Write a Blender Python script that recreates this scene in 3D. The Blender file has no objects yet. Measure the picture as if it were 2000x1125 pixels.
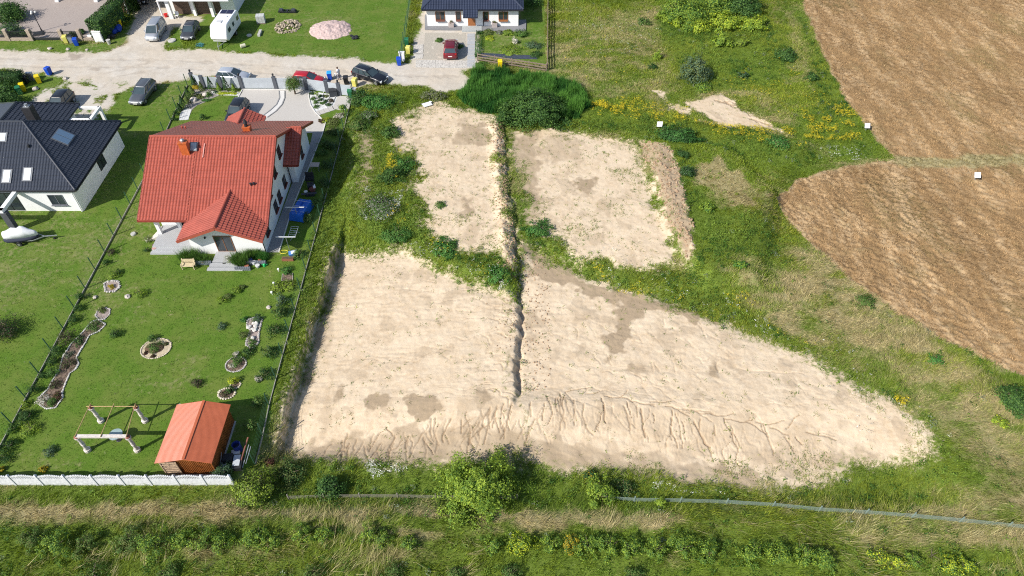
import bpy, bmesh, math, random
import numpy as np
from mathutils import Vector, Matrix, noise as mnoise

# ------------------------------------------------------------------ camera, sky, sun
random.seed(7)
RNG = np.random.default_rng(11)
sc = bpy.context.scene
COL = sc.collection
CAM_H, PITCH, FPX = 48.0, math.radians(46.7), 1386.0
cd = bpy.data.cameras.new('camera')
cd.sensor_width = 36.0
cd.lens = 36.0 * FPX / 2000.0
cd.clip_end = 3000
cam = bpy.data.objects.new('camera', cd)
COL.objects.link(cam)
cam.location = (0, 0, CAM_H)
cam.rotation_euler = (math.pi / 2 - PITCH, 0, 0)
sc.camera = cam
SUN_EL, SUN_AZ = math.radians(39), math.atan2(-0.62, -0.79)   # direction towards the sun in plan
w = bpy.data.worlds.new('World'); sc.world = w; w.use_nodes = True
wn = w.node_tree.nodes; bg = wn['Background']
sky = wn.new('ShaderNodeTexSky'); sky.sky_type = 'NISHITA'; sky.sun_disc = False
sky.sun_elevation = SUN_EL
sky.sun_rotation = math.pi / 2 - SUN_AZ
w.node_tree.links.new(sky.outputs[0], bg.inputs[0]); bg.inputs[1].default_value = 0.115
sl = bpy.data.lights.new('sun', 'SUN'); sl.energy = 4.75; sl.angle = math.radians(0.6); sl.color = (1, 0.95, 0.87)
sun = bpy.data.objects.new('sun', sl); COL.objects.link(sun)
sd_ = Vector((math.cos(SUN_EL) * math.cos(SUN_AZ), math.cos(SUN_EL) * math.sin(SUN_AZ), math.sin(SUN_EL)))
sun.rotation_euler = sd_.to_track_quat('Z', 'Y').to_euler()
sun.location = (-40, -30, 60)
sc.view_settings.view_transform = 'Standard'; sc.view_settings.look = 'None'
sc.view_settings.exposure = 0.3; sc.view_settings.gamma = 1.0
try:
    sc.cycles.use_denoising = False
    sc.cycles.max_bounces = 5; sc.cycles.transparent_max_bounces = 6
    sc.cycles.filter_width = 1.1
except Exception:
    pass

SP, CP = math.sin(PITCH), math.cos(PITCH)
def P(px, py, z=0.0):
    """ground position (at height z) seen at a pixel of the survey photograph"""
    x = (px - 1000) / FPX; y = -(py - 562.5) / FPX
    t = (z - CAM_H) / (-SP + y * CP)
    return (x * t, (CP + y * SP) * t)
def PV(px, py, z=0.0):
    a = P(px, py, z); return Vector((a[0], a[1], z))

# ------------------------------------------------------------------ materials
class NT:
    def __init__(s, name, rough=0.8, spec=0.3):
        s.m = bpy.data.materials.new(name); s.m.use_nodes = True
        s.t = s.m.node_tree; s.n = s.t.nodes; s.l = s.t.links
        s.b = s.n['Principled BSDF']; s.b.inputs['Roughness'].default_value = rough
        s.b.inputs['Specular IOR Level'].default_value = spec
        s.tc = None
    def co(s):
        if not s.tc:
            s.tc = s.n.new('ShaderNodeTexCoord')
        return s.tc.outputs['Object']
    def map(s, scale):
        m = s.n.new('ShaderNodeMapping'); m.inputs['Scale'].default_value = scale
        s.l.new(s.co(), m.inputs[0]); return m.outputs[0]
    def set(s, i, v):
        if isinstance(v, bpy.types.NodeSocket): s.l.new(v, i)
        elif isinstance(v, (tuple, list)) and len(v) == 3 and i.type == 'RGBA': i.default_value = (*v, 1)
        else: i.default_value = v
    def noise(s, sc_, det=4, ro=0.6, vec=None, dist=0.0, color=False):
        t = s.n.new('ShaderNodeTexNoise'); t.inputs['Scale'].default_value = sc_
        t.inputs['Detail'].default_value = det; t.inputs['Roughness'].default_value = ro
        t.inputs['Distortion'].default_value = dist
        s.l.new(vec or s.co(), t.inputs['Vector'])
        return t.outputs['Color' if color else 'Fac']
    def vor(s, sc_, feat='F1', vec=None, out='Distance'):
        t = s.n.new('ShaderNodeTexVoronoi'); t.feature = feat; t.inputs['Scale'].default_value = sc_
        s.l.new(vec or s.co(), t.inputs['Vector']); return t.outputs[out]
    def rng(s, v, a, b, c=0.0, d=1.0, smooth=False):
        t = s.n.new('ShaderNodeMapRange'); s.set(t.inputs[0], v)
        if smooth: t.interpolation_type = 'SMOOTHSTEP'
        for i, q in enumerate((a, b, c, d)): t.inputs[i + 1].default_value = q
        return t.outputs[0]
    def math(s, op, a, b=0.0, c=None):
        t = s.n.new('ShaderNodeMath'); t.operation = op
        s.set(t.inputs[0], a); s.set(t.inputs[1], b)
        if c is not None: s.set(t.inputs[2], c)
        return t.outputs[0]
    def mix(s, f, a, b, mode='MIX'):
        t = s.n.new('ShaderNodeMix'); t.data_type = 'RGBA'; t.blend_type = mode
        s.set(t.inputs[0], f); s.set(t.inputs[6], a); s.set(t.inputs[7], b)
        return t.outputs[2]
    def attr(s, name):
        t = s.n.new('ShaderNodeAttribute'); t.attribute_name = name; return t
    def sep(s, c):
        t = s.n.new('ShaderNodeSeparateColor'); s.l.new(c, t.inputs[0]); return t.outputs
    def bump(s, h, strength=0.5, dist=0.05):
        t = s.n.new('ShaderNodeBump'); t.inputs['Strength'].default_value = strength
        t.inputs['Distance'].default_value = dist; s.l.new(h, t.inputs['Height'])
        s.l.new(t.outputs[0], s.b.inputs['Normal'])
    def col(s, c): s.set(s.b.inputs['Base Color'], c)

MATS = {}
def mat(name, c, rough=0.7, var=0.12, metal=0.0, spec=0.4, scale=6.0, bump=0.0):
    """painted / plain surface with slight procedural unevenness and dirt"""
    if name in MATS: return MATS[name]
    a = NT(name, rough, spec)
    n = a.noise(scale, 5, 0.65)
    dark = tuple(q * (1 - var * 1.6) for q in c); lite = tuple(min(1, q * (1 + var)) for q in c)
    a.col(a.mix(a.rng(n, 0.3, 0.7), dark, lite)); a.b.inputs['Metallic'].default_value = metal
    a.set(a.b.inputs['Roughness'], a.rng(n, 0.2, 0.8, max(0, rough - .08), min(1, rough + .1)))
    if bump: a.bump(a.noise(scale * 8, 3, .6), bump, 0.02)
    MATS[name] = a.m; return a.m
def leafmat(name='leaf'):
    if name in MATS: return MATS[name]
    a = NT(name, 0.62, 0.25)
    at = a.attr('Col'); a.col(at.outputs['Color'])
    tr = a.n.new('ShaderNodeBsdfTranslucent'); hs = a.n.new('ShaderNodeHueSaturation')
    hs.inputs['Value'].default_value = 1.35; hs.inputs['Saturation'].default_value = 1.1
    a.l.new(at.outputs['Color'], hs.inputs['Color']); a.l.new(hs.outputs[0], tr.inputs[0])
    mx = a.n.new('ShaderNodeMixShader'); mx.inputs[0].default_value = 0.3
    a.l.new(a.b.outputs[0], mx.inputs[1]); a.l.new(tr.outputs[0], mx.inputs[2])
    a.l.new(mx.outputs[0], a.n['Material Output'].inputs[0])
    MATS[name] = a.m; return a.m

# ------------------------------------------------------------------ numpy helpers
def lattice(seed, n=256):
    return np.random.default_rng(seed).random((n, n)).astype(np.float32)
_lat = {}
def vnoise(x, y, seed):
    if seed not in _lat: _lat[seed] = lattice(seed)
    L = _lat[seed]; n = L.shape[0]
    xi = np.floor(x).astype(np.int64); yi = np.floor(y).astype(np.int64)
    fx = x - xi; fy = y - yi; fx = fx * fx * (3 - 2 * fx); fy = fy * fy * (3 - 2 * fy)
    a = L[xi % n, yi % n]; b = L[(xi + 1) % n, yi % n]; c = L[xi % n, (yi + 1) % n]; d = L[(xi + 1) % n, (yi + 1) % n]
    return (a * (1 - fx) + b * fx) * (1 - fy) + (c * (1 - fx) + d * fx) * fy
def fbm(x, y, size, octv=4, seed=1, gain=0.5):
    s = 0; amp = 1; tot = 0; f = 1 / size
    for k in range(octv):
        s = s + amp * vnoise(x * f + 17.3 * k, y * f + 9.1 * k, seed + k); tot += amp; amp *= gain; f *= 2.03
    return s / tot
def sstep(a, b, v):
    t = np.clip((v - a) / (b - a), 0, 1); return t * t * (3 - 2 * t)
def sdist(x, y, poly):
    """signed distance (positive inside) to a polygon, x/y 1-d arrays"""
    ins = np.zeros(x.shape, bool); d2 = np.full(x.shape, 1e9, np.float32)
    n = len(poly)
    for i in range(n):
        x0, y0 = poly[i]; x1, y1 = poly[(i + 1) % n]
        ex, ey = x1 - x0, y1 - y0; L = ex * ex + ey * ey + 1e-9
        t = np.clip(((x - x0) * ex + (y - y0) * ey) / L, 0, 1)
        d2 = np.minimum(d2, (x - x0 - t * ex) ** 2 + (y - y0 - t * ey) ** 2)
        if y0 != y1:
            ins ^= ((y0 > y) != (y1 > y)) & (x < (x1 - x0) * (y - y0) / (y1 - y0) + x0)
    return np.where(ins, 1, -1) * np.sqrt(d2)
def ldist(x, y, pts):
    d2 = np.full(x.shape, 1e9, np.float32)
    for (x0, y0), (x1, y1) in zip(pts[:-1], pts[1:]):
        ex, ey = x1 - x0, y1 - y0; L = ex * ex + ey * ey + 1e-9
        t = np.clip(((x - x0) * ex + (y - y0) * ey) / L, 0, 1)
        d2 = np.minimum(d2, (x - x0 - t * ex) ** 2 + (y - y0 - t * ey) ** 2)
    return np.sqrt(d2)
def PX(l): return [P(*q) for q in l]

# ------------------------------------------------------------------ ground grid
def axis(parts):
    out = []
    for a, b, s in parts: out.append(np.arange(a, b, s))
    return np.concatenate(out)
gx = axis([(-1500, -200, 130), (-200, -82, 12), (-82, -36, 0.2), (-36, 42, 0.078), (42, 84, 0.2), (84, 200, 12), (200, 1501, 130)])
gy = axis([(-400, 0, 60), (0, 17, 2), (17, 26.5, 0.11), (26.5, 36.5, 0.07), (36.5, 62, 0.1), (62, 110, 0.17), (110, 200, 6), (200, 2601, 160)])
GX, GY = np.meshgrid(gx, gy, indexing='xy')
NX, NY = len(gx), len(gy)
fx_, fy_ = GX.ravel().astype(np.float32), GY.ravel().astype(np.float32)

ROAD = [(-90, 100), (50, 97), (95, 101), (180, 103), (215, 98), (245, 82), (262, 50), (262, 8), (262, -60), (335, -60), (335, 30), (383, 34), (400, 38), (378, 50), (362, 70), (340, 50), (322, 95), (355, 98), (384, 98), (440, 100), (560, 108), (620, 110), (700, 116), (775, 126), (806, 126), (812, 100), (816, 60), (826, 0), (830, -60), (850, -60), (850, 50), (930, 60), (932, 131), (905, 138), (918, 155), (905, 172), (870, 180), (830, 168), (780, 166), (720, 166), (692, 172), (650, 170), (560, 160), (380, 148), (345, 158), (270, 168), (225, 185), (215, 205), (180, 240), (120, 245), (62, 205), (75, 188), (112, 168), (128, 152), (85, 142), (40, 138), (-90, 136)]
LAWN = [(-300, 138), (40, 139), (85, 145), (125, 153), (110, 168), (70, 192), (60, 210), (215, 215), (235, 180), (270, 170), (345, 160), (380, 150), (560, 160), (690, 178), (650, 310), (600, 500), (515, 850), (470, 945), (-500, 945)]
LAWN2 = [(-300, 75), (115, 80), (125, 88), (210, 85), (240, 58), (262, 30), (258, 62), (240, 86), (215, 98), (180, 103), (95, 100), (-300, 97)]
LAWN3 = [(380, 60), (395, 40), (470, -60), (812, -60), (782, 126), (700, 115), (620, 109), (560, 107), (440, 99), (388, 97)]
LAWN4 = [(326, 92), (345, 48), (362, 50), (352, 92)]
LAWN5 = [(938, 62), (1016, 62), (1018, -60), (1062, -60), (1066, 128), (1000, 118), (936, 112)]
SOIL_A = [(655, 482), (795, 484), (850, 522), (925, 554), (1003, 580), (1016, 770), (1040, 800), (1060, 885), (1015, 884), (880, 892), (700, 885), (560, 880), (535, 850), (590, 720), (625, 600)]
SOIL_B = [(1015, 478), (1045, 487), (1080, 512), (1150, 547), (1200, 562), (1260, 579), (1320, 592), (1400, 622), (1450, 652), (1550, 692), (1640, 722), (1700, 767), (1760, 802), (1815, 850), (1818, 880), (1700, 897), (1600, 925), (1525, 948), (1380, 925), (1250, 922), (1100, 900), (1008, 888), (1006, 700)]
SOIL_C = [(775, 245), (850, 208), (895, 216), (960, 232), (975, 300), (990, 450), (998, 520), (960, 505), (900, 488), (860, 462), (825, 445), (812, 370), (798, 310), (775, 285)]
SOIL_D = [(1000, 262), (1060, 256), (1150, 266), (1240, 280), (1262, 340), (1290, 420), (1335, 525), (1300, 528), (1200, 525), (1120, 498), (1055, 450), (1035, 420), (1012, 340)]
BANK = [(1235, 278), (1300, 305), (1325, 350), (1342, 430), (1350, 505), (1338, 530), (1300, 440), (1268, 345)]
SOIL_E = [(1375, 193), (1410, 186), (1440, 200), (1450, 215), (1500, 235), (1530, 260), (1480, 250), (1430, 252), (1395, 240), (1375, 222), (1345, 205)]
SOIL_F = [(1278, 178), (1300, 180), (1310, 200), (1350, 220), (1370, 238), (1330, 225), (1295, 205)]
SOIL_G = [(705, 285), (730, 280), (738, 325), (715, 335)]
FIELD = [(1555, -60), (1572, 20), (1610, 105), (1650, 190), (1700, 258), (1752, 312), (1640, 326), (1560, 350), (1512, 392), (1560, 450), (1650, 538), (1750, 612), (1850, 668), (2010, 745), (2300, 850), (2900, 760), (2900, -60)]
LUSH = [
 [(690, 185), (780, 180), (800, 215), (770, 235), (740, 262), (775, 300), (805, 320), (815, 380), (835, 440), (870, 465), (920, 495), (1005, 515), (1005, 578), (925, 552), (850, 520), (800, 482), (720, 478), (700, 440), (700, 390), (735, 330), (730, 290), (700, 250)],
 [(1015, 400), (1045, 420), (1070, 455), (1130, 500), (1210, 530), (1340, 540), (1330, 420), (1300, 330), (1250, 280), (1290, 260), (1330, 300), (1345, 380), (1400, 430), (1480, 440), (1530, 480), (1500, 520), (1420, 500), (1395, 540), (1450, 600), (1560, 680), (1540, 690), (1440, 645), (1320, 592), (1260, 578), (1150, 546), (1080, 510), (1040, 485), (1015, 475)],
 [(900, 180), (1150, 190), (1300, 240), (1500, 260), (1610, 310), (1590, 335), (1450, 330), (1330, 300), (1230, 272), (1060, 255), (980, 240)],
 [(530, 890), (700, 885), (860, 895), (1010, 905), (1200, 918), (1380, 930), (1530, 950), (1700, 905), (1830, 880), (1900, 930), (1700, 985), (1400, 975), (1200, 965), (900, 962), (600, 962), (500, 950)],
 [(-100, 952), (500, 955), (900, 968), (1300, 980), (1300, 1000), (900, 995), (500, 985), (-100, 975)],
 [(-100, 1090), (300, 1085), (700, 1100), (1100, 1100), (1500, 1105), (2100, 1110), (2100, 1160), (-100, 1160)],
 [(-100, 1020), (400, 1020), (900, 1040), (1500, 1060), (2100, 1090), (2100, 1105), (1400, 1085), (800, 1070), (300, 1060), (-100, 1060)],
 [(1560, 20), (1660, 200), (1700, 262), (1735, 300), (1660, 310), (1560, 270), (1600, 180)],
 [(1280, 30), (1500, 30), (1560, 110), (1500, 160), (1350, 180), (1310, 110)],
 [(640, 250), (690, 185), (712, 300), (690, 400), (640, 470), (600, 620), (560, 720), (520, 850), (515, 800), (600, 500)],
 [(1815, 850), (1790, 800), (1700, 755), (1720, 750), (1850, 840), (1860, 900), (1830, 920)]]
DAMP_DARK = [  # moist or silty stains and darker strips on the bare soil, with how strong
 ([(1015, 478), (1060, 488), (1150, 545), (1260, 577), (1400, 620), (1380, 628), (1240, 600), (1120, 560), (1040, 530)], .8),
 ([(1200, 590), (1300, 590), (1400, 618), (1420, 640), (1330, 615), (1260, 605), (1225, 640), (1212, 680), (1190, 695), (1185, 665), (1210, 620)], .75),
 ([(800, 765), (840, 762), (852, 800), (828, 815), (800, 795)], .95), ([(718, 760), (752, 755), (765, 775), (725, 790)], .7),
 ([(650, 750), (675, 745), (680, 768), (648, 770)], .7), ([(932, 762), (955, 758), (965, 785), (935, 790)], .6),
 ([(1232, 710), (1260, 700), (1262, 730), (1240, 730)], .55), ([(1380, 712), (1395, 715), (1392, 735), (1382, 728)], .7),
 ([(1345, 765), (1375, 760), (1385, 780), (1350, 780)], .5), ([(1185, 655), (1208, 650), (1212, 680), (1190, 695)], .9),
 ([(1022, 600), (1055, 595), (1060, 640), (1030, 655)], .45), ([(900, 250), (950, 250), (960, 290), (880, 290)], .55),
 ([(895, 400), (920, 400), (925, 425), (905, 430)], .6), ([(1120, 360), (1160, 355), (1155, 380), (1125, 385)], .7),
 ([(1000, 270), (1050, 265), (1060, 420), (1020, 440)], .55), ([(1060, 268), (1140, 275), (1130, 320), (1070, 330)], .4),
 ([(1080, 780), (1300, 790), (1500, 815), (1640, 850), (1600, 880), (1400, 860), (1200, 840), (1090, 830)], .28),
 ([(600, 840), (800, 820), (1000, 830), (1090, 850), (1280, 880), (1500, 905), (1500, 950), (1000, 900), (560, 890)], .5),
 (BANK, .75), ([(695, 275), (738, 265), (745, 330), (735, 400), (700, 410), (690, 350)], .8),
 ([(1400, 840), (1600, 870), (1760, 870), (1700, 900), (1500, 900)], .4), ([(135, 107), (160, 108), (162, 116), (138, 116)], .9), ([(178, 128), (192, 130), (190, 138), (180, 136)], .7),
 ([(655, 475), (672, 480), (640, 600), (600, 720), (575, 770), (590, 700), (625, 600)], .6)]  # last entry: darker strip along the foot of the left cut
STRAW = [  # (polyline, half width m, strength) flattened dry grass
 ([(-60, 1010), (120, 1002), (300, 992), (420, 1000), (640, 1000), (800, 988), (1000, 1008), (1180, 1008), (1320, 1012)], 1.3, .95),
 ([(-60, 1025), (150, 1012), (330, 985), (480, 1000)], .8, .8), ([(640, 1035), (780, 1040), (900, 1052), (980, 1035)], .9, .9),
 ([(1000, 1020), (1160, 1015), (1250, 1025)], 1.4, .7), ([(200, 1025), (400, 1018), (520, 1030)], .8, .7),
 ([(600, 975), (760, 968), (950, 966)], .5, .7), ([(1380, 360), (1420, 380), (1450, 410)], 2.5, .8), ([(1180, 60), (1260, 40), (1300, 90)], 5, .5),
 ([(1560, 30), (1600, 150), (1530, 90)], 4, .5), ([(1530, 600), (1680, 700), (1800, 790), (1980, 870)], 4, .35),
 ([(1650, 320), (1750, 312), (2010, 310)], .5, .6), ([(20, 500), (60, 480)], 1.5, .4), ([(1040, 60), (1060, 100)], 1, .5)]

def soft(poly, wd=0.8, noise_amp=0.0, noise_size=1.5, seed=3, pad=None):
    """0..1 mask, 0.5 on the outline"""
    pl = PX(poly) if not isinstance(poly, np.ndarray) else [tuple(q) for q in poly]
    pad = pad or wd + noise_amp + 1
    xs = [q[0] for q in pl]; ys = [q[1] for q in pl]
    idx = np.nonzero((fx_ > min(xs) - pad) & (fx_ < max(xs) + pad) & (fy_ > min(ys) - pad) & (fy_ < max(ys) + pad))[0]
    out = np.zeros(fx_.shape, np.float32)
    if len(idx) == 0: return out
    X, Y = fx_[idx], fy_[idx]
    d = sdist(X, Y, pl)
    if noise_amp: d = d + (fbm(X, Y, noise_size, 4, seed) - .5) * 2 * noise_amp
    out[idx] = np.clip(0.5 + d / (2 * wd), 0, 1); return out
def near(pts, r):
    pl = PX(pts); xs = [q[0] for q in pl]; ys = [q[1] for q in pl]
    idx = np.nonzero((fx_ > min(xs) - r) & (fx_ < max(xs) + r) & (fy_ > min(ys) - r) & (fy_ < max(ys) + r))[0]
    out = np.full(fx_.shape, 1e3, np.float32)
    out[idx] = ldist(fx_[idx], fy_[idx], pl); return out

m_road = soft(ROAD, .8, .95, 1.9, 5)
apron = np.maximum(soft([(60, 205), (70, 188), (112, 166), (128, 152), (250, 160), (300, 160), (230, 190), (210, 245), (120, 245)], 1.2), soft([(322, 100), (345, 60), (400, 40), (395, 98)], .8))
m_road = m_road * (1 - .62 * apron * sstep(.46, .60, fbm(fx_, fy_, 1.5, 5, 12)))
tr_ = np.minimum.reduce([near(q, 1.2) for q in ([(-60, 112), (100, 116), (300, 116), (560, 130), (760, 146), (900, 150)], [(-60, 125), (100, 130), (300, 130), (560, 146), (760, 160)], [(300, 120), (180, 150), (120, 200)], [(330, 130), (225, 150), (160, 205)])]) + (fbm(fx_, fy_, 1.3, 3, 6) - .5) * 1.0
m_lawn = np.maximum.reduce([soft(q, .5, .25, 1.0, 9) for q in (LAWN, LAWN2, LAWN3, LAWN4, LAWN5)])
m_A, m_B, m_C, m_D = (soft(q, 1.5, a, 2.2, s) for q, a, s in ((SOIL_A, .9, 21), (SOIL_B, 1.0, 22), (SOIL_C, 2.0, 23), (SOIL_D, 1.7, 24)))
m_bank = soft(BANK, .6, .5, 1.2, 25)
m_dirt = soft([(690, 262), (738, 258), (745, 330), (732, 400), (702, 420), (688, 350)], 1.6, 1.2, 1.5, 28) * .56
m_dirt = np.maximum(m_dirt, soft([(984, 592), (1036, 592), (1036, 775), (984, 775)], .9, .3, 1.0, 29))
m_soil = np.maximum.reduce([m_dirt] + [m_A, m_B, m_C, m_D, m_bank * .9] + [soft(q, .8, 1.1, 1.5, 26) for q in (SOIL_E, SOIL_F)] + [soft(SOIL_G, .9, 1.6, 2, 27) * .55])
m_field = soft(FIELD, .6, .35, 1.5, 31)
lush = np.maximum.reduce([soft(q, 1.0, 1.0, 3, 41) for q in LUSH])
lush = np.maximum(lush * (1 - sstep(.45, .6, m_field)), sstep(1.6, .3, near([(1750, 312), (1850, 318), (2020, 310)], 2.5) + (fbm(fx_, fy_, 1.5, 3, 48) - .5) * 1.6) * (m_field > .4))
damp_dark = np.zeros(fx_.shape, np.float32)
streaks = fbm(fx_ * 1.6 + fy_ * .6, fy_ * .8, .8, 4, 44)
for q, s in DAMP_DARK: damp_dark = np.maximum(damp_dark, s * sstep(.12, .85, soft(q, .55, 1.1, .9, 43)) * (.6 + .7 * streaks))
damp_dark = np.maximum(damp_dark, .45 * sstep(.45, .1, np.abs(tr_)) * (m_road > .5) * (.4 + streaks))
damp_dark = np.maximum(damp_dark, .32 * sstep(.60, .72, fbm(fx_, fy_, 1.9, 5, 47)) * (m_soil > .5))
dry = np.clip((fbm(fx_, fy_, 9, 5, 51) - .5) * 1.8 + .36, 0, 1)
dry = np.clip(dry + (fbm(fx_ * 1.0, fy_ * 2.2, 2.2, 4, 57) - .5) * 1.1, 0, 1)
dry *= .74 + .22 * sstep(10, 30, fx_) * sstep(62, 50, fy_)
for pl, wd, s in STRAW:
    wd *= .62 if pl[0][1] > 950 else 1
    d = near(pl, wd * 3 + 2) + (fbm(fx_, fy_, 1.4, 3, 58) - .5) * wd * 2.2
    dry = np.maximum(dry, s * sstep(wd * 1.3, wd * .4, d))
dry = dry * (1 - .75 * lush)
up_right = sstep(8, 20, fx_ + (fy_ - 75) * .3) * sstep(60, 75, fy_)
dry = np.clip(dry + .0 * up_right, 0, 1)

# ---- relief
Z = np.zeros(fx_.shape, np.float32)
DITCH = [(978, 236), (984, 300), (993, 400), (1004, 480), (1010, 570), (1008, 700), (1003, 772)]
dl = PX(DITCH); dyy = np.array([q[1] for q in dl])[::-1]; dxx = np.array([q[0] for q in dl])[::-1]
ditch_x = np.interp(fy_, dyy, dxx)
off = fx_ - ditch_x + (fbm(fx_ * .3, fy_, .8, 4, 61) - .5) * .95
in_y = sstep(31.8, 34.5, fy_) * sstep(74, 70.5, fy_)
outside = sstep(-20.5, -18.6, fx_)                              # the gardens stay level
CUT = [(700, 300), (690, 380), (672, 440), (655, 480), (628, 570), (598, 660), (570, 750), (545, 830), (532, 868)]
cl = PX(CUT); cyy = np.array([q[1] for q in cl])[::-1]; cxx = np.array([q[0] for q in cl])[::-1]
cut_x = np.interp(fy_, cyy, cxx); offc = fx_ - cut_x + (fbm(fx_ * .4, fy_, 1.6, 4, 62) - .5) * .7
cut_y = sstep(27.0, 30.0, fy_) * sstep(56, 50, fy_)
tA = np.clip((fx_ - cut_x) / np.maximum(ditch_x - cut_x, 1), 0, 1)
low_left = -1.25 * (1 - tA) ** 1.3 * sstep(-.15, .22, offc) * cut_y * sstep(.15, -.15, off)
Z += low_left
right_low = -(.62 * np.clip(1 - (off) / 16, 0, 1)) * sstep(-.05, .45, off) * in_y * (.45 + .45 * sstep(58, 40, fy_))
trench = -.25 * (.4 + .6 * sstep(56, 46, fy_)) * np.exp(-((off - .3) / .25) ** 2) * in_y
mound = (.38 * np.exp(-((off + .8) / .6) ** 2)) * in_y * (sstep(43, 50, fy_) * .9 + .12) * (.5 + fbm(fx_, fy_, .8, 3, 63))
Z += right_low + trench + mound
terr = sstep(.3, .9, soft([(690, 170), (905, 175), (1600, 280), (1400, 560), (1260, 577), (1045, 480), (1000, 578), (925, 552), (850, 520), (795, 484), (660, 480)], 1.6))
Z += .55 * terr * outside * sstep(79, 76, fy_)
bank_h = sstep(.2, .9, soft([(1262, 290), (1420, 300), (1520, 400), (1480, 560), (1380, 560), (1335, 520), (1296, 440), (1268, 345)], 1.6))
Z += .95 * bank_h
sw = sstep(33.2, 27.5, fy_ + .02 * fx_) * sstep(22.3, 25.5, fy_) * outside * sstep(34, 28, fx_)
Z -= 1.0 * sw
rough = fbm(fx_, fy_, 2.4, 5, 71) - .5
Z += rough * (.28 * (1 - .62 * sstep(.4, .8, m_soil)) * (1 - sstep(.3, .6, m_lawn)) * (1 - sstep(.3, .6, m_road)) * outside + .02)
Z += (fbm(fx_, fy_, 14, 3, 73) - .5) * .7 * outside * (1 - sstep(.3, .7, m_soil)) * sstep(14, 22, fx_ + 12)
clod = (fbm(fx_, fy_, .34, 3, 75) - .5)
Z += sstep(.3, .0, np.abs(tr_)) * -.05 * sstep(.5, .7, m_road) + (fbm(fx_, fy_, .6, 3, 83) - .5) * .05 * sstep(.5, .7, m_road) * (fy_ > 78)
Z += clod * sstep(.45, .6, m_soil) * (.055 + .22 * m_bank + .18 * np.exp(-((off + .7) / .7) ** 2) * in_y * sstep(44, 50, fy_))
Z += (fbm(fx_ * .25, fy_ * 1.6, .5, 3, 79) - .5) * .07 * sstep(.5, .7, m_A)          # grader streaks
Z += np.abs(fbm(fx_ * .7 + fy_ * .4, fy_ * 1.3, .9, 4, 81) - .5) * .15 * sstep(.5, .7, m_B)
fieldz = (fbm(fx_ + fy_ * .3, fy_, .40, 3, 77) - .5) * .34 + (fbm(fx_ * .8, fy_ * .25, 2.2, 3, 78) - .5) * .10
Z += fieldz * sstep(.4, .7, m_field)
# erosion rills cut into the lower slope
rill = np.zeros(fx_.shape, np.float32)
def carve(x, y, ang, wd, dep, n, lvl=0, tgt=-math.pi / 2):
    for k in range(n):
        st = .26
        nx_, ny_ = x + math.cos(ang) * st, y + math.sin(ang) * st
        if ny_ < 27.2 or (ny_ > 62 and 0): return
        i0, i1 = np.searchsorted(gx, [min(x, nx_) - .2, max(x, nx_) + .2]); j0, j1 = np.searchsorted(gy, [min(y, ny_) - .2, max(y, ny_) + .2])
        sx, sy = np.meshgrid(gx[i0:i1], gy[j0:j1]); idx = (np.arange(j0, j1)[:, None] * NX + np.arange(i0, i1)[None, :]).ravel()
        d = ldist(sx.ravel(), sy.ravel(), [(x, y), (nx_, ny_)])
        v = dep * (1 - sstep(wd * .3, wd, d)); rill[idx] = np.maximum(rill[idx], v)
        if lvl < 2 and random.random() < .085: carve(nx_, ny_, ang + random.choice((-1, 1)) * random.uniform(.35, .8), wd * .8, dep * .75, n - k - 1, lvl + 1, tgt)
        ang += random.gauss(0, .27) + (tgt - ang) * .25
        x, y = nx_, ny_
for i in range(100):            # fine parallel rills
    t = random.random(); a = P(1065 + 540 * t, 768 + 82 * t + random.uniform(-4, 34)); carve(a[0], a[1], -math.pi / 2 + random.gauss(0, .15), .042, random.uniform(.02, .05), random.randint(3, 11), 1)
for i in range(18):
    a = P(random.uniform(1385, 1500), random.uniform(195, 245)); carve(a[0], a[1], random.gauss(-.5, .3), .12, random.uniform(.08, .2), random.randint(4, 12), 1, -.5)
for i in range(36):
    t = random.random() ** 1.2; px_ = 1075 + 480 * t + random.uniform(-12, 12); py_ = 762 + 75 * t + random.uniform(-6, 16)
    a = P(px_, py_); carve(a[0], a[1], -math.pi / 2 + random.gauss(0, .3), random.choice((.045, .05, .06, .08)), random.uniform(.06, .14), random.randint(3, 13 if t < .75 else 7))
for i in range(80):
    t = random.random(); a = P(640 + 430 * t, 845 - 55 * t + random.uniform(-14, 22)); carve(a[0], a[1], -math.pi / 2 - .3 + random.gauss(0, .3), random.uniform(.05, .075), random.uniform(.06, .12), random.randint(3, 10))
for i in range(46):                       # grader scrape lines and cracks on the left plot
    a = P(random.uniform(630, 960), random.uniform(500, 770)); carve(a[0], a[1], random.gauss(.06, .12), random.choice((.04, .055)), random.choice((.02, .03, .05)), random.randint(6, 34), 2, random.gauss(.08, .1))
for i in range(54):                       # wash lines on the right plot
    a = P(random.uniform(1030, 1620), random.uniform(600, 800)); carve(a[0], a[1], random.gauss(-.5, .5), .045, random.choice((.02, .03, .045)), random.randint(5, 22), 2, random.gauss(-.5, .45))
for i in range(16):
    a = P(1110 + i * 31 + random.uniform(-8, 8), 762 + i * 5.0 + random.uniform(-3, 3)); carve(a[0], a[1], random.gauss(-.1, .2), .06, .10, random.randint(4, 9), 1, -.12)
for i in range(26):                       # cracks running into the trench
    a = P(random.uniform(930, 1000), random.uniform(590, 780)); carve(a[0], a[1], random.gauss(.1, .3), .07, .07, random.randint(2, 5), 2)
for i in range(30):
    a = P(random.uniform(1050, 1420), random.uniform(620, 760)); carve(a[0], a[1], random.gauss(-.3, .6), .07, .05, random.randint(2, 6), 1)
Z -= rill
Zg = Z.reshape(NY, NX)
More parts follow.
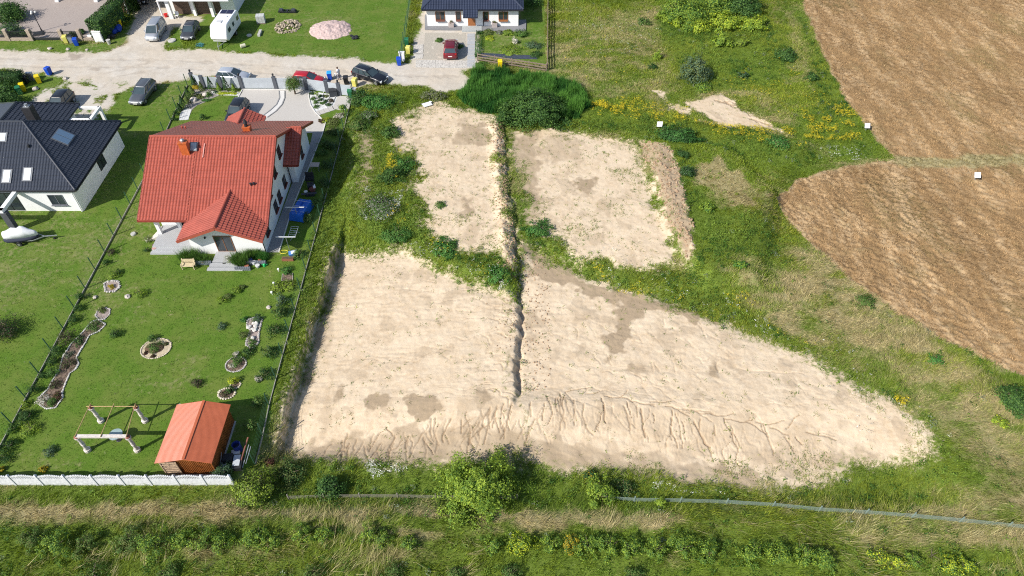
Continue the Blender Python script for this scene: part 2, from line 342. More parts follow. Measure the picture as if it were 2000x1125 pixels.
def gz(x, y):
    i = int(np.clip(np.searchsorted(gx, x) - 1, 0, NX - 2)); j = int(np.clip(np.searchsorted(gy, y) - 1, 0, NY - 2))
    u = (x - gx[i]) / (gx[i + 1] - gx[i]); v = (y - gy[j]) / (gy[j + 1] - gy[j])
    return float((Zg[j, i] * (1 - u) + Zg[j, i + 1] * u) * (1 - v) + (Zg[j + 1, i] * (1 - u) + Zg[j + 1, i + 1] * u) * v)
def sample(F, x, y):
    G = F.reshape(NY, NX)
    i = np.clip(np.searchsorted(gx, x) - 1, 0, NX - 2); j = np.clip(np.searchsorted(gy, y) - 1, 0, NY - 2)
    u = (x - gx[i]) / (gx[i + 1] - gx[i]); v = (y - gy[j]) / (gy[j + 1] - gy[j])
    return (G[j, i] * (1 - u) + G[j, i + 1] * u) * (1 - v) + (G[j + 1, i] * (1 - u) + G[j + 1, i + 1] * u) * v

def np_mesh(name, verts, loops, nper, material, color=None, cname='Col', smooth=False):
    """verts (n,3); loops flat index array, faces all of nper corners"""
    me = bpy.data.meshes.new(name); nv = len(verts); nf = len(loops) // nper
    me.vertices.add(nv); me.vertices.foreach_set('co', np.ascontiguousarray(verts, np.float32).ravel())
    me.loops.add(nf * nper); me.loops.foreach_set('vertex_index', np.ascontiguousarray(loops, np.int32).ravel())
    me.polygons.add(nf); me.polygons.foreach_set('loop_start', np.arange(nf, dtype=np.int32) * nper)
    me.polygons.foreach_set('loop_total', np.full(nf, nper, np.int32))
    if color is not None:
        at = me.color_attributes.new(cname, 'FLOAT_COLOR', 'POINT')
        c = np.ones((nv, 4), np.float32); c[:, :color.shape[1]] = color
        at.data.foreach_set('color', c.ravel())
    me.update(calc_edges=True)
    if smooth: me.polygons.foreach_set('use_smooth', np.ones(nf, bool))
    me.materials.append(material)
    return me
def link(name, me, parent=None, loc=None):
    o = bpy.data.objects.new(name, me); COL.objects.link(o)
    if parent: o.parent = parent
    if loc is not None: o.location = loc
    return o

# ---- ground material: zones from painted masks, detail from noise
g = NT('ground_cover', .95, .12)
za, zb = g.attr('zone_a'), g.attr('zone_b')
A = g.sep(za.outputs['Color']); B = g.sep(zb.outputs['Color'])
soil_m, field_m, lawn_m, road_m = A[0], A[1], A[2], za.outputs['Alpha']
damp_dark_m, lush_m, dry_m, rill_m = B[0], B[1], B[2], zb.outputs['Alpha']
nf = g.noise(9, 6, .7); nm = g.noise(2.2, 6, .68); nl = g.noise(.45, 5, .6); nvf = g.noise(30, 4, .8)
jit = g.math('MULTIPLY', g.math('SUBTRACT', nf, .5), .55)
def th(m, a=.44, b=.56): return g.rng(g.math('ADD', m, jit), a, b, smooth=True)
grn = g.mix(g.rng(nf, .3, .7), (.058, .104, .012), (.18, .24, .034))
grn = g.mix(g.rng(nvf, .45, .75, 0, .6), grn, (.19, .25, .07))
stw = g.mix(g.rng(nvf, .3, .7), (.20, .17, .075), (.44, .38, .21))
mead = g.mix(g.rng(g.math('ADD', dry_m, g.math('MULTIPLY', g.math('SUBTRACT', nf, .5), .9)), .3, .8), grn, stw)
lawn = g.mix(g.rng(nf, .32, .68), (.050, .108, .013), (.135, .225, .028))
lawn = g.mix(g.rng(nl, .42, .62, 0, .65), lawn, (.15, .19, .04))
lawn = g.mix(g.rng(g.math('ADD', g.math('MULTIPLY', nm, .75), g.math('MULTIPLY', dry_m, .3)), .54, .68, 0, .6), lawn, (.27, .25, .12))
soil = g.mix(g.rng(nl, .3, .7), (.52, .395, .262), (.655, .53, .38))
soil = g.mix(g.rng(nm, .38, .72, 0, .55), soil, (.73, .615, .465))
soil = g.mix(g.rng(nvf, .58, .80, 0, .38), soil, (.40, .29, .18))
soil = g.mix(g.rng(g.vor(2.6), .0, .10, .55, 0), soil, (.40, .30, .2))
soil = g.mix(g.rng(g.math('ADD', damp_dark_m, g.math('MULTIPLY', g.math('SUBTRACT', nm, .5), .35)), .12, .62, 0, .9), soil, g.mix(nf, (.29, .215, .14), (.39, .30, .20)))
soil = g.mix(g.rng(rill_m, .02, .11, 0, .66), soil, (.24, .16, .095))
fstr = g.n.new('ShaderNodeMapping'); fstr.inputs['Scale'].default_value = (.6, .16, 1); fstr.inputs['Rotation'].default_value = (0, 0, .55)
g.l.new(g.co(), fstr.inputs[0])
fld = g.mix(g.rng(nf, .3, .7), (.165, .10, .044), (.40, .262, .132))
fld = g.mix(g.rng(g.noise(.9, 5, .6, fstr.outputs[0]), .46, .62, 0, .8), fld, (.49, .35, .20))
fld = g.mix(g.rng(nl, .55, .75, 0, .4), fld, (.19, .17, .075))
fld = g.mix(g.rng(lush_m, .1, .6, 0, .8), fld, g.mix(nf, (.26, .25, .11), (.45, .38, .22)))
road = g.mix(g.rng(nl, .3, .7), (.49, .44, .37), (.60, .56, .50))
road = g.mix(g.rng(g.noise(.16, 3, .5), .4, .62, 0, .5), road, (.56, .47, .36))
road = g.mix(g.rng(nm, .45, .75, 0, .5), road, (.42, .355, .28))
road = g.mix(g.rng(nvf, .55, .8, 0, .5), road, (.33, .28, .22))
road = g.mix(g.rng(g.math('ADD', damp_dark_m, g.math('MULTIPLY', g.math('SUBTRACT', nf, .5), .5)), .15, .9, 0, .75), road, (.30, .25, .20))
road = g.mix(g.rng(nf, .60, .75, 0, .45), road, (.68, .65, .60))
c = g.mix(th(lawn_m), mead, lawn)
fld = g.mix(g.rng(field_m, .75, .95, .6, 0), fld, g.mix(nf, (.34, .25, .13), (.52, .41, .25)))
c = g.mix(th(field_m), c, fld)
jit2 = g.math('ADD', g.math('MULTIPLY', g.math('SUBTRACT', nm, .5), 1.7), g.math('MULTIPLY', g.math('SUBTRACT', nvf, .5), 1.9))
c = g.mix(g.rng(g.math('ADD', soil_m, jit2), .40, .60, smooth=True), c, soil)
c = g.mix(g.rng(g.math('ADD', road_m, jit2), .38, .62, smooth=True), c, road)
g.col(c)
hb = g.math('ADD', g.math('MULTIPLY', nf, .5), g.math('MULTIPLY', nvf, .35))
g.bump(hb, .55, .09)

verts = np.stack([fx_, fy_, Z], 1)
ii = (np.arange(NY - 1)[:, None] * NX + np.arange(NX - 1)[None, :]).ravel()
loops = np.stack([ii, ii + 1, ii + NX + 1, ii + NX], 1)
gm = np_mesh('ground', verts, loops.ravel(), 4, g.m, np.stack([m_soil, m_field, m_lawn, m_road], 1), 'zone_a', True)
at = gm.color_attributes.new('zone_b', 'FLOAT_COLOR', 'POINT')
at.data.foreach_set('color', np.stack([damp_dark, lush, dry, rill], 1).astype(np.float32).ravel())
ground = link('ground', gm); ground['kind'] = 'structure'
# ------------------------------------------------------------------ ground vegetation (uncountable)
def frustum(n, ymin=17.5, ymax=108, rng=RNG, power=0.0):
    y = ymin + (ymax - ymin) * rng.random(n)
    if power: y = ymin + (ymax - ymin) * rng.random(n) ** power
    # half width of view at y
    hw = 1000 / FPX * (CAM_H * SP + y * CP) + 2.5
    full = 80.0
    x = (rng.random(n) * 2 - 1) * full
    k = np.abs(x) < hw
    return x[k], y[k]
def th_mask(m, x, y, lo=.45, hi=.55): return sstep(lo, hi, sample(m, x, y))
NOBUILD = [(-35.4, 53.4, -23.0, 69.5), (-31, 49, -23.8, 54), (-35.4, 49.7, -30.8, 53.6), (-60, 56, -44.2, 71.5), (-12.8, 92, 1.6, 110), (-52, 96.5, -37, 112)]
SHEETS = []   # pixel polygons of paved areas, kept free of grass
def free(x, y, pad=0.0):
    k = np.ones(x.shape, bool)
    for a, b, c_, d in NOBUILD: k &= ~((x > a) & (x < c_) & (y > b) & (y < d))
    for q in SHEETS:
        pl = PX(q); xs = [t[0] for t in pl]; ys = [t[1] for t in pl]
        i = np.nonzero((x > min(xs)) & (x < max(xs)) & (y > min(ys)) & (y < max(ys)) & k)[0]
        if len(i): k[i[sdist(x[i], y[i], pl) > -pad]] = False
    return k
def blades(x, y, z, h, wd, lean_dir, lean, col, nb, spread, rng=RNG, jitter=.25, dj=.9):
    """nb bent blades per tuft, one triangle each"""
    n = len(x); N = n * nb
    rep = lambda a: np.repeat(a, nb)
    bx = rep(x) + rng.normal(0, 1, N) * rep(spread) if isinstance(spread, np.ndarray) else rep(x) + rng.normal(0, spread, N)
    by = rep(y) + rng.normal(0, spread if not isinstance(spread, np.ndarray) else 1, N) * (rep(spread) if isinstance(spread, np.ndarray) else 1)
    bz = rep(z) - .02
    hh = rep(h) * (.55 + .8 * rng.random(N)); ww = rep(wd) * (.6 + .8 * rng.random(N))
    a = rep(lean_dir) + rng.normal(0, dj, N); ln = rep(lean) * (.4 + 1.1 * rng.random(N))
    sa = rng.random(N) * 6.283
    sx, sy = np.cos(sa) * ww * .5, np.sin(sa) * ww * .5
    v = np.empty((N, 3, 3), np.float32)
    v[:, 0] = np.stack([bx - sx, by - sy, bz], 1); v[:, 1] = np.stack([bx + sx, by + sy, bz], 1)
    v[:, 2] = np.stack([bx + np.cos(a) * ln * hh, by + np.sin(a) * ln * hh, bz + hh], 1)
    c = np.repeat(col, nb, 0) * (1 + rng.normal(0, jitter, (N, 1))); c = np.clip(c, .004, 1)
    return v.reshape(-1, 3), np.repeat(c, 3, 0)
def leaf_clumps(x, y, z, r, h, col, nl, size, rng=RNG, up=.55, jitter=.28):
    """rounded weed clumps made of leaf quads"""
    n = len(x); N = n * nl; rep = lambda a: np.repeat(a, nl)
    d = rng.normal(0, 1, (N, 3)); d[:, 2] = np.abs(d[:, 2]); d /= np.linalg.norm(d, axis=1, keepdims=True)
    rad = rng.random(N) ** .4
    c = np.stack([rep(x) + d[:, 0] * rep(r) * rad, rep(y) + d[:, 1] * rep(r) * rad, rep(z) + d[:, 2] * rep(h) * rad], 1)
    nrm = d * .6 + rng.normal(0, .5, (N, 3)); nrm[:, 2] += up
    nrm /= np.linalg.norm(nrm, axis=1, keepdims=True)
    t = np.cross(nrm, rng.normal(0, 1, (N, 3))); t /= np.linalg.norm(t, axis=1, keepdims=True) + 1e-6
    b = np.cross(nrm, t); s = (rep(size) * (.6 + .8 * rng.random(N)))[:, None] * .5
    v = np.empty((N, 4, 3), np.float32)
    v[:, 0] = c - t * s; v[:, 1] = c - b * s * .55; v[:, 2] = c + t * s; v[:, 3] = c + b * s * .55
    cc = np.repeat(col, nl, 0) * (1 + rng.normal(0, jitter, (N, 1)))
    return v.reshape(-1, 3), np.repeat(np.clip(cc, .004, 1), 4, 0)
LEAF = leafmat()
def stuff(name, label, v, c, nper):
    o = link(name, np_mesh(name, v, np.arange(len(v)), nper, LEAF, c)); o['kind'] = 'stuff'; o['label'] = label
    o['category'] = name.replace('_', ' '); return o
def lerp(a, b, t): return np.asarray(a)[None, :] * (1 - t[:, None]) + np.asarray(b)[None, :] * t[:, None]

TALLW = [P(*q) for q in [(690, 185), (790, 180), (800, 215), (775, 240), (775, 300), (805, 330), (820, 440), (800, 475), (700, 470), (690, 400), (735, 330), (700, 260)]]
def soft_at(x, y): return np.clip(.5 + sdist(x, y, TALLW) / 3, 0, 1)
def build_grass():
    # rough meadow
    x, y = frustum(620000)
    open_ = (1 - th_mask(m_lawn, x, y)) * (1 - th_mask(m_field, x, y)) * (1 - th_mask(m_soil, x, y, .38, .6)) * (1 - th_mask(m_road, x, y, .3, .5))
    k = (RNG.random(len(x)) < open_) & free(x, y, .1); x, y = x[k], y[k]
    dr = sample(dry, x, y); lu = sample(lush, x, y); z = sample(Z, x, y)
    n1 = fbm(x, y, 1.3, 3, 91); n2 = fbm(x, y, 6, 3, 92)
    t = np.clip((dr + (RNG.random(len(x)) - .5) * .5 - .30) / .45, 0, 1)
    gr = lerp((.085, .155, .012), (.30, .37, .04), np.clip(n1 * 1.4 - .2, 0, 1)); gr = gr * (1 - lu[:, None] * .15)
    gr = gr * .6 + lerp((.08, .18, .014), (.30, .31, .035), np.clip(n2 * 2 - .5, 0, 1)) * .4
    st = lerp((.30, .25, .11), (.55, .46, .25), RNG.random(len(x)))
    col = gr * (1 - t[:, None]) + st * t[:, None]
    near_ = sstep(60, 20, y)
    h = (.13 + .28 * n1 ** 1.5 + .10 * n2) * (.75 + .55 * near_) * (1 - .25 * t) * (1 - .35 * lu)
    flow = (fbm(x, y, 5, 2, 95) - .5) * 6 + .2
    v, c = blades(x, y, z, h, .035 + .035 * (1 - near_) + np.zeros(len(x)), flow, .55 + .9 * t + .3 * near_, col, 4, .10)
    k = (RNG.random(len(x)) < .07 * t * sstep(26, 21, y)) | ((y < 22.5) & (RNG.random(len(x)) < .10 * (n2 > .5)))
    w_, cw = blades(x[k], y[k], z[k], .45 + .5 * n1[k], .03 + np.zeros(k.sum()), flow[k], 1.1 + np.zeros(k.sum()), lerp((.30, .27, .11), (.52, .46, .24), RNG.random(k.sum())), 5, .12, dj=.35)
    v, c = np.concatenate([v, w_]), np.concatenate([c, cw])
    stuff('meadow_grass', 'rough green and straw coloured meadow grass around the bare plots', v, c, 3)
    # lawn blades
    x, y = frustum(230000); k = (RNG.random(len(x)) < th_mask(m_lawn, x, y)) & (x < 6) & free(x, y, .05); x, y = x[k], y[k]
    n1 = fbm(x, y, .9, 3, 96); n2 = fbm(x, y, 5, 3, 97)
    col = lerp((.050, .115, .012), (.155, .265, .03), np.clip(n1 * 1.0 + n2 * 1.3 - .65, 0, 1))
    dl_ = sample(dry, x, y); q_ = (RNG.random(len(x)) < sstep(.25, .8, dl_) * .5); col[q_] = lerp((.22, .21, .08), (.40, .36, .17), RNG.random(q_.sum()))
    v, c = blades(x, y, sample(Z, x, y), .06 + .07 * n1, .05 + np.zeros(len(x)), RNG.random(len(x)) * 6.28, .9 + np.zeros(len(x)), col, 3, .09)
    stuff('lawn_grass', 'short mown green grass of the house gardens', v, c, 3)
    # stubble of the harvested field
    x, y = frustum(420000, 24); k = (RNG.random(len(x)) < th_mask(m_field, x, y)); x, y = x[k], y[k]
    n1 = fbm(x + y * .3, y, .5, 3, 98); n2 = fbm(x * .7 + y * .5, y * .2, 3, 3, 99); n3 = fbm(x, y, 8, 3, 94)
    col = lerp((.175, .105, .045), (.50, .345, .18), np.clip(n1 * 1.5 + n2 * .7 - .6, 0, 1))
    g_ = np.maximum(sstep(.55, .7, n3) * .35, sample(lush, x, y) * .6); col = col * (1 - g_[:, None]) + np.array([[.15, .17, .06]]) * g_[:, None]
    v, c = blades(x, y, sample(Z, x, y), .05 + .22 * n1 ** 1.5, .055 + np.zeros(len(x)), .7 + (n2 - .5) * 5, .9 + np.zeros(len(x)), col, 4, .11)
    stuff('ripe_crop', 'wind-flattened golden brown cereal crop in the field', v, c, 3)
    # sparse sprouting tufts on the bare soil
    x, y = frustum(330000)
    s = th_mask(m_soil, x, y); up = np.maximum(sample(m_C, x, y), sample(m_D, x, y))
    pl = fbm(x, y, 1.6, 4, 101); big = fbm(x, y, 7, 3, 102)
    edge = 1 - sstep(.55, .98, sample(m_soil, x, y))
    foot = sstep(29.5, 26.5, y) * (x > -20)
    pr = s * (.02 + .05 * up + .9 * sstep(.50, .66, pl) * (.07 + .85 * up * sstep(.32, .55, big) + 1.1 * edge + 1.1 * foot + .45 * sample(m_bank, x, y) + .9 * (np.abs(x - np.interp(y, dyy, dxx) + 1.0) < 1.0) * (y > 46)))
    k = RNG.random(len(x)) < pr; x, y, pl = x[k], y[k], pl[k]
    col = lerp((.11, .20, .03), (.34, .33, .12), RNG.random(len(x)))
    v, c = blades(x, y, sample(Z, x, y), .05 + .12 * RNG.random(len(x)), .055 + np.zeros(len(x)), RNG.random(len(x)) * 6.28, 1.1 + np.zeros(len(x)), col, 7, .11)
    stuff('sprouting_weeds', 'small scattered weeds sprouting on the bare soil', v, c, 3)
    # leafy weed clumps in the lush bands
    x, y = frustum(90000)
    lu = sample(lush, x, y); ok = (1 - th_mask(m_soil, x, y, .5, .95)) * (1 - th_mask(m_road, x, y, .3, .5)) * (1 - th_mask(m_lawn, x, y)) * (1 - th_mask(m_field, x, y))
    cl_ = fbm(x, y, 2.0, 3, 105)
    pr = ok * (sstep(.40, .70, lu) * sstep(.38, .56, cl_) * .75 * (.55 + .45 * sstep(24, 34, y)) + .06)
    k = (RNG.random(len(x)) < pr) & free(x, y, .3); x, y, cl_ = x[k], y[k], cl_[k]
    tw_ = sstep(.3, .7, soft_at(x, y)); cl_ = cl_ * (1 + .9 * tw_)
    hue = fbm(x, y, 3, 2, 107)
    col = lerp((.045, .120, .018), (.19, .28, .04), np.clip(hue * 2 - .5 + RNG.normal(0, .25, len(x)), 0, 1))
    grey = RNG.random(len(x)) < .03; col[grey] = (.22, .26, .17)
    v, c = leaf_clumps(x, y, sample(Z, x, y), .16 + .26 * cl_, .18 + .5 * cl_, col, 26, .115 + np.zeros(len(x)))
    stuff('leafy_weeds', 'dense dark green leafy weeds along the edges of the bare plots', v, c, 4)
    # flowers
    def flowers(name, label, patches, colr, n, size, seed):
        rg = np.random.default_rng(seed); vs, cs = [], []
        for pl, cnt in patches:
            cnt = int(cnt * (2.2 if colr[0] > colr[2] * 3 else 1.3))
            p = np.array(PX(pl)); x = rg.uniform(p[:, 0].min(), p[:, 0].max(), cnt * 6); y = rg.uniform(p[:, 1].min(), p[:, 1].max(), cnt * 6)
            k = (sdist(x, y, [tuple(q) for q in p]) + (fbm(x, y, 2.0, 3, seed + 1) - .5) * 3.5 > 0) & (rg.random(len(x)) < sstep(.38, .62, fbm(x, y, 1.1, 3, seed))); x, y = x[k][:cnt], y[k][:cnt]
            col = np.array([colr]) * (.75 + .5 * rg.random((len(x), 1)))
            zz = sample(Z, x, y) + .35 + .35 * rg.random(len(x))
            v, c = leaf_clumps(x, y, zz, .13 + np.zeros(len(x)), .10 + np.zeros(len(x)), col, n, size * (.6 + .7 * rg.random(len(x))), rg, up=1.5, jitter=.2)
            vs.append(v); cs.append(c)
        stuff(name, label, np.concatenate(vs), np.concatenate(cs), 4)
    flowers('yellow_wildflowers', 'bright yellow wildflowers in the weeds and meadow', [
        ([(1150, 195), (1350, 215), (1330, 260), (1160, 240)], 260), ([(1330, 240), (1540, 260), (1570, 300), (1400, 280)], 280),
        ([(1560, 230), (1680, 200), (1690, 280), (1570, 280)], 420), ([(1120, 520), (1330, 570), (1320, 590), (1130, 545)], 90),
        ([(745, 300), (780, 310), (775, 380), (745, 370)], 90), ([(760, 410), (800, 420), (790, 450), (760, 445)], 30),
        ([(1740, 775), (1775, 785), (1770, 800), (1745, 790)], 25), ([(1400, 560), (1600, 690), (1560, 690), (1390, 600)], 30),
        ([(800, 440), (960, 520), (940, 550), (820, 480)], 26), ([(1090, 30), (1300, 100), (1280, 200), (1100, 160)], 60), ([(1150, 200), (1220, 205), (1215, 235), (1160, 230)], 160),
        ([(1500, 100), (1640, 200), (1560, 260), (1400, 170)], 110)], (.62, .50, .03), 5, .085, 201)
    flowers('white_wildflowers', 'small white wildflowers among the grass and weeds', [
        ([(700, 890), (860, 885), (850, 940), (720, 935)], 110), ([(1270, 925), (1420, 935), (1410, 960), (1280, 950)], 40),
        ([(1400, 560), (1560, 680), (1520, 690), (1380, 590)], 60), ([(1190, 480), (1340, 560), (1320, 590), (1150, 540)], 40),
        ([(1100, 20), (1300, 60), (1230, 120), (1110, 110)], 130), ([(800, 470), (1000, 540), (990, 575), (840, 520)], 60),
        ([(710, 380), (790, 390), (780, 440), (720, 440)], 240), ([(1600, 295), (1700, 290), (1690, 320), (1600, 315)], 70),
        ([(1600, 640), (1900, 880), (1700, 880), (1560, 700)], 60), ([(975, 555), (1003, 555), (1003, 575), (975, 575)], 26)], (.66, .66, .60), 4, .075, 202)
# ------------------------------------------------------------------ mesh builder
class MB:
    def __init__(s): s.v = []; s.f = []; s.mi = []; s.cur = 0
    def add(s, vs, fs):
        o = len(s.v); s.v += [tuple(q) for q in vs]; s.f += [tuple(i + o for i in f) for f in fs]; s.mi += [s.cur] * len(fs); return s
    def box(s, c, d, rz=0.0, top=1.0, tilt=None):
        """box centred in x/y with its base at c[2]; top = scale of the upper face"""
        hx, hy, h = d[0] / 2, d[1] / 2, d[2]; ca, sa = math.cos(rz), math.sin(rz); vs = []
        for z, k in ((0, 1), (h, top)):
            for a, b in ((-1, -1), (1, -1), (1, 1), (-1, 1)):
                x, y = a * hx * k, b * hy * k; vs.append((c[0] + x * ca - y * sa, c[1] + x * sa + y * ca, c[2] + z))
        return s.add(vs, [(0, 3, 2, 1), (4, 5, 6, 7), (0, 1, 5, 4), (1, 2, 6, 5), (2, 3, 7, 6), (3, 0, 4, 7)])
    def bar(s, a, b, w, h=None, up=(0, 0, 1)):
        a, b = Vector(a), Vector(b); h = h or w; d = (b - a).normalized(); u = Vector(up)
        if abs(d.dot(u)) > .95: u = Vector((0, 1, 0))
        sd = d.cross(u).normalized(); u2 = sd.cross(d)
        vs = [p + sd * x * w / 2 + u2 * y * h / 2 for p in (a, b) for x, y in ((-1, -1), (1, -1), (1, 1), (-1, 1))]
        return s.add(vs, [(0, 1, 2, 3), (7, 6, 5, 4), (0, 4, 5, 1), (1, 5, 6, 2), (2, 6, 7, 3), (3, 7, 4, 0)])
    def tube(s, a, b, r0, r1=None, n=8, cap=True):
        a, b = Vector(a), Vector(b); r1 = r0 if r1 is None else r1; d = (b - a).normalized()
        u = d.orthogonal().normalized(); w_ = d.cross(u)
        vs = [p + (u * math.cos(t) + w_ * math.sin(t)) * r for p, r in ((a, r0), (b, r1)) for t in [2 * math.pi * i / n for i in range(n)]]
        fs = [(i, (i + 1) % n, n + (i + 1) % n, n + i) for i in range(n)]
        if cap: fs += [tuple(range(n - 1, -1, -1)), tuple(range(n, 2 * n))]
        return s.add(vs, fs)
    def lathe(s, c, prof, n=14, sx=1.0, sy=1.0, rz=0.0):
        vs = []
        for r, z in prof:
            for i in range(n):
                t = 2 * math.pi * i / n; x, y = r * math.cos(t) * sx, r * math.sin(t) * sy
                vs.append((c[0] + x * math.cos(rz) - y * math.sin(rz), c[1] + x * math.sin(rz) + y * math.cos(rz), c[2] + z))
        m = len(prof); fs = [(k * n + i, k * n + (i + 1) % n, (k + 1) * n + (i + 1) % n, (k + 1) * n + i) for k in range(m - 1) for i in range(n)]
        fs += [tuple(range(n - 1, -1, -1)), tuple(range((m - 1) * n, m * n))]
        return s.add(vs, fs)
    def prism(s, poly, z0, z1):
        n = len(poly)
        ar = sum(poly[i][0] * poly[(i + 1) % n][1] - poly[(i + 1) % n][0] * poly[i][1] for i in range(n))
        if ar < 0: poly = poly[::-1]
        vs = [(x, y, z0) for x, y in poly] + [(x, y, z1) for x, y in poly]
        return s.add(vs, [tuple(range(n - 1, -1, -1)), tuple(range(n, 2 * n))] + [(i, (i + 1) % n, n + (i + 1) % n, n + i) for i in range(n)])
    def xprism(s, prof, x0, x1):
        """profile in (y,z) extruded along x"""
        n = len(prof); vs = [(x0, y, z) for y, z in prof] + [(x1, y, z) for y, z in prof]
        return s.add(vs, [tuple(range(n)), tuple(range(2 * n - 1, n - 1, -1))] + [(i, n + i, n + (i + 1) % n, (i + 1) % n) for i in range(n)])
    def slab(s, pts, th):
        """planar polygon thickened downwards"""
        n = len(pts); vs = [tuple(p) for p in pts] + [(p[0], p[1], p[2] - th) for p in pts]
        return s.add(vs, [tuple(range(n)), tuple(range(2 * n - 1, n - 1, -1))] + [(i, n + i, n + (i + 1) % n, (i + 1) % n) for i in range(n)])
    def rock(s, c, r, seed=0, flat=.6, sub=1):
        bm = bmesh.new(); bmesh.ops.create_icosphere(bm, subdivisions=sub, radius=1); rg = random.Random(seed)
        o = [(c[0] + v.co.x * r * (q := rg.uniform(.75, 1.2)), c[1] + v.co.y * r * q, c[2] + v.co.z * r * flat * q) for v in bm.verts]
        fs = [tuple(v.index for v in f.verts) for f in bm.faces]; bm.free(); return s.add(o, fs)
    def build(s, name, m, parent=None, loc=None, bevel=0.0, smooth=False):
        me = bpy.data.meshes.new(name); me.from_pydata(s.v, [], s.f)
        ms = m if isinstance(m, (list, tuple)) else [m]
        for q in ms: me.materials.append(q)
        if len(ms) > 1: me.polygons.foreach_set('material_index', s.mi)
        bm = bmesh.new(); bm.from_mesh(me)
        if bevel: bmesh.ops.bevel(bm, geom=list(bm.edges), offset=bevel, segments=1, affect='EDGES')
        bmesh.ops.recalc_face_normals(bm, faces=bm.faces); bm.to_mesh(me); bm.free()
        if smooth: me.polygons.foreach_set('use_smooth', [True] * len(me.polygons))
        return link(name, me, parent, loc)
def thing(name, label, cat, loc=(0, 0, 0), rz=0.0, group=None):
    o = bpy.data.objects.new(name, None); COL.objects.link(o); o.empty_display_size = .3
    o.location = loc if len(loc) == 3 else (loc[0], loc[1], gz(*loc)); o.rotation_euler = (0, 0, rz)
    return tag(o, label, cat, group)
def tag(o, label=None, cat=None, group=None, kind=None):
    if label: o['label'] = label
    if cat: o['category'] = cat
    if group: o['group'] = group
    if kind: o['kind'] = kind
    return o
def kids(o): return [c for c in bpy.data.objects if c.parent == o]
def dup(root, loc, rz=0.0, label=None, group=None, scale=None):
    r = root.copy(); COL.objects.link(r)
    r.location = loc if len(loc) == 3 else (loc[0], loc[1], gz(*loc)); r.rotation_euler = (0, 0, rz)
    if label: r['label'] = label
    if group: r['group'] = group
    if scale: r.scale = (scale,) * 3
    for c in kids(root):
        d = c.copy(); COL.objects.link(d); d.parent = r
        for e in kids(c):
            f = e.copy(); COL.objects.link(f); f.parent = d
    return r
def sheet(name, poly, z, m, px=True, kind='structure', label=None):
    pl = PX(poly) if px else poly
    mb = MB(); mb.prism([(a, b) for a, b in pl], z - .12, z); o = mb.build(name, m)
    if kind: o['kind'] = kind
    if label: o['label'] = label
    return o
def ribbon(mb, pts, wd, z, h=.06):
    for a, b in zip(pts[:-1], pts[1:]): mb.bar((a[0], a[1], z + h / 2 - .02), (b[0], b[1], z + h / 2 - .02), wd, h + .04)

# common materials
WHITE = mat('white_render', (.80, .80, .80), .85, .04, scale=1.2)
WPAINT = mat('white_paint', (.82, .82, .83), .45, .03, scale=2)
GLASS = mat('window_glass', (.035, .045, .055), .08, .3, spec=.9, scale=.8)
CARGLASS = mat('car_glass', (.05, .075, .085), .07, .15, spec=.9, scale=1)
RUBBER = mat('black_rubber', (.02, .02, .02), .8, .1)
BLACK = mat('black_plastic', (.025, .026, .03), .5, .1)
DARKW = mat('dark_brown_frame', (.055, .022, .012), .4, .1)
OAK = mat('oak_frame', (.34, .13, .045), .45, .2, scale=4)
GREYM = mat('galvanised_metal', (.42, .44, .46), .4, .1, metal=.6)
SLATE = mat('dark_grey_stone', (.14, .15, .17), .75, .2)
CONC = mat('pale_concrete', (.48, .47, .44), .9, .12, scale=3, bump=.3)
GRAV = mat('white_gravel', (.66, .66, .65), .95, .25, scale=14, bump=.8)
SOILM = mat('garden_soil', (.12, .075, .045), .95, .3, scale=8, bump=.6)
WOODG = mat('weathered_wood', (.23, .18, .14), .85, .25, scale=5, bump=.3)
FENCEG = mat('green_wire', (.03, .085, .05), .5, .1)
HEAD = mat('headlamp_glass', (.72, .75, .78), .1, .05, spec=.9)
TAIL = mat('tail_lamp_red', (.35, .01, .01), .2, .05)
CHROME = mat('wheel_alloy', (.45, .46, .48), .35, .1, metal=.7)
PLATE = mat('plate_white', (.75, .75, .72), .5, .02)
def tilemat(name, c, rough=.42):
    a = NT(name, rough, .45); n = a.noise(1.1, 5, .6); n2 = a.noise(14, 3, .6)
    a.col(a.mix(a.rng(n2, .35, .7, 0, .5), a.mix(a.rng(n, .3, .7), tuple(q * .82 for q in c), tuple(min(1, q * 1.12) for q in c)), tuple(q * .62 for q in c)))
    a.bump(n2, .2, .01); return a.m
RED_T = tilemat('red_roof_tile', (.40, .098, .066), .34); DARK_T = tilemat('anthracite_roof_tile', (.047, .054, .072), .30)
BLUE_T = tilemat('blue_black_roof_tile', (.032, .042, .075), .45)
def pavemat(name, c1, c2, sc_=5.0, bump=.4):
    a = NT(name, .85, .2); t = a.n.new('ShaderNodeTexBrick'); t.inputs['Scale'].default_value = sc_
    t.inputs['Color1'].default_value = (*c1, 1); t.inputs['Color2'].default_value = (*c2, 1)
    t.inputs['Mortar'].default_value = (*[q * .6 for q in c1], 1); t.inputs['Mortar Size'].default_value = .03
    a.l.new(a.co(), t.inputs['Vector']); n = a.noise(.8, 5, .6)
    a.col(a.mix(a.rng(n, .35, .75, 0, .5), t.outputs['Color'], tuple(q * .8 for q in c2)))
    a.bump(t.outputs['Fac'], -bump, .02); return a.m
PAVE_L = pavemat('pale_paving', (.53, .50, .46), (.60, .57, .53), 5)
PAVE_D = pavemat('grey_and_shaded_paving', (.30, .30, .30), (.38, .375, .365), 5)  # grey porch floor, and drive paving darkened where the house shades it
PAVE_Y = pavemat('pinkish_paving', (.36, .30, .27), (.46, .40, .36), 4)
SLABS = pavemat('grey_slabs', (.42, .43, .44), (.50, .51, .52), 2.5)

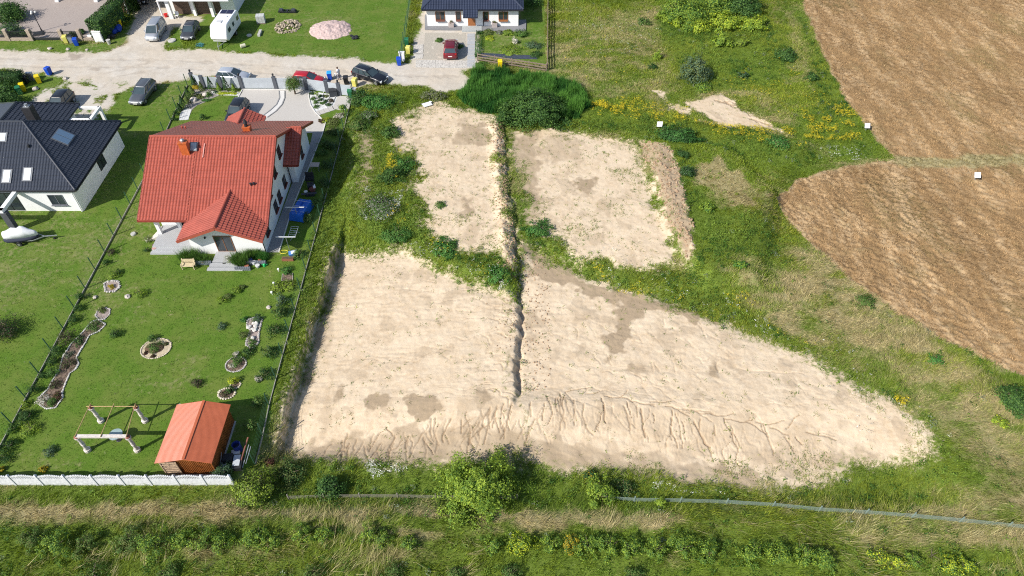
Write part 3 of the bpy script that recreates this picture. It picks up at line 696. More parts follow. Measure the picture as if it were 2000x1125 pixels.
def tiles(mb, poly, pitch=.30, row=.38, amp=.05, step=.04, th=.16):
    """roof plane as real corrugated tile courses clipped to the (convex) outline, on a slab; poly[0]->poly[1] is the eave"""
    p = [Vector(q) for q in poly]; u = (p[1] - p[0]); u.z = 0; u.normalize()
    nrm = Vector((0, 0, 0))
    for i in range(len(p)): nrm += (p[i] - p[0]).cross(p[(i + 1) % len(p)] - p[0])
    nrm.normalize()
    if nrm.z < 0: nrm = -nrm
    v = nrm.cross(u).normalized()
    if v.z < 0: v = -v           # v runs up the slope
    o = p[0]; uu = [(q - o).dot(u) for q in p]; vv = [(q - o).dot(v) for q in p]
    u0, u1, v0, v1 = min(uu) - pitch, max(uu) + pitch, min(vv) - row, max(vv) + row
    bm = bmesh.new(); prof = [(0, 0), (.22, .75), (.42, 1), (.62, .7), (.82, .05)]
    us = []; x = math.floor(u0 / pitch) * pitch
    while x < u1: us += [(x + a * pitch, b * amp) for a, b in prof]; x += pitch
    y = math.floor(v0 / row) * row; prev = None
    while y < v1:
        lo = [bm.verts.new(o + u * a + v * y + nrm * (b + step + .03)) for a, b in us]
        hi = [bm.verts.new(o + u * a + v * (y + row) + nrm * (b + .03)) for a, b in us]
        for i in range(len(us) - 1):
            bm.faces.new((lo[i], lo[i + 1], hi[i + 1], hi[i]))
            if prev: bm.faces.new((prev[i], prev[i + 1], lo[i + 1], lo[i]))
        prev = hi; y += row
    cen = sum(p, Vector()) / len(p)
    for i in range(len(p)):
        a, b = p[i], p[(i + 1) % len(p)]; e = (b - a).normalized(); cn = e.cross(nrm)
        if cn.dot(cen - a) > 0: cn = -cn
        bmesh.ops.bisect_plane(bm, geom=list(bm.verts) + list(bm.edges) + list(bm.faces), plane_co=a, plane_no=cn, clear_outer=True)
    bm.verts.index_update()
    mb.add([q.co for q in bm.verts], [tuple(q.index for q in f.verts) for f in bm.faces]); bm.free()
    mb.slab([q + nrm * .02 for q in p], th)
def cap(mb, a, b, r=.11):
    mb.tube(Vector(a) + Vector((0, 0, .05)), Vector(b) + Vector((0, 0, .05)), r, n=8)
def window(par, c, wd, ht, face, frame=DARKW, glass=GLASS, sill=None, mull=1, dep=.10):
    """c: centre-bottom of the opening on the wall plane; face: outward angle"""
    f = MB(); n = Vector((math.cos(face), math.sin(face), 0)); t = Vector((-n.y, n.x, 0)); C = Vector(c)
    t_ = .07
    def bx(m, du, z0, z1, w_, d0, d1):
        m.bar(C + t * du + n * d0 + Vector((0, 0, (z0 + z1) / 2)), C + t * du + n * d1 + Vector((0, 0, (z0 + z1) / 2)), w_, z1 - z0)
    bx(f, -wd / 2 + t_ / 2, 0, ht, t_, -.02, .045); bx(f, wd / 2 - t_ / 2, 0, ht, t_, -.02, .045)
    bx(f, 0, 0, t_, wd - 2 * t_, -.02, .043); bx(f, 0, ht - t_, ht, wd - 2 * t_, -.02, .043)
    for k in range(mull): bx(f, wd * ((k + 1) / (mull + 1) - .5), t_, ht - t_, t_ * .9, -.02, .04)
    fo = f.build('window', frame, par)
    g_ = MB(); bx(g_, 0, t_, ht - t_, wd - 2 * t_, -.02, .015); g_.build('pane', glass, fo)
    if sill:
        s_ = MB(); bx(s_, 0, -.06, 0, wd + .16, -.02, .16); s_.build('sill', sill, fo)
    return fo
# ================================================================== red-roofed house
def red_house():
    H = thing('red_roofed_house', 'large white house with a red tiled roof, front gable and orange chimneys', 'house', (-29.5, 60, 0))
    O = Vector((-29.5, 60, 0)); L = lambda x, y, z: (x - O.x, y - O.y, z)
    w_ = MB()
    prof = [(53.6 - 60, 0), (67.4 - 60, 0), (67.4 - 60, 3.05), (59.2 - 60, 6.85), (53.6 - 60, 3.88)]
    w_.xprism(prof, -35.2 + 29.5, -23.9 + 29.5)
    an = [(-30.9, 0), (-23.93, 0), (-23.93, 2.62), (-27.35, 4.1), (-30.9, 2.68)]
    n = len(an); vs = [L(x, 49.8, z) for x, z in an] + [L(x, 53.62, z) for x, z in an]
    w_.add(vs, [tuple(range(n)), tuple(range(2 * n - 1, n - 1, -1))] + [(i, n + i, n + (i + 1) % n, (i + 1) % n) for i in range(n)])
    w_.xprism([(60.9 - 60, 0), (67.38 - 60, 0), (67.38 - 60, 3.0), (63.9 - 60, 4.65), (60.9 - 60, 2.85)], -23.95 + 29.5, -23.1 + 29.5)
    w_.build('wall', WHITE, H)
    r = MB()
    tiles(r, [L(-35.9, 51.4, 2.91), L(-31.2, 51.4, 2.91), L(-31.2, 59.2, 7.06), L(-35.9, 59.2, 7.06)])
    tiles(r, [L(-31.2, 50.95, 2.67), L(-23.4, 50.95, 2.67), L(-23.4, 59.2, 7.06), L(-31.2, 59.2, 7.06)])
    tiles(r, [L(-23.4, 68.1, 2.9), L(-35.9, 68.1, 2.9), L(-35.9, 59.2, 7.06), L(-23.4, 59.2, 7.06)], row=.5)
    tiles(r, [L(-22.4, 68.1, 2.9), L(-23.4, 68.1, 2.9), L(-23.4, 63.9, 4.87), L(-22.4, 63.9, 4.87)])
    tiles(r, [L(-23.9, 60.1, 2.9), L(-22.35, 60.1, 2.9), L(-22.35, 63.9, 4.98), L(-23.9, 63.9, 4.98)])
    cap(r, L(-35.9, 59.2, 7.1), L(-23.4, 59.2, 7.1)); cap(r, L(-23.4, 63.9, 5.0), L(-22.3, 63.9, 5.0))
    rf = r.build('roof', RED_T, H)
    c_ = MB()      # barge boards and gutters
    for a, b in (((-23.38, 50.95, 2.6), (-23.38, 59.2, 7.0)), ((-23.38, 59.2, 7.0), (-23.38, 63.9, 4.8)), ((-22.3, 63.9, 4.85), (-22.3, 68.1, 2.85)), ((-22.3, 60.1, 2.82), (-22.3, 63.9, 4.9)), ((-35.95, 51.4, 2.82), (-35.95, 59.2, 7.0)), ((-35.95, 59.2, 7.0), (-35.95, 68.1, 2.85))):
        c_.bar(L(*a), L(*b), .07, .26)
    c_.bar(L(-35.95, 51.34, 2.82), L(-31.3, 51.34, 2.82), .13, .12); c_.bar(L(-36, 68.2, 2.85), L(-22.3, 68.2, 2.85), .12, .12); c_.bar(L(-23.9, 60.03, 2.82), L(-22.3, 60.03, 2.82), .11, .11)
    c_.bar(L(-31.3, 51.34, 2.8), L(-31.3, 50.9, 2.6), .1, .2)
    c_.build('gutter', mat('maroon_trim', (.25, .05, .035), .4), rf)
    g_ = MB()
    tiles(g_, [L(-31.38, 51.15, 2.68), L(-31.38, 48.7, 2.68), L(-27.35, 48.7, 4.33), L(-27.35, 54.15, 4.33)])
    tiles(g_, [L(-23.35, 48.7, 2.68), L(-23.35, 50.95, 2.68), L(-27.35, 54.15, 4.33), L(-27.35, 48.7, 4.33)])
    cap(g_, L(-27.35, 48.7, 4.36), L(-27.35, 54.2, 4.36)); g_.bar(L(-31.4, 48.66, 2.6), L(-27.35, 48.66, 4.24), .06, .26); g_.bar(L(-27.35, 48.66, 4.24), L(-23.33, 48.66, 2.6), .06, .26)
    g_.build('gable_roof', RED_T, H)
    p_ = MB()
    tiles(p_, [L(-32.2, 69.6, 2.6), L(-32.2, 67.0, 2.6), L(-30.1, 66.6, 3.65), L(-30.1, 69.6, 3.65)])
    tiles(p_, [L(-28.0, 67.0, 2.6), L(-28.0, 69.6, 2.6), L(-30.1, 69.6, 3.65), L(-30.1, 66.6, 3.65)])
    cap(p_, L(-30.1, 66.5, 3.7), L(-30.1, 69.6, 3.7)); p_.build('porch_roof', RED_T, H)
    for x in (-31.9, -28.3): q = MB(); q.box(L(x, 69.2, 0), (.25, .25, 2.5)); q.build('porch_post', WHITE, H)
    for (x, y, zb, h, s, dk) in ((-32.05, 57.7, 5.9, 1.55, .78, False), (-27.35, 62.2, 5.2, 1.0, .72, True)):
        ch = MB(); ch.box(L(x, y, zb), (s, s * .85, h)); ch.box(L(x, y, zb + h), (s + .1, s * .85 + .1, .09))
        co = ch.build('chimney', mat('orange_sheet', (.50, .12, .035), .4, .15, scale=3), H)
        k = MB(); k.lathe(L(x, y, zb + h + .09), [(.17, 0), (.17, .18), (.22, .2), (.1, .3)] if not dk else [(.2, 0), (.15, .35), (.24, .4), (.05, .85)], 10)
        k.build('chimney_pot', BLACK if dk else GREYM, co)
    sk = MB(); a = Vector(L(-31.35, 58.1, 6.62)); sl = Vector((0, 1, .532)).normalized(); nn = Vector((0, -.532, 1)).normalized(); X = Vector((1, 0, 0))
    def onroof(m, cx, wv, wu, t0, t1):
        m.add([cx + X * (i * wu / 2) + sl * (j * wv / 2) + nn * t for t in (t0, t1) for i, j in ((-1, -1), (1, -1), (1, 1), (-1, 1))], [(0, 3, 2, 1), (4, 5, 6, 7), (0, 1, 5, 4), (1, 2, 6, 5), (2, 3, 7, 6), (3, 0, 4, 7)])
    onroof(sk, a, .95, .72, 0, .12); so = sk.build('skylight', mat('grey_flashing', (.2, .21, .22), .5), H)
    gl = MB(); onroof(gl, a, .78, .54, .1, .15); gl.build('pane', mat('pale_glass', (.42, .47, .5), .15, .05, spec=.8), so)
    ln = MB(); onroof(ln, Vector(L(-30.35, 57.8, 6.38)), 1.5, .09, .05, .11); ln.build('ridge_strip', mat('pale_red_strip', (.6, .3, .26), .5), H)
    for x, y in ((-25.35, 54.55), (-25.05, 54.6), (-34.7, 63.5), (-34.35, 63.5)):
        z = 7.06 - (59.2 - y) * .532 if y < 59 else 7.06 - (y - 59.2) * .467
        v = MB(); v.tube(L(x, y, z), L(x, y, z + .28), .08, .08); v.lathe(L(x, y, z + .28), [(.12, 0), (.12, .06), (.03, .1)], 8); v.build('roof_vent', RED_T if y > 60 else BLACK, H)
    SI = mat('maroon_sill', (.22, .06, .045), .5)
    for y, z in ((51.6, 1.0), (54.6, 3.0), (55.2, .9), (56.8, .9), (59.2, .95), (57.4, 3.6), (60.0, 4.1)):
        window(H, L(-23.9, y, z), 1.0, 1.15, 0, sill=SI)
    window(H, L(-23.1, 64.2, 1.0), .95, 1.25, 0, sill=SI)
    d = window(H, L(-27.6, 49.8, .35), 1.7, 2.05, -math.pi / 2, frame=mat('brown_door_frame', (.22, .1, .05), .4)); d.name = 'terrace_door'
    d = window(H, L(-32.6, 53.6, .35), 1.8, 2.0, -math.pi / 2, frame=DARKW); d.name = 'terrace_door'
    lamp = MB(); lamp.box(L(-29.2, 49.72, 2.1), (.12, .14, .2)); lamp.build('wall_lamp', BLACK, H)
    t = MB(); t.box(L(-33.0, 52.0, 0), (4.1, 3.3, .45)); t.box(L(-33.0, 50.2, 0), (4.1, .36, .3)); t.box(L(-33.05, 49.85, 0), (4.2, .34, .15)); t.build('terrace', SLABS, H)
    t = MB(); t.add([L(-36.0, 51.6, 0), L(-35.05, 53.3, 0), L(-35.05, 51.8, 0), L(-36.0, 51.6, .05), L(-35.05, 53.3, .55), L(-35.05, 51.8, .44)], [(0, 1, 2), (3, 5, 4), (0, 3, 4, 1), (1, 4, 5, 2), (2, 5, 3, 0)]); t.build('terrace_ramp', mat('cream_stone', (.6, .56, .5), .9), H)
    for q in ((-34.85, 52.3), (-33.2, 53.2)): pl = MB(); pl.box(L(*q, .45), (.32, .32, 2.5)); pl.build('terrace_pillar', WHITE, H)
    for q in ((-23.75, 60.8), (-23.85, 49.72)): dp = MB(); dp.tube(L(*q, 0), L(*q, 2.6), .05); dp.build('downpipe', BLACK, H)
    # entrance steps of the gable
    s_ = MB(); s_.box(L(-27.7, 49.05, 0), (1.9, 1.5, .36)); s_.box(L(-27.5, 48.05, 0), (2.7, .5, .24)); s_.box(L(-27.3, 47.65, 0), (3.4, .4, .12)); s_.build('front_steps', SLABS, H)
    for a, b in (((-30.05, 48.35, 0), (2.6, .22, .42)), ((-24.9, 48.35, 0), (2.7, .22, .42)), ((-25.6, 47.6, 0), (1.5, .2, .36))):
        pw = MB(); n_ = int(b[0] / .16)
        for i in range(n_): pw.box(L(a[0] - b[0] / 2 + (i + .5) * b[0] / n_, a[1], 0), (b[0] / n_ * .93, b[1], b[2]), top=.9)
        pw.box(L(*a), (b[0], b[1] * .7, b[2] * .9)); pw.build('planter_wall', mat('ribbed_slate', (.17, .19, .22), .8, .3, scale=10), H)
red_house()

# ================================================================== anthracite-roofed house
def dark_house():
    O = Vector((-52, 62, 0)); L = lambda x, y, z: (x - O.x, y - O.y, z)
    H = thing('dark_roofed_house', 'white house with an anthracite hipped tiled roof and roof windows', 'house', (O.x, O.y, 0))
    w_ = MB(); w_.box(L(-54.15, 61.85, 0), (19.7, 11.3, 2.8)); w_.box(L(-54.6, 69.0, 0), (8.4, 3.2, 2.75)); w_.build('wall', WHITE, H)
    e = 2.85; r = MB(); XE, XW = -43.9, -64.4; YF, YB = 56.05, 68.25; k = 6.1; rz_ = 6.85
    A, B_, C_, D = (XE, YF, e), (XE, YB, e), (XW, YB, e), (XW, YF, e); R1, R2 = (XE - k, YF + k, rz_), (XW + k, YF + k, rz_)
    tiles(r, [L(*D), L(*A), L(*R1), L(*R2)]); tiles(r, [L(*A), L(*B_), L(*R1)]); tiles(r, [L(*B_), L(*C_), L(*R2), L(*R1)], row=.5); tiles(r, [L(*C_), L(*D), L(*R2)], row=.5)
    for a, b in ((A, R1), (B_, R1), (C_, R2), (D, R2), (R1, R2)): cap(r, L(*a), L(*b), .10)
    # rear wing
    e2 = 2.85; q = 4.6; r2 = 5.15; x0, x1, y1 = -59.2, -50.0, 71.8
    tiles(r, [L(x1, 64.5, e2), L(x1, y1, e2), L(x1 - q, y1 - q * .75, r2), L(x1 - q, 62.5, r2)])
    tiles(r, [L(x1, y1, e2), L(x0, y1, e2), L(x0 + q, y1 - q * .75, r2)], row=.5)
    tiles(r, [L(x0, y1, e2), L(x0, 64.5, e2), L(x0 + q, 62.5, r2), L(x0 + q, y1 - q * .75, r2)])
    cap(r, L(x1, y1, e2), L(x1 - q, y1 - q * .75, r2)); cap(r, L(x1 - q, y1 - q * .75, r2), L(x1 - q, 63, r2)); cap(r, L(x0, y1, e2), L(x0 + q, y1 - q * .75, r2))
    sg = r
    for t in np.linspace(.02, .98, 30):
        p = Vector(R1).lerp(Vector(B_), t); sg.box(L(p.x + .05, p.y, p.z + .12), (.09, .09, .07))
    for t in np.linspace(.02, .98, 20):
        p = Vector((x1 - q, y1 - q * .75, r2)).lerp(Vector((x1, y1, e2)), t); sg.box(L(p.x + .05, p.y, p.z + .12), (.09, .09, .07))
    rf = r.build('roof', DARK_T, H)
    gt = MB(); gt.bar(L(XW, YF - .07, e - .12), L(XE, YF - .07, e - .12), .12, .12); gt.bar(L(XE + .06, YF, e - .12), L(XE + .06, YB, e - .12), .12, .12); gt.build('gutter', BLACK, rf)
    ch = MB(); ch.box(L(-50.9, 64.9, 4.2), (.9, .8, 2.7)); co = ch.build('chimney', mat('black_brick', (.03, .03, .034), .6), H)
    k2 = MB(); k2.box(L(-50.9, 64.9, 6.9), (.6, .5, .06)); k2.lathe(L(-50.9, 64.9, 6.96), [(.16, 0), (.16, .25)], 10); k2.build('chimney_pot', GREYM, co)
    # roof windows, front slope
    def rw(cx, cy, side, wd, ln, glass, n=1):
        if side == 'f': z = e + (cy - YF) * (rz_ - e) / k; up = Vector((0, k, rz_ - e)).normalized(); t = Vector((1, 0, 0))
        else: z = e + (XE - cx) * (rz_ - e) / k; up = Vector((-k, 0, rz_ - e)).normalized(); t = Vector((0, 1, 0))
        nn = t.cross(up); nn = nn if nn.z > 0 else -nn; C = Vector(L(cx, cy, z))
        def pan(m, o_, a, b, t0, t1):
            m.add([o_ + t * (i * a / 2) + up * (j * b / 2) + nn * h for h in (t0, t1) for i, j in ((-1, -1), (1, -1), (1, 1), (-1, 1))], [(0, 3, 2, 1), (4, 5, 6, 7), (0, 1, 5, 4), (1, 2, 6, 5), (2, 3, 7, 6), (3, 0, 4, 7)])
        m = MB(); pan(m, C, wd * n + .18, ln + .2, 0, .14); f = m.build('skylight', mat('grey_window_frame', (.16, .17, .19), .45), H)
        for i in range(n):
            g_ = MB(); pan(g_, C + t * (wd * (i - (n - 1) / 2)), wd - .1, ln, .12, .17); g_.build('pane', glass, f)
    PGL = mat('bright_roof_glass', (.62, .66, .7), .12, .05, spec=.9); BGL = mat('sky_roof_glass', (.16, .25, .36), .06, .05, spec=1.0)
    a = P(44, 323, 4.9); rw(a[0], a[1], 'f', .8, 1.25, PGL); a = P(2, 325, 4.9); rw(a[0], a[1], 'f', .8, 1.25, PGL); a = P(3, 264, 6.2); rw(a[0], a[1], 'f', .8, .8, PGL)
    a = P(142, 279, 4.9); rw(-46.9, 62.3, 's', .85, 1.5, BGL, 2)
    for (x, y) in ((-49.0, 59.8), (-54.4, 61.2)):
        z = e + (y - YF) * (rz_ - e) / k; v = MB(); v.tube(L(x, y, z), L(x, y, z + .3), .1); v.lathe(L(x, y, z + .3), [(.15, 0), (.15, .06), (.03, .1)], 8); v.build('roof_vent', BLACK, H)
    window(H, L(-44.3, 62.4, .95), 1.5, 1.3, 0, frame=BLACK); window(H, L(-46.4, 56.2, .8), 1.55, 1.35, -math.pi / 2, frame=mat('grey_window_frame', (.16, .17, .19), .45), sill=SLATE)
    window(H, L(-52.0, 56.2, .1), 3.4, 2.3, -math.pi / 2, frame=BLACK, mull=2)
    dp = MB(); dp.tube(L(-44.45, 56.1, 0), L(-44.45, 56.1, 2.75), .06); dp.build('downpipe', WPAINT, H)
    tb = MB(); tb.bar(L(-50.0, 56.2, 2.6), L(-50.0, 53.0, 2.6), .42, .34); tb.bar(L(-49.8, 53.2, 2.6), L(-60, 53.2, 2.6), .42, .34); tb.build('terrace_beam', WHITE, H)
    for x in (-49.9, -60): tp = MB(); tp.box(L(x, 53.2, 0), (.62, .5, 2.42)); tp.build('terrace_post', mat('anthracite_plaster', (.075, .08, .09), .8), H)
    cf = MB(); x1_, y0, y1_ = -47.7, 68.9, 71.4
    for a, b in (((-50, y1_, 2.6), (x1_, y1_, 2.6)), ((x1_, y1_ + .15, 2.6), (x1_, y0, 2.6)), ((-50, y0, 2.6), (x1_, y0, 2.6))): cf.bar(L(*a), L(*b), .3, .3)
    cf.box(L(x1_, y1_, 0), (.3, .3, 2.45)); cf.box(L(x1_, y0, 0), (.3, .3, 2.45)); cf.build('carport_frame', WHITE, H)
dark_house()

# ================================================================== bungalow at the end of the lane
def bungalow():
    O = Vector((-5.6, 100, 0)); L = lambda x, y, z: (x - O.x, y - O.y, z)
    H = thing('white_bungalow', 'white bungalow with a blue-black tiled roof, oak door and flower boxes', 'house', (O.x, O.y, 0))
    yf = P(900, 52)[1]; yf = 96.3
    w_ = MB(); w_.box(L(-5.55, yf + 4.5, 0), (12.9, 9, 2.75)); w_.build('wall', WHITE, H)
    x0, x1, y0, y1, e, rz_, k = -12.6, 1.6, yf - .5, yf + 9.5, 2.75, 5.9, 5.0
    r = MB(); tiles(r, [L(x0, y0, e), L(x1, y0, e), L(x1 - k, y0 + k, rz_), L(x0 + k, y0 + k, rz_)], pitch=.36, amp=.05)
    tiles(r, [L(x1, y0, e), L(x1, y1, e), L(x1 - k, y0 + k, rz_)], pitch=.36); tiles(r, [L(x0, y1, e), L(x0, y0, e), L(x0 + k, y0 + k, rz_)], pitch=.36)
    tiles(r, [L(x1, y1, e), L(x0, y1, e), L(x0 + k, y0 + k, rz_), L(x1 - k, y0 + k, rz_)], pitch=.36)
    for a, b in (((x0, y0, e), (x0 + k, y0 + k, rz_)), ((x1, y0, e), (x1 - k, y0 + k, rz_)), ((x0 + k, y0 + k, rz_), (x1 - k, y0 + k, rz_))): cap(r, L(*a), L(*b), .13)
    xa, xb = P(904, 28, 2.5)[0], P(933, 28, 2.5)[0]
    tiles(r, [L(xa, y0 - 1.0, 2.12), L(xb, y0 - 1.0, 2.12), L(xb, y0 + .1, 2.82), L(xa, y0 + .1, 2.82)], pitch=.36)
    rf = r.build('roof', BLUE_T, H)
    gt = MB(); gt.bar(L(x0, y0 - .07, e - .1), L(xa, y0 - .07, e - .1), .13, .12); gt.bar(L(xb, y0 - .07, e - .1), L(x1, y0 - .07, e - .1), .13, .12); gt.tube(L(xb + .7, yf - .06, 0), L(xb + .7, yf - .06, 2.2), .05); gt.build('gutter', BLACK, rf)
    for pc, wd in ((860, 1.35), (895.5, .75), (949.5, .75), (983, 1.35)):
        x = P(pc, 37, 1.2)[0]; f = window(H, L(x, yf, 1.0), wd, 1.25, -math.pi / 2, frame=OAK, mull=1 if wd > 1 else 0)
        b = MB(); b.box(L(x, yf - .18, .9), (wd * .95, .22, .18)); bo = b.build('flower_box', OAK if pc == 983 else mat('box_brown', (.18, .07, .05), .7), f)
    x = P(921, 42, 1)[0]; d = MB(); d.box(L(x, yf - .02, .15), (1.05, .12, 2.1)); do = d.build('front_door', OAK, H); h_ = MB(); h_.box(L(x + .38, yf - .1, 1.1), (.05, .05, .25)); h_.build('handle', GREYM, do)
    t = MB(); t.prism([L(*q, 0)[:2] for q in PX([(830, 59), (902, 60), (902, 52), (836, 51), (836, 30), (830, 30)])], 0, .14); t.prism([L(*q, 0)[:2] for q in PX([(941, 61), (1027, 62), (1028, 40), (1014, 40), (1014, 52), (941, 52)])], 0, .14); t.build('terrace', mat('terrace_grey', (.22, .22, .23), .8), H)
    t = MB(); t.prism([L(*q, 0)[:2] for q in PX([(902, 63), (941, 62.5), (941, 51), (903, 51)])], 0, .2); t.build('doorstep', mat('light_slab', (.4, .42, .42), .8), H)
    return yf
BY = bungalow()

# ================================================================== garage house, top left
def garage_house():
    O = Vector((-44, 100, 0)); L = lambda x, y, z: (x - O.x, y - O.y, z)
    H = thing('garage_house', 'white building with brown garage doors between white columns', 'house', (O.x, O.y, 0))
    xl, xr = P(338, 28)[0], P(470, 14)[0]; yb = P(360, 27)[1]
    w_ = MB(); w_.box(L((xl + xr) / 2, yb + 3.5, 0), (xr - xl, 7, 3.0)); w_.build('wall', WHITE, H)
    r = MB(); yf = P(380, 2, 2.9)[1]; r.box(L((xl + xr) / 2 - .2, (yf + yb + 8) / 2, 2.85), (xr - xl + .8, yb + 8 - yf, .3)); r.build('roof', WPAINT, H)
    for a, b in ((346, 376), (384, 414)):
        x0, x1 = P(a, 26)[0], P(b, 26)[0]; g_ = MB()
        for i in range(5): g_.box(L((x0 + x1) / 2, yb - .03, .02 + i * .48), (x1 - x0, .1, .46))
        g_.build('garage_door', mat('brown_garage_door', (.13, .085, .065), .6, .15), H)
    x = P(432, 22)[0]; g_ = MB(); g_.box(L(x, yb - .03, .05), (.95, .1, 2.1)); g_.build('door', mat('brown_garage_door', (.13, .085, .065), .6, .15), H)
    for px_, py_, s in ((337, 36, .5), (383, 30, .38), (418, 32, .42)):
        a = P(px_, py_); c_ = MB(); c_.box(L(a[0], a[1], 0), (s, s, 2.85)); c_.build('column', WPAINT, H)
    # open carport bay on the left
    for px_, py_ in ((252, 28), (318, 32)):
        a = P(px_, py_); c_ = MB(); c_.tube(L(a[0], a[1], 0), L(a[0], a[1], 2.9), .12, n=10); c_.build('carport_post', WPAINT, H)
    a, b = P(252, 28), P(318, 32); c_ = MB(); c_.box(L((a[0] + b[0]) / 2, a[1] + 3.6, 2.9), (b[0] - a[0] + .6, 7.4, .2)); c_.build('carport_roof', mat('brown_sheet', (.1, .07, .05), .7), H)
garage_house()
# columned porch of the neighbouring house beside the paved yard
H = thing('columned_porch', 'white porch columns of the house behind the paved yard', 'porch', (P(150, 0)[0], P(150, 0)[1], 0))
for px_ in (113, 189):
    a = P(px_, 3); m = MB(); m.box((a[0] - H.location.x, a[1] - H.location.y, 0), (.55, .55, .25)); m.lathe((a[0] - H.location.x, a[1] - H.location.y, .25), [(.2, 0), (.18, 2.3), (.24, 2.4)], 12); m.build('column', WPAINT, H)
m = MB(); m.box((0, 2.2, 0), (9.2, 4.2, .12)); m.build('threshold', PAVE_D, H); m = MB(); m.box((0, 1.9, 2.66), (7.6, 4.4, .25)); m.build('porch_roof', WPAINT, H)
m = MB(); m.box((0, 4.3, .12), (8.6, .3, 2.5)); m.build('wall', WHITE, H)
# ================================================================== vehicles
def carpaint(name, c, metal=.25, rough=.28):
    if name in MATS: return MATS[name]
    a = NT(name, rough, .6); n = a.noise(2.5, 5, .6); d = a.noise(20, 3, .7)
    a.col(a.mix(a.rng(d, .5, .85, 0, .10), a.mix(a.rng(n, .3, .7), tuple(q * .9 for q in c), c), (.30, .27, .23)))
    a.b.inputs['Metallic'].default_value = metal; a.b.inputs['Coat Weight'].default_value = .5
    a.set(a.b.inputs['Roughness'], a.rng(d, .3, .8, rough, rough + .15)); MATS[name] = a.m; return a.m
def loft(mb, st):
    """st: rings of equal point count, closed; skins and caps them"""
    n = len(st[0]); vs = [p for r in st for p in r]; fs = []
    for k in range(len(st) - 1):
        for i in range(n): fs.append((k * n + i, k * n + (i + 1) % n, (k + 1) * n + (i + 1) % n, (k + 1) * n + i))
    fs += [tuple(range(n)), tuple(range(len(st) * n - 1, (len(st) - 1) * n - 1, -1))]
    mb.add(vs, fs)
KINDS_ = {  # body stations (x/L, half-width factor, belt z, bottom z), cabin x at belt (rear, front), roof x (rear, front), roof z
 'hatch': dict(L=4.1, W=1.76, st=[(-.5, .80, .62, .32), (-.485, .93, .92, .24), (-.42, 1, .96, .2), (.15, 1, .93, .18), (.30, .99, .88, .18), (.42, .93, .76, .2), (.485, .82, .60, .24), (.5, .70, .48, .32)], cb=(-.475, .235), cr=(-.38, .02), rz=1.46),
 'estate': dict(L=4.75, W=1.82, st=[(-.5, .82, .66, .34), (-.485, .94, .93, .26), (-.42, 1, .96, .2), (.12, 1, .93, .18), (.28, .99, .9, .18), (.42, .94, .76, .2), (.485, .82, .6, .24), (.5, .7, .48, .32)], cb=(-.475, .20), cr=(-.415, .01), rz=1.47),
 'suv': dict(L=4.5, W=1.84, st=[(-.5, .82, .75, .4), (-.485, .95, 1.05, .32), (-.42, 1, 1.08, .26), (.12, 1, 1.06, .24), (.28, .99, 1.02, .24), (.42, .94, .92, .26), (.485, .84, .74, .3), (.5, .74, .6, .38)], cb=(-.47, .20), cr=(-.40, .03), rz=1.68),
 'van': dict(L=4.4, W=1.83, st=[(-.5, .9, 1.0, .34), (-.49, .98, 1.1, .26), (-.42, 1, 1.12, .22), (.18, 1, 1.1, .2), (.30, .99, 1.05, .2), (.42, .95, .9, .22), (.485, .85, .7, .26), (.5, .74, .55, .34)], cb=(-.49, .33), cr=(-.47, .12), rz=1.84)}
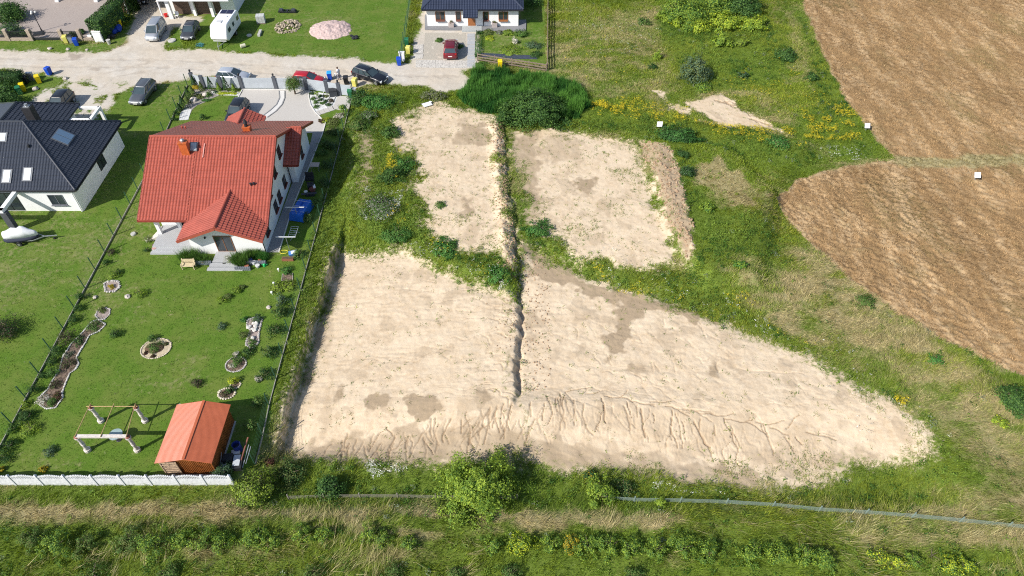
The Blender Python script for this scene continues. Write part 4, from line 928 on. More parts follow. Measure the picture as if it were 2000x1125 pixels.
def vehicle(name, label, kind, paint, loc, head, cat='car', rails=False, roofglass=False, group='cars parked around the lane'):
    K = KINDS_[kind]; Lg, W = K['L'], K['W'] / 2
    H = thing(name, label, cat, loc, head, group)
    b = MB(); rings = []
    for x, f, zb, z0 in K['st']:
        w_ = W * f; X = x * Lg
        h = [(0, z0), (w_ * .86, z0), (w_ * .97, z0 + .12), (w_, (z0 + zb) / 2 + .03), (w_ * .975, zb - .12), (w_ * .90, zb - .01), (w_ * .5, zb + .03)]
        rings.append([(X, y, z) for y, z in h] + [(X, -y, z) for y, z in h[:0:-1]])
    loft(b, rings)
    for sx in (-.315, .315):                       # arches
        for sy in (-1, 1): b.tube((sx * Lg, sy * (W - .12), .34), (sx * Lg, sy * (W + .015), .34), .40, n=16)
    bo = b.build('body', paint, H, bevel=0, smooth=False)
    for p in bo.data.polygons: p.use_smooth = True
    zb, rz_ = K['st'][2][2] - .03, K['rz']; r0, f0 = [q * Lg for q in K['cb']]; r1, f1 = [q * Lg for q in K['cr']]
    wb, wt = W * .90, W * .72
    zs = zb + (rz_ - .05 - zb)
    c = MB(); c.add([(r0, -wb, zb), (f0, -wb * .96, zb), (f0, wb * .96, zb), (r0, wb, zb), (r1, -wt, zs), (f1, -wt, zs), (f1, wt, zs), (r1, wt, zs)], [(0, 3, 2, 1), (4, 5, 6, 7), (0, 1, 5, 4), (1, 2, 6, 5), (2, 3, 7, 6), (3, 0, 4, 7)])
    c.build('window', CARGLASS, H)
    r = MB(); rr = []
    for t, f, dz in ((-.02, .80, -.05), (.04, .98, 0), (.3, 1.02, .045), (.75, 1.0, .03), (.97, .95, -.015), (1.02, .86, -.05)):
        X = r1 + (f1 - r1) * t; w_ = wt * f; rr.append([(X, -w_, rz_ - .09), (X, w_, rz_ - .09), (X, w_ * 1.0, rz_ - .03 + dz * .4), (X, w_ * .8, rz_ + dz), (X, -w_ * .8, rz_ + dz), (X, -w_, rz_ - .03 + dz * .4)])
    loft(r, rr); ro = r.build('roof', paint, H)
    for p in ro.data.polygons: p.use_smooth = True
    tt = .07
    for s in (-1, 1):
        pl = MB()
        for a0, a1 in ((0.0, 0.0), (.36, .34), (.68, .70), (1.0, 1.0)):
            if kind == 'van' and a0 == .36: pl.bar((r0 + .2, s * (wb + .0), zb), (r1 + .15, s * (wt + .01), zs), .12, .10); continue
            x0 = r0 + (f0 - r0) * a0; x1 = r1 + (f1 - r1) * a1; wbb = wb if a0 < .99 else wb * .96
            pl.bar((x0, s * (wbb - .01), zb), (x1, s * (wt - .01), zs), tt, tt)
        if kind == 'van': pl.add([(r0, s * (wb + .012), zb), (r0 + (f0 - r0) * .60, s * (wb + .012), zb), (r1 + (f1 - r1) * .66, s * (wt + .012), zs), (r1, s * (wt + .012), zs), (r0, s * (wb - .03), zb), (r0 + (f0 - r0) * .60, s * (wb - .03), zb), (r1 + (f1 - r1) * .66, s * (wt - .03), zs), (r1, s * (wt - .03), zs)], [(0, 1, 2, 3), (7, 6, 5, 4), (0, 4, 5, 1), (1, 5, 6, 2), (2, 6, 7, 3), (3, 7, 4, 0)])
        pl.build('window_frame', paint, H)
    if roofglass: g_ = MB(); g_.box(((r1 + f1) / 2, 0, rz_ + .02), ((f1 - r1) * .72, wt * 1.3, .03)); g_.build('sunroof', CARGLASS, H)
    if rails:
        for s in (-1, 1): m = MB(); m.bar((r1 + .05, s * wt * .92, rz_ + .06), (f1 - .1, s * wt * .92, rz_ + .06), .05); m.build('roof_rail', GREYM, H)
    for sx in (-.315, .315):
        for s in (-1, 1):
            m = MB(); m.tube((sx * Lg, s * (W - .2), .33), (sx * Lg, s * (W + .03), .33), .33, n=18); t = m.build('wheel', RUBBER, H)
            m = MB(); m.tube((sx * Lg, s * (W - .05), .33), (sx * Lg, s * (W + .045), .33), .21, n=10); m.build('rim', CHROME, t)
    zf = K['st'][6][2]
    for s in (-1, 1):
        m = MB(); m.add([(Lg * .475, s * W * .48, zf - .1), (Lg * .498, s * W * .46, zf - .12), (Lg * .44, s * W * .93, zf + .0), (Lg * .42, s * W * .90, zf + .10), (Lg * .468, s * W * .52, zf + .05)], [(0, 1, 2, 3, 4), (4, 3, 2, 1)]); m.box((Lg * .466, s * W * .70, zf - .10), (.16, .36, .17), rz=-s * .35); m.build('headlight', HEAD, H)
        m = MB(); m.box((-Lg * .484, s * W * .80, K['st'][1][2] - .22), (.1, .22, .24)); m.build('tail_light', TAIL, H)
        m = MB(); m.box((f0 - .42, s * (W + .07), zb + .02), (.13, .2, .14)); m.build('wing_mirror', paint, H)
    m = MB(); m.box((Lg * .497, 0, .40), (.04, .52, .12)); m.build('number_plate', PLATE, H)
    m = MB(); m.box((-Lg * .497, 0, .60), (.04, .52, .12)); m.build('number_plate', PLATE, H)
    m = MB(); m.box((Lg * .487, 0, .30), (.06, W * 1.3, .12)); m.box((Lg * .484, 0, zf - .13), (.05, W * .8, .1)); m.build('grille', BLACK, H)
    return H
S_ = -math.pi / 2
vehicle('van', 'silver panel van with black front bumper parked nearest the hedge', 'van', carpaint('silver_paint', (.50, .52, .55), .5), P(307, 69), S_ + .03, 'van')
vehicle('car', 'dark grey hatchback parked on grass tracks beside the white caravan', 'hatch', carpaint('graphite_paint', (.085, .09, .10), .5), P(374, 68), S_ + .03)
vehicle('estate_car', 'grey estate car with roof rails parked on the grass by the wire fence', 'estate', carpaint('grey_paint', (.15, .16, .175), .5), P(282, 189), S_ - .06, rails=True)
vehicle('car', 'black car partly hidden behind the dark tiled roof', 'suv', carpaint('black_paint', (.010, .011, .014), .0), P(122, 212), S_ - .03)
vehicle('car', 'black car on the paved drive behind the red porch roof', 'suv', carpaint('black_paint', (.010, .011, .014), .0), P(466, 229), S_ - .08)
vehicle('car', 'light silver hatchback parked on the lane behind the grey fence', 'hatch', carpaint('light_silver_paint', (.60, .63, .68), .4), P(458, 156), -.08)
vehicle('car', 'bright red hatchback parked on the lane behind the grey fence', 'hatch', carpaint('bright_red_paint', (.50, .01, .02), .1), P(604, 164), -.12)
vehicle('estate_car', 'black estate car with silver window trim standing on the lane', 'estate', carpaint('blueblack_paint', (.008, .009, .014), .0), P(724, 155), -.50, rails=True)
vehicle('car', 'dark red car with a roof hatch parked before the bungalow', 'suv', carpaint('dark_red_paint', (.20, .012, .022), .3), P(881, 103), -S_ + .02, roofglass=False)
vehicle('car', 'black car standing in the shade of the open carport', 'hatch', carpaint('black_paint', (.010, .011, .014), .0), P(284, 0), S_)

# caravan
H = thing('caravan', 'large white caravan with a solar panel on its roof', 'caravan', P(446, 70), S_ - .05)
CW = mat('caravan_white', (.80, .81, .82), .4, .03)
b = MB(); prof = [(-2.7, .55), (2.4, .55), (2.95, 1.0), (2.95, 1.3), (2.2, 2.45), (1.7, 2.62), (-2.5, 2.62), (-2.8, 2.3), (-2.8, .8)]
n = len(prof); vs = [(x, -1.14, z) for x, z in prof] + [(x, 1.14, z) for x, z in prof]
b.add(vs, [tuple(range(n)), tuple(range(2 * n - 1, n - 1, -1))] + [(i, n + i, n + (i + 1) % n, (i + 1) % n) for i in range(n)]); b.build('body', CW, H, bevel=.09)
m = MB(); m.box((-1.75, 0, 2.63), (1.1, 1.7, .04)); so = m.build('solar_panel', mat('solar_cell', (.015, .01, .035), .15, .2, spec=.8), H)
m = MB(); m.box((-1.75, 0, 2.665), (1.1, .05, .015)); m.build('panel_frame', GREYM, so)
m = MB(); m.box((1.2, -.1, 2.63), (.75, .75, .08), top=.9); m.build('roof_hatch', mat('pale_plastic', (.6, .6, .6), .4), H)
m = MB(); m.box((-.3, .3, 2.63), (.4, .4, .07), top=.9); m.build('roof_hatch', CW, H)
for s in (1, -1):
    for x, wd in ((1.5, .9), (-.1, .6), (-1.9, .8)):
        m = MB(); m.box((x, s * 1.135, 1.45), (wd, .06, .55)); m.build('window', CARGLASS, H)
    m = MB(); m.tube((-.3, s * .9, .33), (-.3, s * 1.15, .33), .33, n=16); t = m.build('wheel', RUBBER, H); m = MB(); m.tube((-.3, s * 1.1, .33), (-.3, s * 1.17, .33), .2, n=10); m.build('rim', CHROME, t)
m = MB(); m.bar((2.5, -.5, .45), (4.0, 0, .42), .08); m.bar((2.5, .5, .45), (4.0, 0, .42), .08); m.box((3.9, 0, 0), (.1, .1, .5)); m.build('drawbar', GREYM, H)
m = MB(); m.bar((2.9, -.9, .75), (2.9, .9, .75), .05, .12); m.build('bumper', mat('pale_plastic', (.6, .6, .6), .4), H)

# covered jet ski on its trailer
H = thing('jet_ski_trailer', 'jet ski under a white and navy cover on a galvanised trailer', 'trailer', P(48, 470), .10)
m = MB(); m.bar((-1.1, -.5, .35), (1.2, -.5, .38), .07); m.bar((-1.1, .5, .35), (1.2, .5, .38), .07); m.bar((1.2, -.5, .38), (2.1, 0, .4), .07); m.bar((1.2, .5, .38), (2.1, 0, .4), .07); m.bar((2.0, 0, .4), (3.3, 0, .42), .08); m.bar((-1.1, -.6, .35), (-1.1, .6, .35), .08); m.bar((0, -.75, .3), (0, .75, .3), .08); m.build('frame', GREYM, H)
for s in (-1, 1):
    m = MB(); m.tube((-.1, s * .68, .25), (-.1, s * .86, .25), .25, n=14); t = m.build('wheel', RUBBER, H); m = MB(); m.tube((-.1, s * .8, .25), (-.1, s * .88, .25), .13, n=8); m.build('rim', CHROME, t)
m = MB(); m.tube((2.9, -.1, .1), (2.9, .1, .1), .1, n=10); m.build('jockey_wheel', RUBBER, H)
def hull(z0, f, name, mt, ztop):
    rings = []
    for x, w_, h in ((-1.55, .42, .55), (-1.2, .58, .62), (-.6, .60, .95), (-.1, .58, .85), (.3, .55, 1.1), (.6, .50, 1.05), (1.0, .40, .72), (1.4, .22, .58), (1.62, .06, .42)):
        zt = z0 + (h if ztop else .38); rings.append([(x, -w_ * f, z0), (x, w_ * f, z0), (x, w_ * f * (.95 if not ztop else .8), z0 + (zt - z0) * .6), (x, w_ * f * .35, zt), (x, -w_ * f * .35, zt), (x, -w_ * f * (.95 if not ztop else .8), z0 + (zt - z0) * .6)])
    q = MB(); loft(q, rings); return q.build(name, mt, H, smooth=True)
hull(.4, 1.12, 'cover_skirt', mat('navy_canvas', (.03, .035, .06), .85), False); hull(.70, .80, 'cover', mat('white_canvas', (.74, .75, .78), .85, .06), True)
# ================================================================== fences
def post_line(a, b, n): return [(a[0] + (b[0] - a[0]) * i / n, a[1] + (b[1] - a[1]) * i / n) for i in range(n + 1)]
ORD = ['first', 'second', 'third', 'fourth', 'fifth', 'sixth', 'seventh', 'eighth', 'ninth', 'tenth', 'eleventh', 'twelfth', 'thirteenth', 'fourteenth', 'fifteenth', 'sixteenth', 'seventeenth', 'eighteenth', 'nineteenth', 'twentieth']
# white concrete fence, front of the garden
def white_fence():
    y = 25.3; x1 = -20.5; n = 12; pw = 2.0
    H = thing('concrete_fence', 'white concrete fence with arched openwork panels beside the shed', 'fence', (x1, y, 0))
    cw = mat('white_concrete', (.68, .69, .71), .8, .14, scale=5, bump=.2)
    pan = MB(); pan.box((-pw / 2, 0, 0), (pw - .16, .07, .95))
    nb = 15
    for i in range(nb):
        t = (i + .5) / nb; x = -pw + .1 + t * (pw - .2); top = 1.22 + .20 * math.sin(math.pi * t)
        pan.bar((x, 0, .94), (x, 0, top), .055); 
        x2 = -pw + .1 + (i + 1) / nb * (pw - .2)
        if 1: pan.box((x, 0, top), (.10, .075, .07), top=.5)
    for i in range(nb):
        t0, t1 = i / nb, (i + 1) / nb; f = lambda t: (-pw + .1 + t * (pw - .2), 0, 1.16 + .20 * math.sin(math.pi * t))
        pan.bar(f(t0), f(t1), .07, .07)
    p0 = pan.build('panel', cw, H); po = MB(); po.box((0, 0, 0), (.16, .16, 1.38)); po.box((0, 0, 1.38), (.2, .2, .08), top=.3); q0 = po.build('post', cw, H)
    for i in range(1, n):
        c = p0.copy(); COL.objects.link(c); c.location = (-pw * i, 0, 0); c = q0.copy(); COL.objects.link(c); c.location = (-pw * i, 0, 0)
white_fence()
# grey sheet fence along the lane
def grey_fence():
    H = thing('sheet_metal_fence', 'light grey metal panel fence with dark posts along the lane', 'fence', P(540, 174))
    O = H.location
    pm = mat('light_grey_sheet', (.45, .49, .53), .45, .06, scale=1.5); dk = mat('dark_grey_post', (.10, .11, .13), .6, .15)
    px_ = [(380, 166), (399, 171.5), (434, 172.5), (474, 173.5), (540, 174), (600, 175.5), (640, 181), (664, 186), (691, 189)]
    pt = [P(*q) for q in px_]
    for i, (x, y) in enumerate(pt[:-1]):
        m = MB(); m.box((x - O.x, y - O.y, 0), (.42, .30, 1.66)); m.box((x - O.x, y - O.y, 1.66), (.46, .34, .06)); po = m.build('post', dk, H)
        if i in (0, 3, 4, 7): m = MB(); m.lathe((x - O.x, y - O.y, 1.72), [(.05, 0), (.05, .15), (.13, .2), (.13, .38), (.02, .48)], 8); m.build('post_lamp', BLACK, po)
    for i in range(len(pt) - 1):
        a, b = Vector((*pt[i], 0)) - O, Vector((*pt[i + 1], 0)) - O; a.z = b.z = 0; d = (b - a).normalized(); L_ = (b - a).length
        m = MB(); nsl = 9; hgt = 1.48
        for k in range(nsl): m.bar(a + d * .2 + Vector((0, 0, .08 + (k + .5) * hgt / nsl)), b - d * .2 + Vector((0, 0, .08 + (k + .5) * hgt / nsl)), .035, hgt / nsl - .012)
        m.bar(a + d * .2 + Vector((0, .03, .8)), b - d * .2 + Vector((0, .03, .8)), .02, 1.45)
        m.build('gate' if i == 3 else 'panel', pm, H)
grey_fence()
PLIN = mat('stained_concrete', (.30, .29, .25), .95, .3, scale=3)
def wire_fence(name, label, pts, step, h, plinth=True, dense=.05, colr=FENCEG, wires=9, lean=0.0):
    H = thing(name, label, 'fence', (pts[0][0], pts[0][1], gz(*pts[0]))); O = H.location
    seg = []
    for a, b in zip(pts[:-1], pts[1:]):
        n = max(1, round(math.dist(a, b) / step)); seg += post_line(a, b, n)[:-1]
    seg.append(pts[-1]); g3 = [Vector((x, y, gz(x, y))) - O for x, y in seg]
    pm = MB(); pm.box((0, 0, 0), (.07, .07, h + .25)); first = None
    for p in g3:
        if first is None: first = pm.build('post', colr, H, loc=p)
        else: c = first.copy(); COL.objects.link(c); c.location = p
    for a, b in zip(g3[:-1], g3[1:]):
        m = MB(); d = (b - a); L_ = d.length; d = d / L_
        for k in range(wires): z = .12 + (h - .12) * k / (wires - 1); m.add([a + Vector((0, 0, z)), b + Vector((0, 0, z)), b + Vector((.012, .012, z + .010)), a + Vector((.012, .012, z + .010))], [(0, 1, 2, 3)])
        nv = int(L_ / dense)
        for k in range(nv): q = a + d * ((k + .5) * dense); m.add([q + Vector((0, 0, .1)), q + d * .009 + Vector((0, 0, .1)), q + d * .009 + Vector((0, 0, h)), q + Vector((0, 0, h))], [(0, 1, 2, 3)])
        m.build('wire_mesh', colr, H)
        if plinth: m = MB(); m.bar(a + Vector((0, 0, .06)), b + Vector((0, 0, .06)), .06, .20); m.build('plinth', PLIN, H)
    return H
wire_fence('wire_fence', 'green wire panel fence on a concrete plinth left of the red-roofed house', [(-39.2, 25.6), (-39.7, 50), (-40.0, 62), (-41.2, 80.5)], 2.5, 1.45, dense=.3, wires=6)
wire_fence('wire_fence', 'green wire panel fence on a concrete plinth beside the bare plots', [(-19.5, 27.2), (-19.6, 50), (-19.85, 78.5)], 2.5, 1.45, dense=.3, wires=6)
wire_fence('mesh_fence', 'dense dark green mesh fence beside the track to the bungalow', [P(783, 121), P(797, 40), P(805, -20)], 2.5, 1.5, plinth=False, dense=.12, wires=14)
wire_fence('wire_netting_fence', 'sagging grey green wire netting fence below the bare plots', [P(1185, 968), P(1240, 973), P(1420, 980), P(1600, 997), P(1780, 1012), P(2060, 1040)], 3.2, .6, plinth=False, dense=.14, colr=mat('grey_green_wire', (.22, .29, .26), .6, .1), wires=6)
wire_fence('wire_netting_fence', 'old low wire netting fence between the big shrub and the white fence', [P(560, 966), P(700, 962), P(850, 964), P(1010, 966)], 3.2, .5, plinth=False, dense=.3, colr=mat('rusty_grey_wire', (.28, .25, .22), .7, .2), wires=4)
def plank_fence(label, a, b, n, h=1.15, rails=3):
    H = thing('wooden_fence', label, 'fence', a); O = H.location; pts = post_line(a, b, n); d = Vector((b[0] - a[0], b[1] - a[1], 0)).normalized()
    for x, y in pts: m = MB(); m.box((x - O.x, y - O.y, 0), (.12, .12, h)); m.build('post', WOODG, H)
    for k in range(rails):
        m = MB(); z = h * (k + .75) / (rails + .1); m.bar(Vector((0, -.08, z)), Vector((b[0] - O.x, b[1] - O.y - .08, z)), .035, .16); m.build('rail', WOODG, H)
plank_fence('weathered wooden rail fence in front of the bungalow garden', P(933, 119), P(1067, 140), 4)
plank_fence('weathered wooden rail fence running back along the side of the bungalow garden', P(1069, 138), P(1070, -15), 8)
# stone pillar fence with gate, top left
H = thing('stone_pillar_fence', 'dark metal fence and gate between beige stone pillars', 'fence', P(64, 79)); O = H.location
ST = mat('beige_stone', (.42, .34, .27), .9, .25, scale=7, bump=.5); DM = mat('black_railing', (.03, .032, .036), .5)
pp = [P(q, 79)[0] - O.x for q in (-25, 19, 64, 125, 161, 192)]
for x in pp: m = MB(); m.box((x, 0, 0), (.45, .45, 1.55)); m.box((x, 0, 1.55), (.55, .55, .08), top=.8); m.build('pillar', ST, H)
for i in (0, 1, 3, 4): m = MB(); m.box(((pp[i] + pp[i + 1]) / 2, 0, 0), (pp[i + 1] - pp[i] - .45, .3, .42)); m.build('low_wall', ST, H)
for i in range(5):
    if i == 4: continue
    m = MB(); x0, x1 = pp[i] + .24, pp[i + 1] - .24; z0, z1 = (.45, 1.4) if i != 2 else (.08, 1.25)
    if i != 2:
        for k in range(int((x1 - x0) / .11)): m.bar((x0 + .05 + k * .11, 0, z0), (x0 + .05 + k * .11, 0, z1), .03)
    else:
        for k in range(int((x1 - x0) / .2)): m.bar((x0 + .05 + k * .2, 0, z0), (x0 + .05 + k * .2, 0, z1 + .15 * math.sin(k)), .022)
        m.bar((x0, 0, .3), (x1, 0, .3), .04, .22)
    m.bar((x0, 0, z0 + .05), (x1, 0, z0 + .05), .04, .05); m.bar((x0, 0, z1 - .08), (x1, 0, z1 - .08), .04, .05); m.build('gate' if i == 2 else 'railing', DM, H)

# ================================================================== paved surfaces
DRIVE = [(474, 175), (604, 176), (604, 190), (608, 206), (616, 219), (630, 232), (636, 240), (630, 262), (622, 282), (600, 336), (575, 400), (545, 490), (520, 492), (545, 430), (571, 357), (583, 355), (607, 277), (612, 245), (440, 245), (450, 225), (463, 195)]
SHEETS += [DRIVE, [(-60, 76), (64, 77), (125, 77), (192, 76), (178, 50), (205, 22), (245, -20), (-60, -40)], [(604, 178), (690, 190), (684, 206), (675, 222), (640, 225), (612, 212), (604, 195)]]
sheet('paved_yard', SHEETS[1], .03, PAVE_Y)
sheet('driveway', [(474, 175), (604, 176), (604, 190), (608, 206), (616, 219), (630, 232), (636, 240), (630, 258), (600, 260), (430, 260), (450, 225), (463, 195)], .03, PAVE_L)
sheet('side_path', [(630, 258), (622, 282), (600, 336), (575, 400), (545, 493), (519, 493), (545, 430), (571, 357), (583, 355), (607, 277), (611, 258)], .034, PAVE_D)  # paving turned darker from the house shadow's edge; shade put in the colour
wr = MB(); ribbon(wr, PX([(545, 178), (546, 192), (540, 205), (528, 216), (512, 228)]), .12, .035); ribbon(wr, PX([(556, 178), (556, 192), (551, 205), (539, 218), (522, 230)]), .12, .035)
o = wr.build('kerb_line', mat('dark_kerb', (.3, .3, .3), .9)); o['kind'] = 'structure'
sheet('light_paving_strip', [(546, 178), (555, 178), (555, 192), (550, 205), (538, 218), (520, 232), (513, 228), (529, 216), (541, 205), (547, 192)], .042, mat('light_band', (.62, .61, .59), .85, .05))
wr = MB(); ribbon(wr, PX([(604, 177), (603, 190), (607, 206), (616, 220), (636, 240), (630, 262), (600, 336), (572, 405), (545, 493)]), .10, .04); ribbon(wr, PX([(474, 175), (463, 195), (450, 224)]), .12, .04); ribbon(wr, PX([(474, 175), (604, 176)]), .12, .04)
ribbon(wr, PX([(632, 180), (630, 195), (634, 205), (640, 212)]), .07, .04); ribbon(wr, PX([(646, 186), (640, 196), (648, 205), (656, 188)]), .07, .04)
o = wr.build('kerb_edge', mat('pale_kerb', (.64, .63, .60), .85)); o['kind'] = 'structure'
sheet('gravel_bed', [(604, 178), (665, 187), (656, 206), (640, 216), (616, 218), (607, 205)], .025, GRAV)
sheet('footpath', [(660, 187), (690, 190), (682, 212), (668, 216), (650, 212)], .03, PAVE_L)
st_ = MB()
for i, (a, b) in enumerate(((617, 222), (626, 219), (635, 216), (644, 213), (652, 210))):
    c = P(a + 3, b); st_.box((c[0], c[1], .0), (.62, .9, .06), rz=.5)
o = st_.build('stepping_slabs', PAVE_L); tag(o, 'row of pale stepping slabs curving through the white gravel', 'stepping slabs')
sheet('gravel_border', [(380, 172), (474, 180), (468, 187), (430, 186), (415, 192), (400, 200), (385, 206), (375, 215), (368, 232), (350, 235), (352, 222), (366, 200), (378, 186)], .03, mat('stone_chippings', (.34, .31, .28), .95, .4, scale=9, bump=.8))
sheet('gravel_patch', [(350, 235), (368, 234), (374, 214), (362, 212), (352, 222)], .036, GRAV)
sheet('white_gravel_patch', [(413, 178), (468, 181), (465, 187), (430, 186), (414, 183)], .036, GRAV)
# bungalow approach
pc = MB(); rg = random.Random(4)
x0, y0 = P(812, 130)
for i in range(9):
    for j in range(2):
        c = P(818 + i * 13.2, 121 + j * 7.5 + i * .2); pc.box((c[0], c[1], 0), (.92 * rg.uniform(.9, 1), 1.05 * rg.uniform(.9, 1), .045), rz=rg.gauss(0, .03))
for j in range(3): c = P(817, 92 + j * 9); pc.box((c[0], c[1], 0), (1.3, 1.3, .045), rz=rg.gauss(0, .05))
o = pc.build('concrete_slab_apron', mat('cracked_concrete', (.56, .53, .48), .9, .3, scale=6, bump=.8)); o['kind'] = 'structure'
pc = MB()
for j in range(9):
    a, b = P(920, 66 + j * 7.3), P(920, 66 + j * 7.3 + 6.3); xa, xb = P(913, 66 + j * 7.3)[0], P(928, 66 + j * 7.3)[0]; pc.box(((xa + xb) / 2, (a[1] + b[1]) / 2, 0), (xb - xa, a[1] - b[1], .05))
o = pc.build('slab_path', SLABS); o['kind'] = 'structure'; SHEETS.append([(808, 60), (930, 60), (930, 133), (808, 133)])
sheet('gravel_driveway', [(830, 64), (910, 64), (912, 118), (826, 116)], .012, mat('beige_gravel', (.46, .42, .35), .95, .3, scale=12, bump=.5))
sheet('weed_foil', [(940, 104), (1046, 109), (1050, 116), (1000, 115), (938, 111)], .05, mat('black_foil', (.06, .07, .10), .4, .3))

# ================================================================== bins
def bin_(label, c, lid, loc, rz, wheel=True):
    H = thing('wheelie_bin', label, 'wheelie bin', loc, rz, 'household waste bins')
    m = MB(); m.box((0, 0, .08), (.46, .52, .9), top=1.25); m.build('body', mat('bin_' + c, BINC[c], .45, .08), H)
    m = MB(); m.box((0, .02, .98), (.62, .72, .09), top=.85); m.bar((-.25, .36, 1.0), (.25, .36, 1.0), .04); m.build('lid', mat('bin_' + lid, BINC[lid], .4, .08), H)
    for s in (-1, 1): m = MB(); m.tube((s * .2, .28, .12), (s * .27, .28, .12), .12, n=10); m.build('wheel', RUBBER, H)
BINC = dict(blue=(.01, .07, .48), cyan=(.03, .35, .75), yellow=(.80, .60, .01), paleyellow=(.72, .66, .16), black=(.02, .02, .022), green=(.02, .16, .07), grey=(.25, .27, .29))
for a in (('blue wheelie bin standing in the verge before the stone pillars', 'blue', 'blue', P(151, 89), .3), ('pale yellow wheelie bin beside the gate pillar in the verge', 'paleyellow', 'paleyellow', P(131, 84), .2),
          ('dark grey wheelie bin squeezed between yellow and blue bins', 'grey', 'black', P(142, 84), .1), ('yellow wheelie bin at the foot of the tall hedge', 'yellow', 'yellow', P(236, 53), .2), ('dark green wheelie bin behind the hedge beside the carport post', 'green', 'green', P(241, 40), 0),
          ('blue wheelie bin alone at the roadside by the hedge', 'blue', 'blue', P(98, 146), -.3), ('bright yellow wheelie bin beside the grey cabinet', 'yellow', 'yellow', P(78, 162), .5), ('black wheelie bin under the clipped hedge', 'black', 'black', P(52, 163), .2),
          ('yellow wheelie bin beside a green bin in front of dark shrubs', 'yellow', 'yellow', P(48, 178), .5), ('green wheelie bin beside a yellow bin in front of dark shrubs', 'green', 'green', P(41, 184), .5),
          ('blue wheelie bin with a light blue lid on the lane near the person', 'blue', 'cyan', P(645, 155), .15), ('black wheelie bin on the lane outside the grey fence', 'black', 'black', P(677, 164), .1), ('pale yellow wheelie bin at the end of the grey fence', 'paleyellow', 'paleyellow', P(694, 168), -.3),
          ('green wheelie bin inside the end of the grey fence', 'green', 'green', P(685, 190), .1), ('yellow wheelie bin beside the mesh fence at the bungalow track', 'paleyellow', 'paleyellow', P(798, 105), -.1), ('green wheelie bin behind the yellow one by the mesh fence', 'green', 'green', P(795, 90), 0),
          ('blue wheelie bin in front of the white meter cabinet', 'blue', 'blue', P(780, 127), .1), ('yellow wheelie bin before the wooden rail fence', 'yellow', 'yellow', P(977, 133), 0)): bin_(*a)
def simple(name, label, cat, loc, parts, rz=0.0, group=None):
    H = thing(name, label, cat, loc, rz, group)
    for nm, m, fn in parts:
        q = MB(); fn(q); q.build(nm, m, H)
    return H
def cabinet(label, loc, w_, h, m=WPAINT, d=.35):
    simple('meter_cabinet', label, 'cabinet', loc, [('body', m, lambda q: q.box((0, 0, 0), (w_, d, h))), ('cap', m, lambda q: q.box((0, 0, h), (w_ + .08, d + .08, .05))), ('door', m, lambda q: q.box((0, -d / 2 - .012, .25), (w_ * .86, .02, h * .68)))], 0, 'meter cabinets')
cabinet('tall double white meter cabinet in the verge by the hedge', P(196, 82), 1.15, 1.5); cabinet('small low white cabinet beside the tall white one', P(179, 77), .6, .6)
cabinet('grey meter cabinet behind the clipped roadside hedge', P(63, 156), .7, 1.0, GREYM); cabinet('white meter cabinet at the foot of the mesh fence', P(786, 119), .7, 1.3); cabinet('small white cabinet behind the end of the grey fence', P(694, 186), .35, .9)
for i, (lb, p_, s) in enumerate((('white square survey board in the weeds above the right plot', (1285, 263), .62), ('white square survey board at the edge of the crop field', (1691, 254), .62), ('white square survey board standing within the crop', (1903, 354), .66))):
    simple('marker_board', lb, 'marker board', P(*p_), [('board', WPAINT, lambda q: q.add([(-s / 2 - .05, -.22, .5), (s / 2 - .05, -.22, .5), (s / 2 + .08, .35, .78), (-s / 2 + .08, .35, .78), (-s / 2 - .05, -.22, .54), (s / 2 - .05, -.22, .54), (s / 2 + .08, .35, .82), (-s / 2 + .08, .35, .82)], [(0, 3, 2, 1), (4, 5, 6, 7), (0, 1, 5, 4), (1, 2, 6, 5), (2, 3, 7, 6), (3, 0, 4, 7)])), ('post', GREYM, lambda q: q.box((0, .05, 0), (.08, .08, .6)))], 0, 'white marker boards')
simple('broken_board', 'white broken board lying in the weeds at the top of the left plot', 'board', P(835, 213), [('board', WPAINT, lambda q: (q.box((0, 0, .12), (1.1, .8, .05), rz=.5), q.box((.35, .35, .17), (.4, .3, .1), rz=1.1)))])
simple('toilet_bag', 'black bags and debris beside the pink gravel heap', 'rubbish', P(690, 74), [('bag', BLACK, lambda q: [q.rock((a, b, .15), .3, i) for i, (a, b) in enumerate(((0, 0), (.4, .2), (-.3, .3), (.1, -.4), (.5, -.3)))])])
bpy.data.objects['toilet_bag'].name = 'rubbish_bags'
simple('rubbish_bags', 'black rubbish bags beside the tall white cabinet', 'rubbish', P(212, 76), [('bag', BLACK, lambda q: [q.rock((a, b, .3), .42, i, .8) for i, (a, b) in enumerate(((0, 0), (.5, .3), (-.3, .5)))])])
simple('rubbish_bags', 'blue sacks piled at the foot of the tall hedge', 'rubbish', P(224, 66), [('sack', mat('blue_sack', (.01, .05, .35), .5, .2), lambda q: [q.rock((a, b, .4), .5, i + 5, .9) for i, (a, b) in enumerate(((0, 0), (.4, .6), (-.2, .7), (.3, 1.2)))])])
simple('bucket', 'pale grey bucket at the corner of the grass verge', 'bucket', P(214, 86), [('body', CONC, lambda q: q.lathe((0, 0, 0), [(.2, 0), (.27, .6), (.3, .62)], 12))])
simple('storage_box', 'dark grey plastic storage box inside the grey fence', 'storage box', P(652, 187), [('body', mat('dark_plastic', (.05, .055, .065), .5), lambda q: q.box((0, 0, 0), (.95, .7, .8))), ('lid', BLACK, lambda q: q.box((0, 0, .8), (1.05, .8, .1), top=.9))], .2)

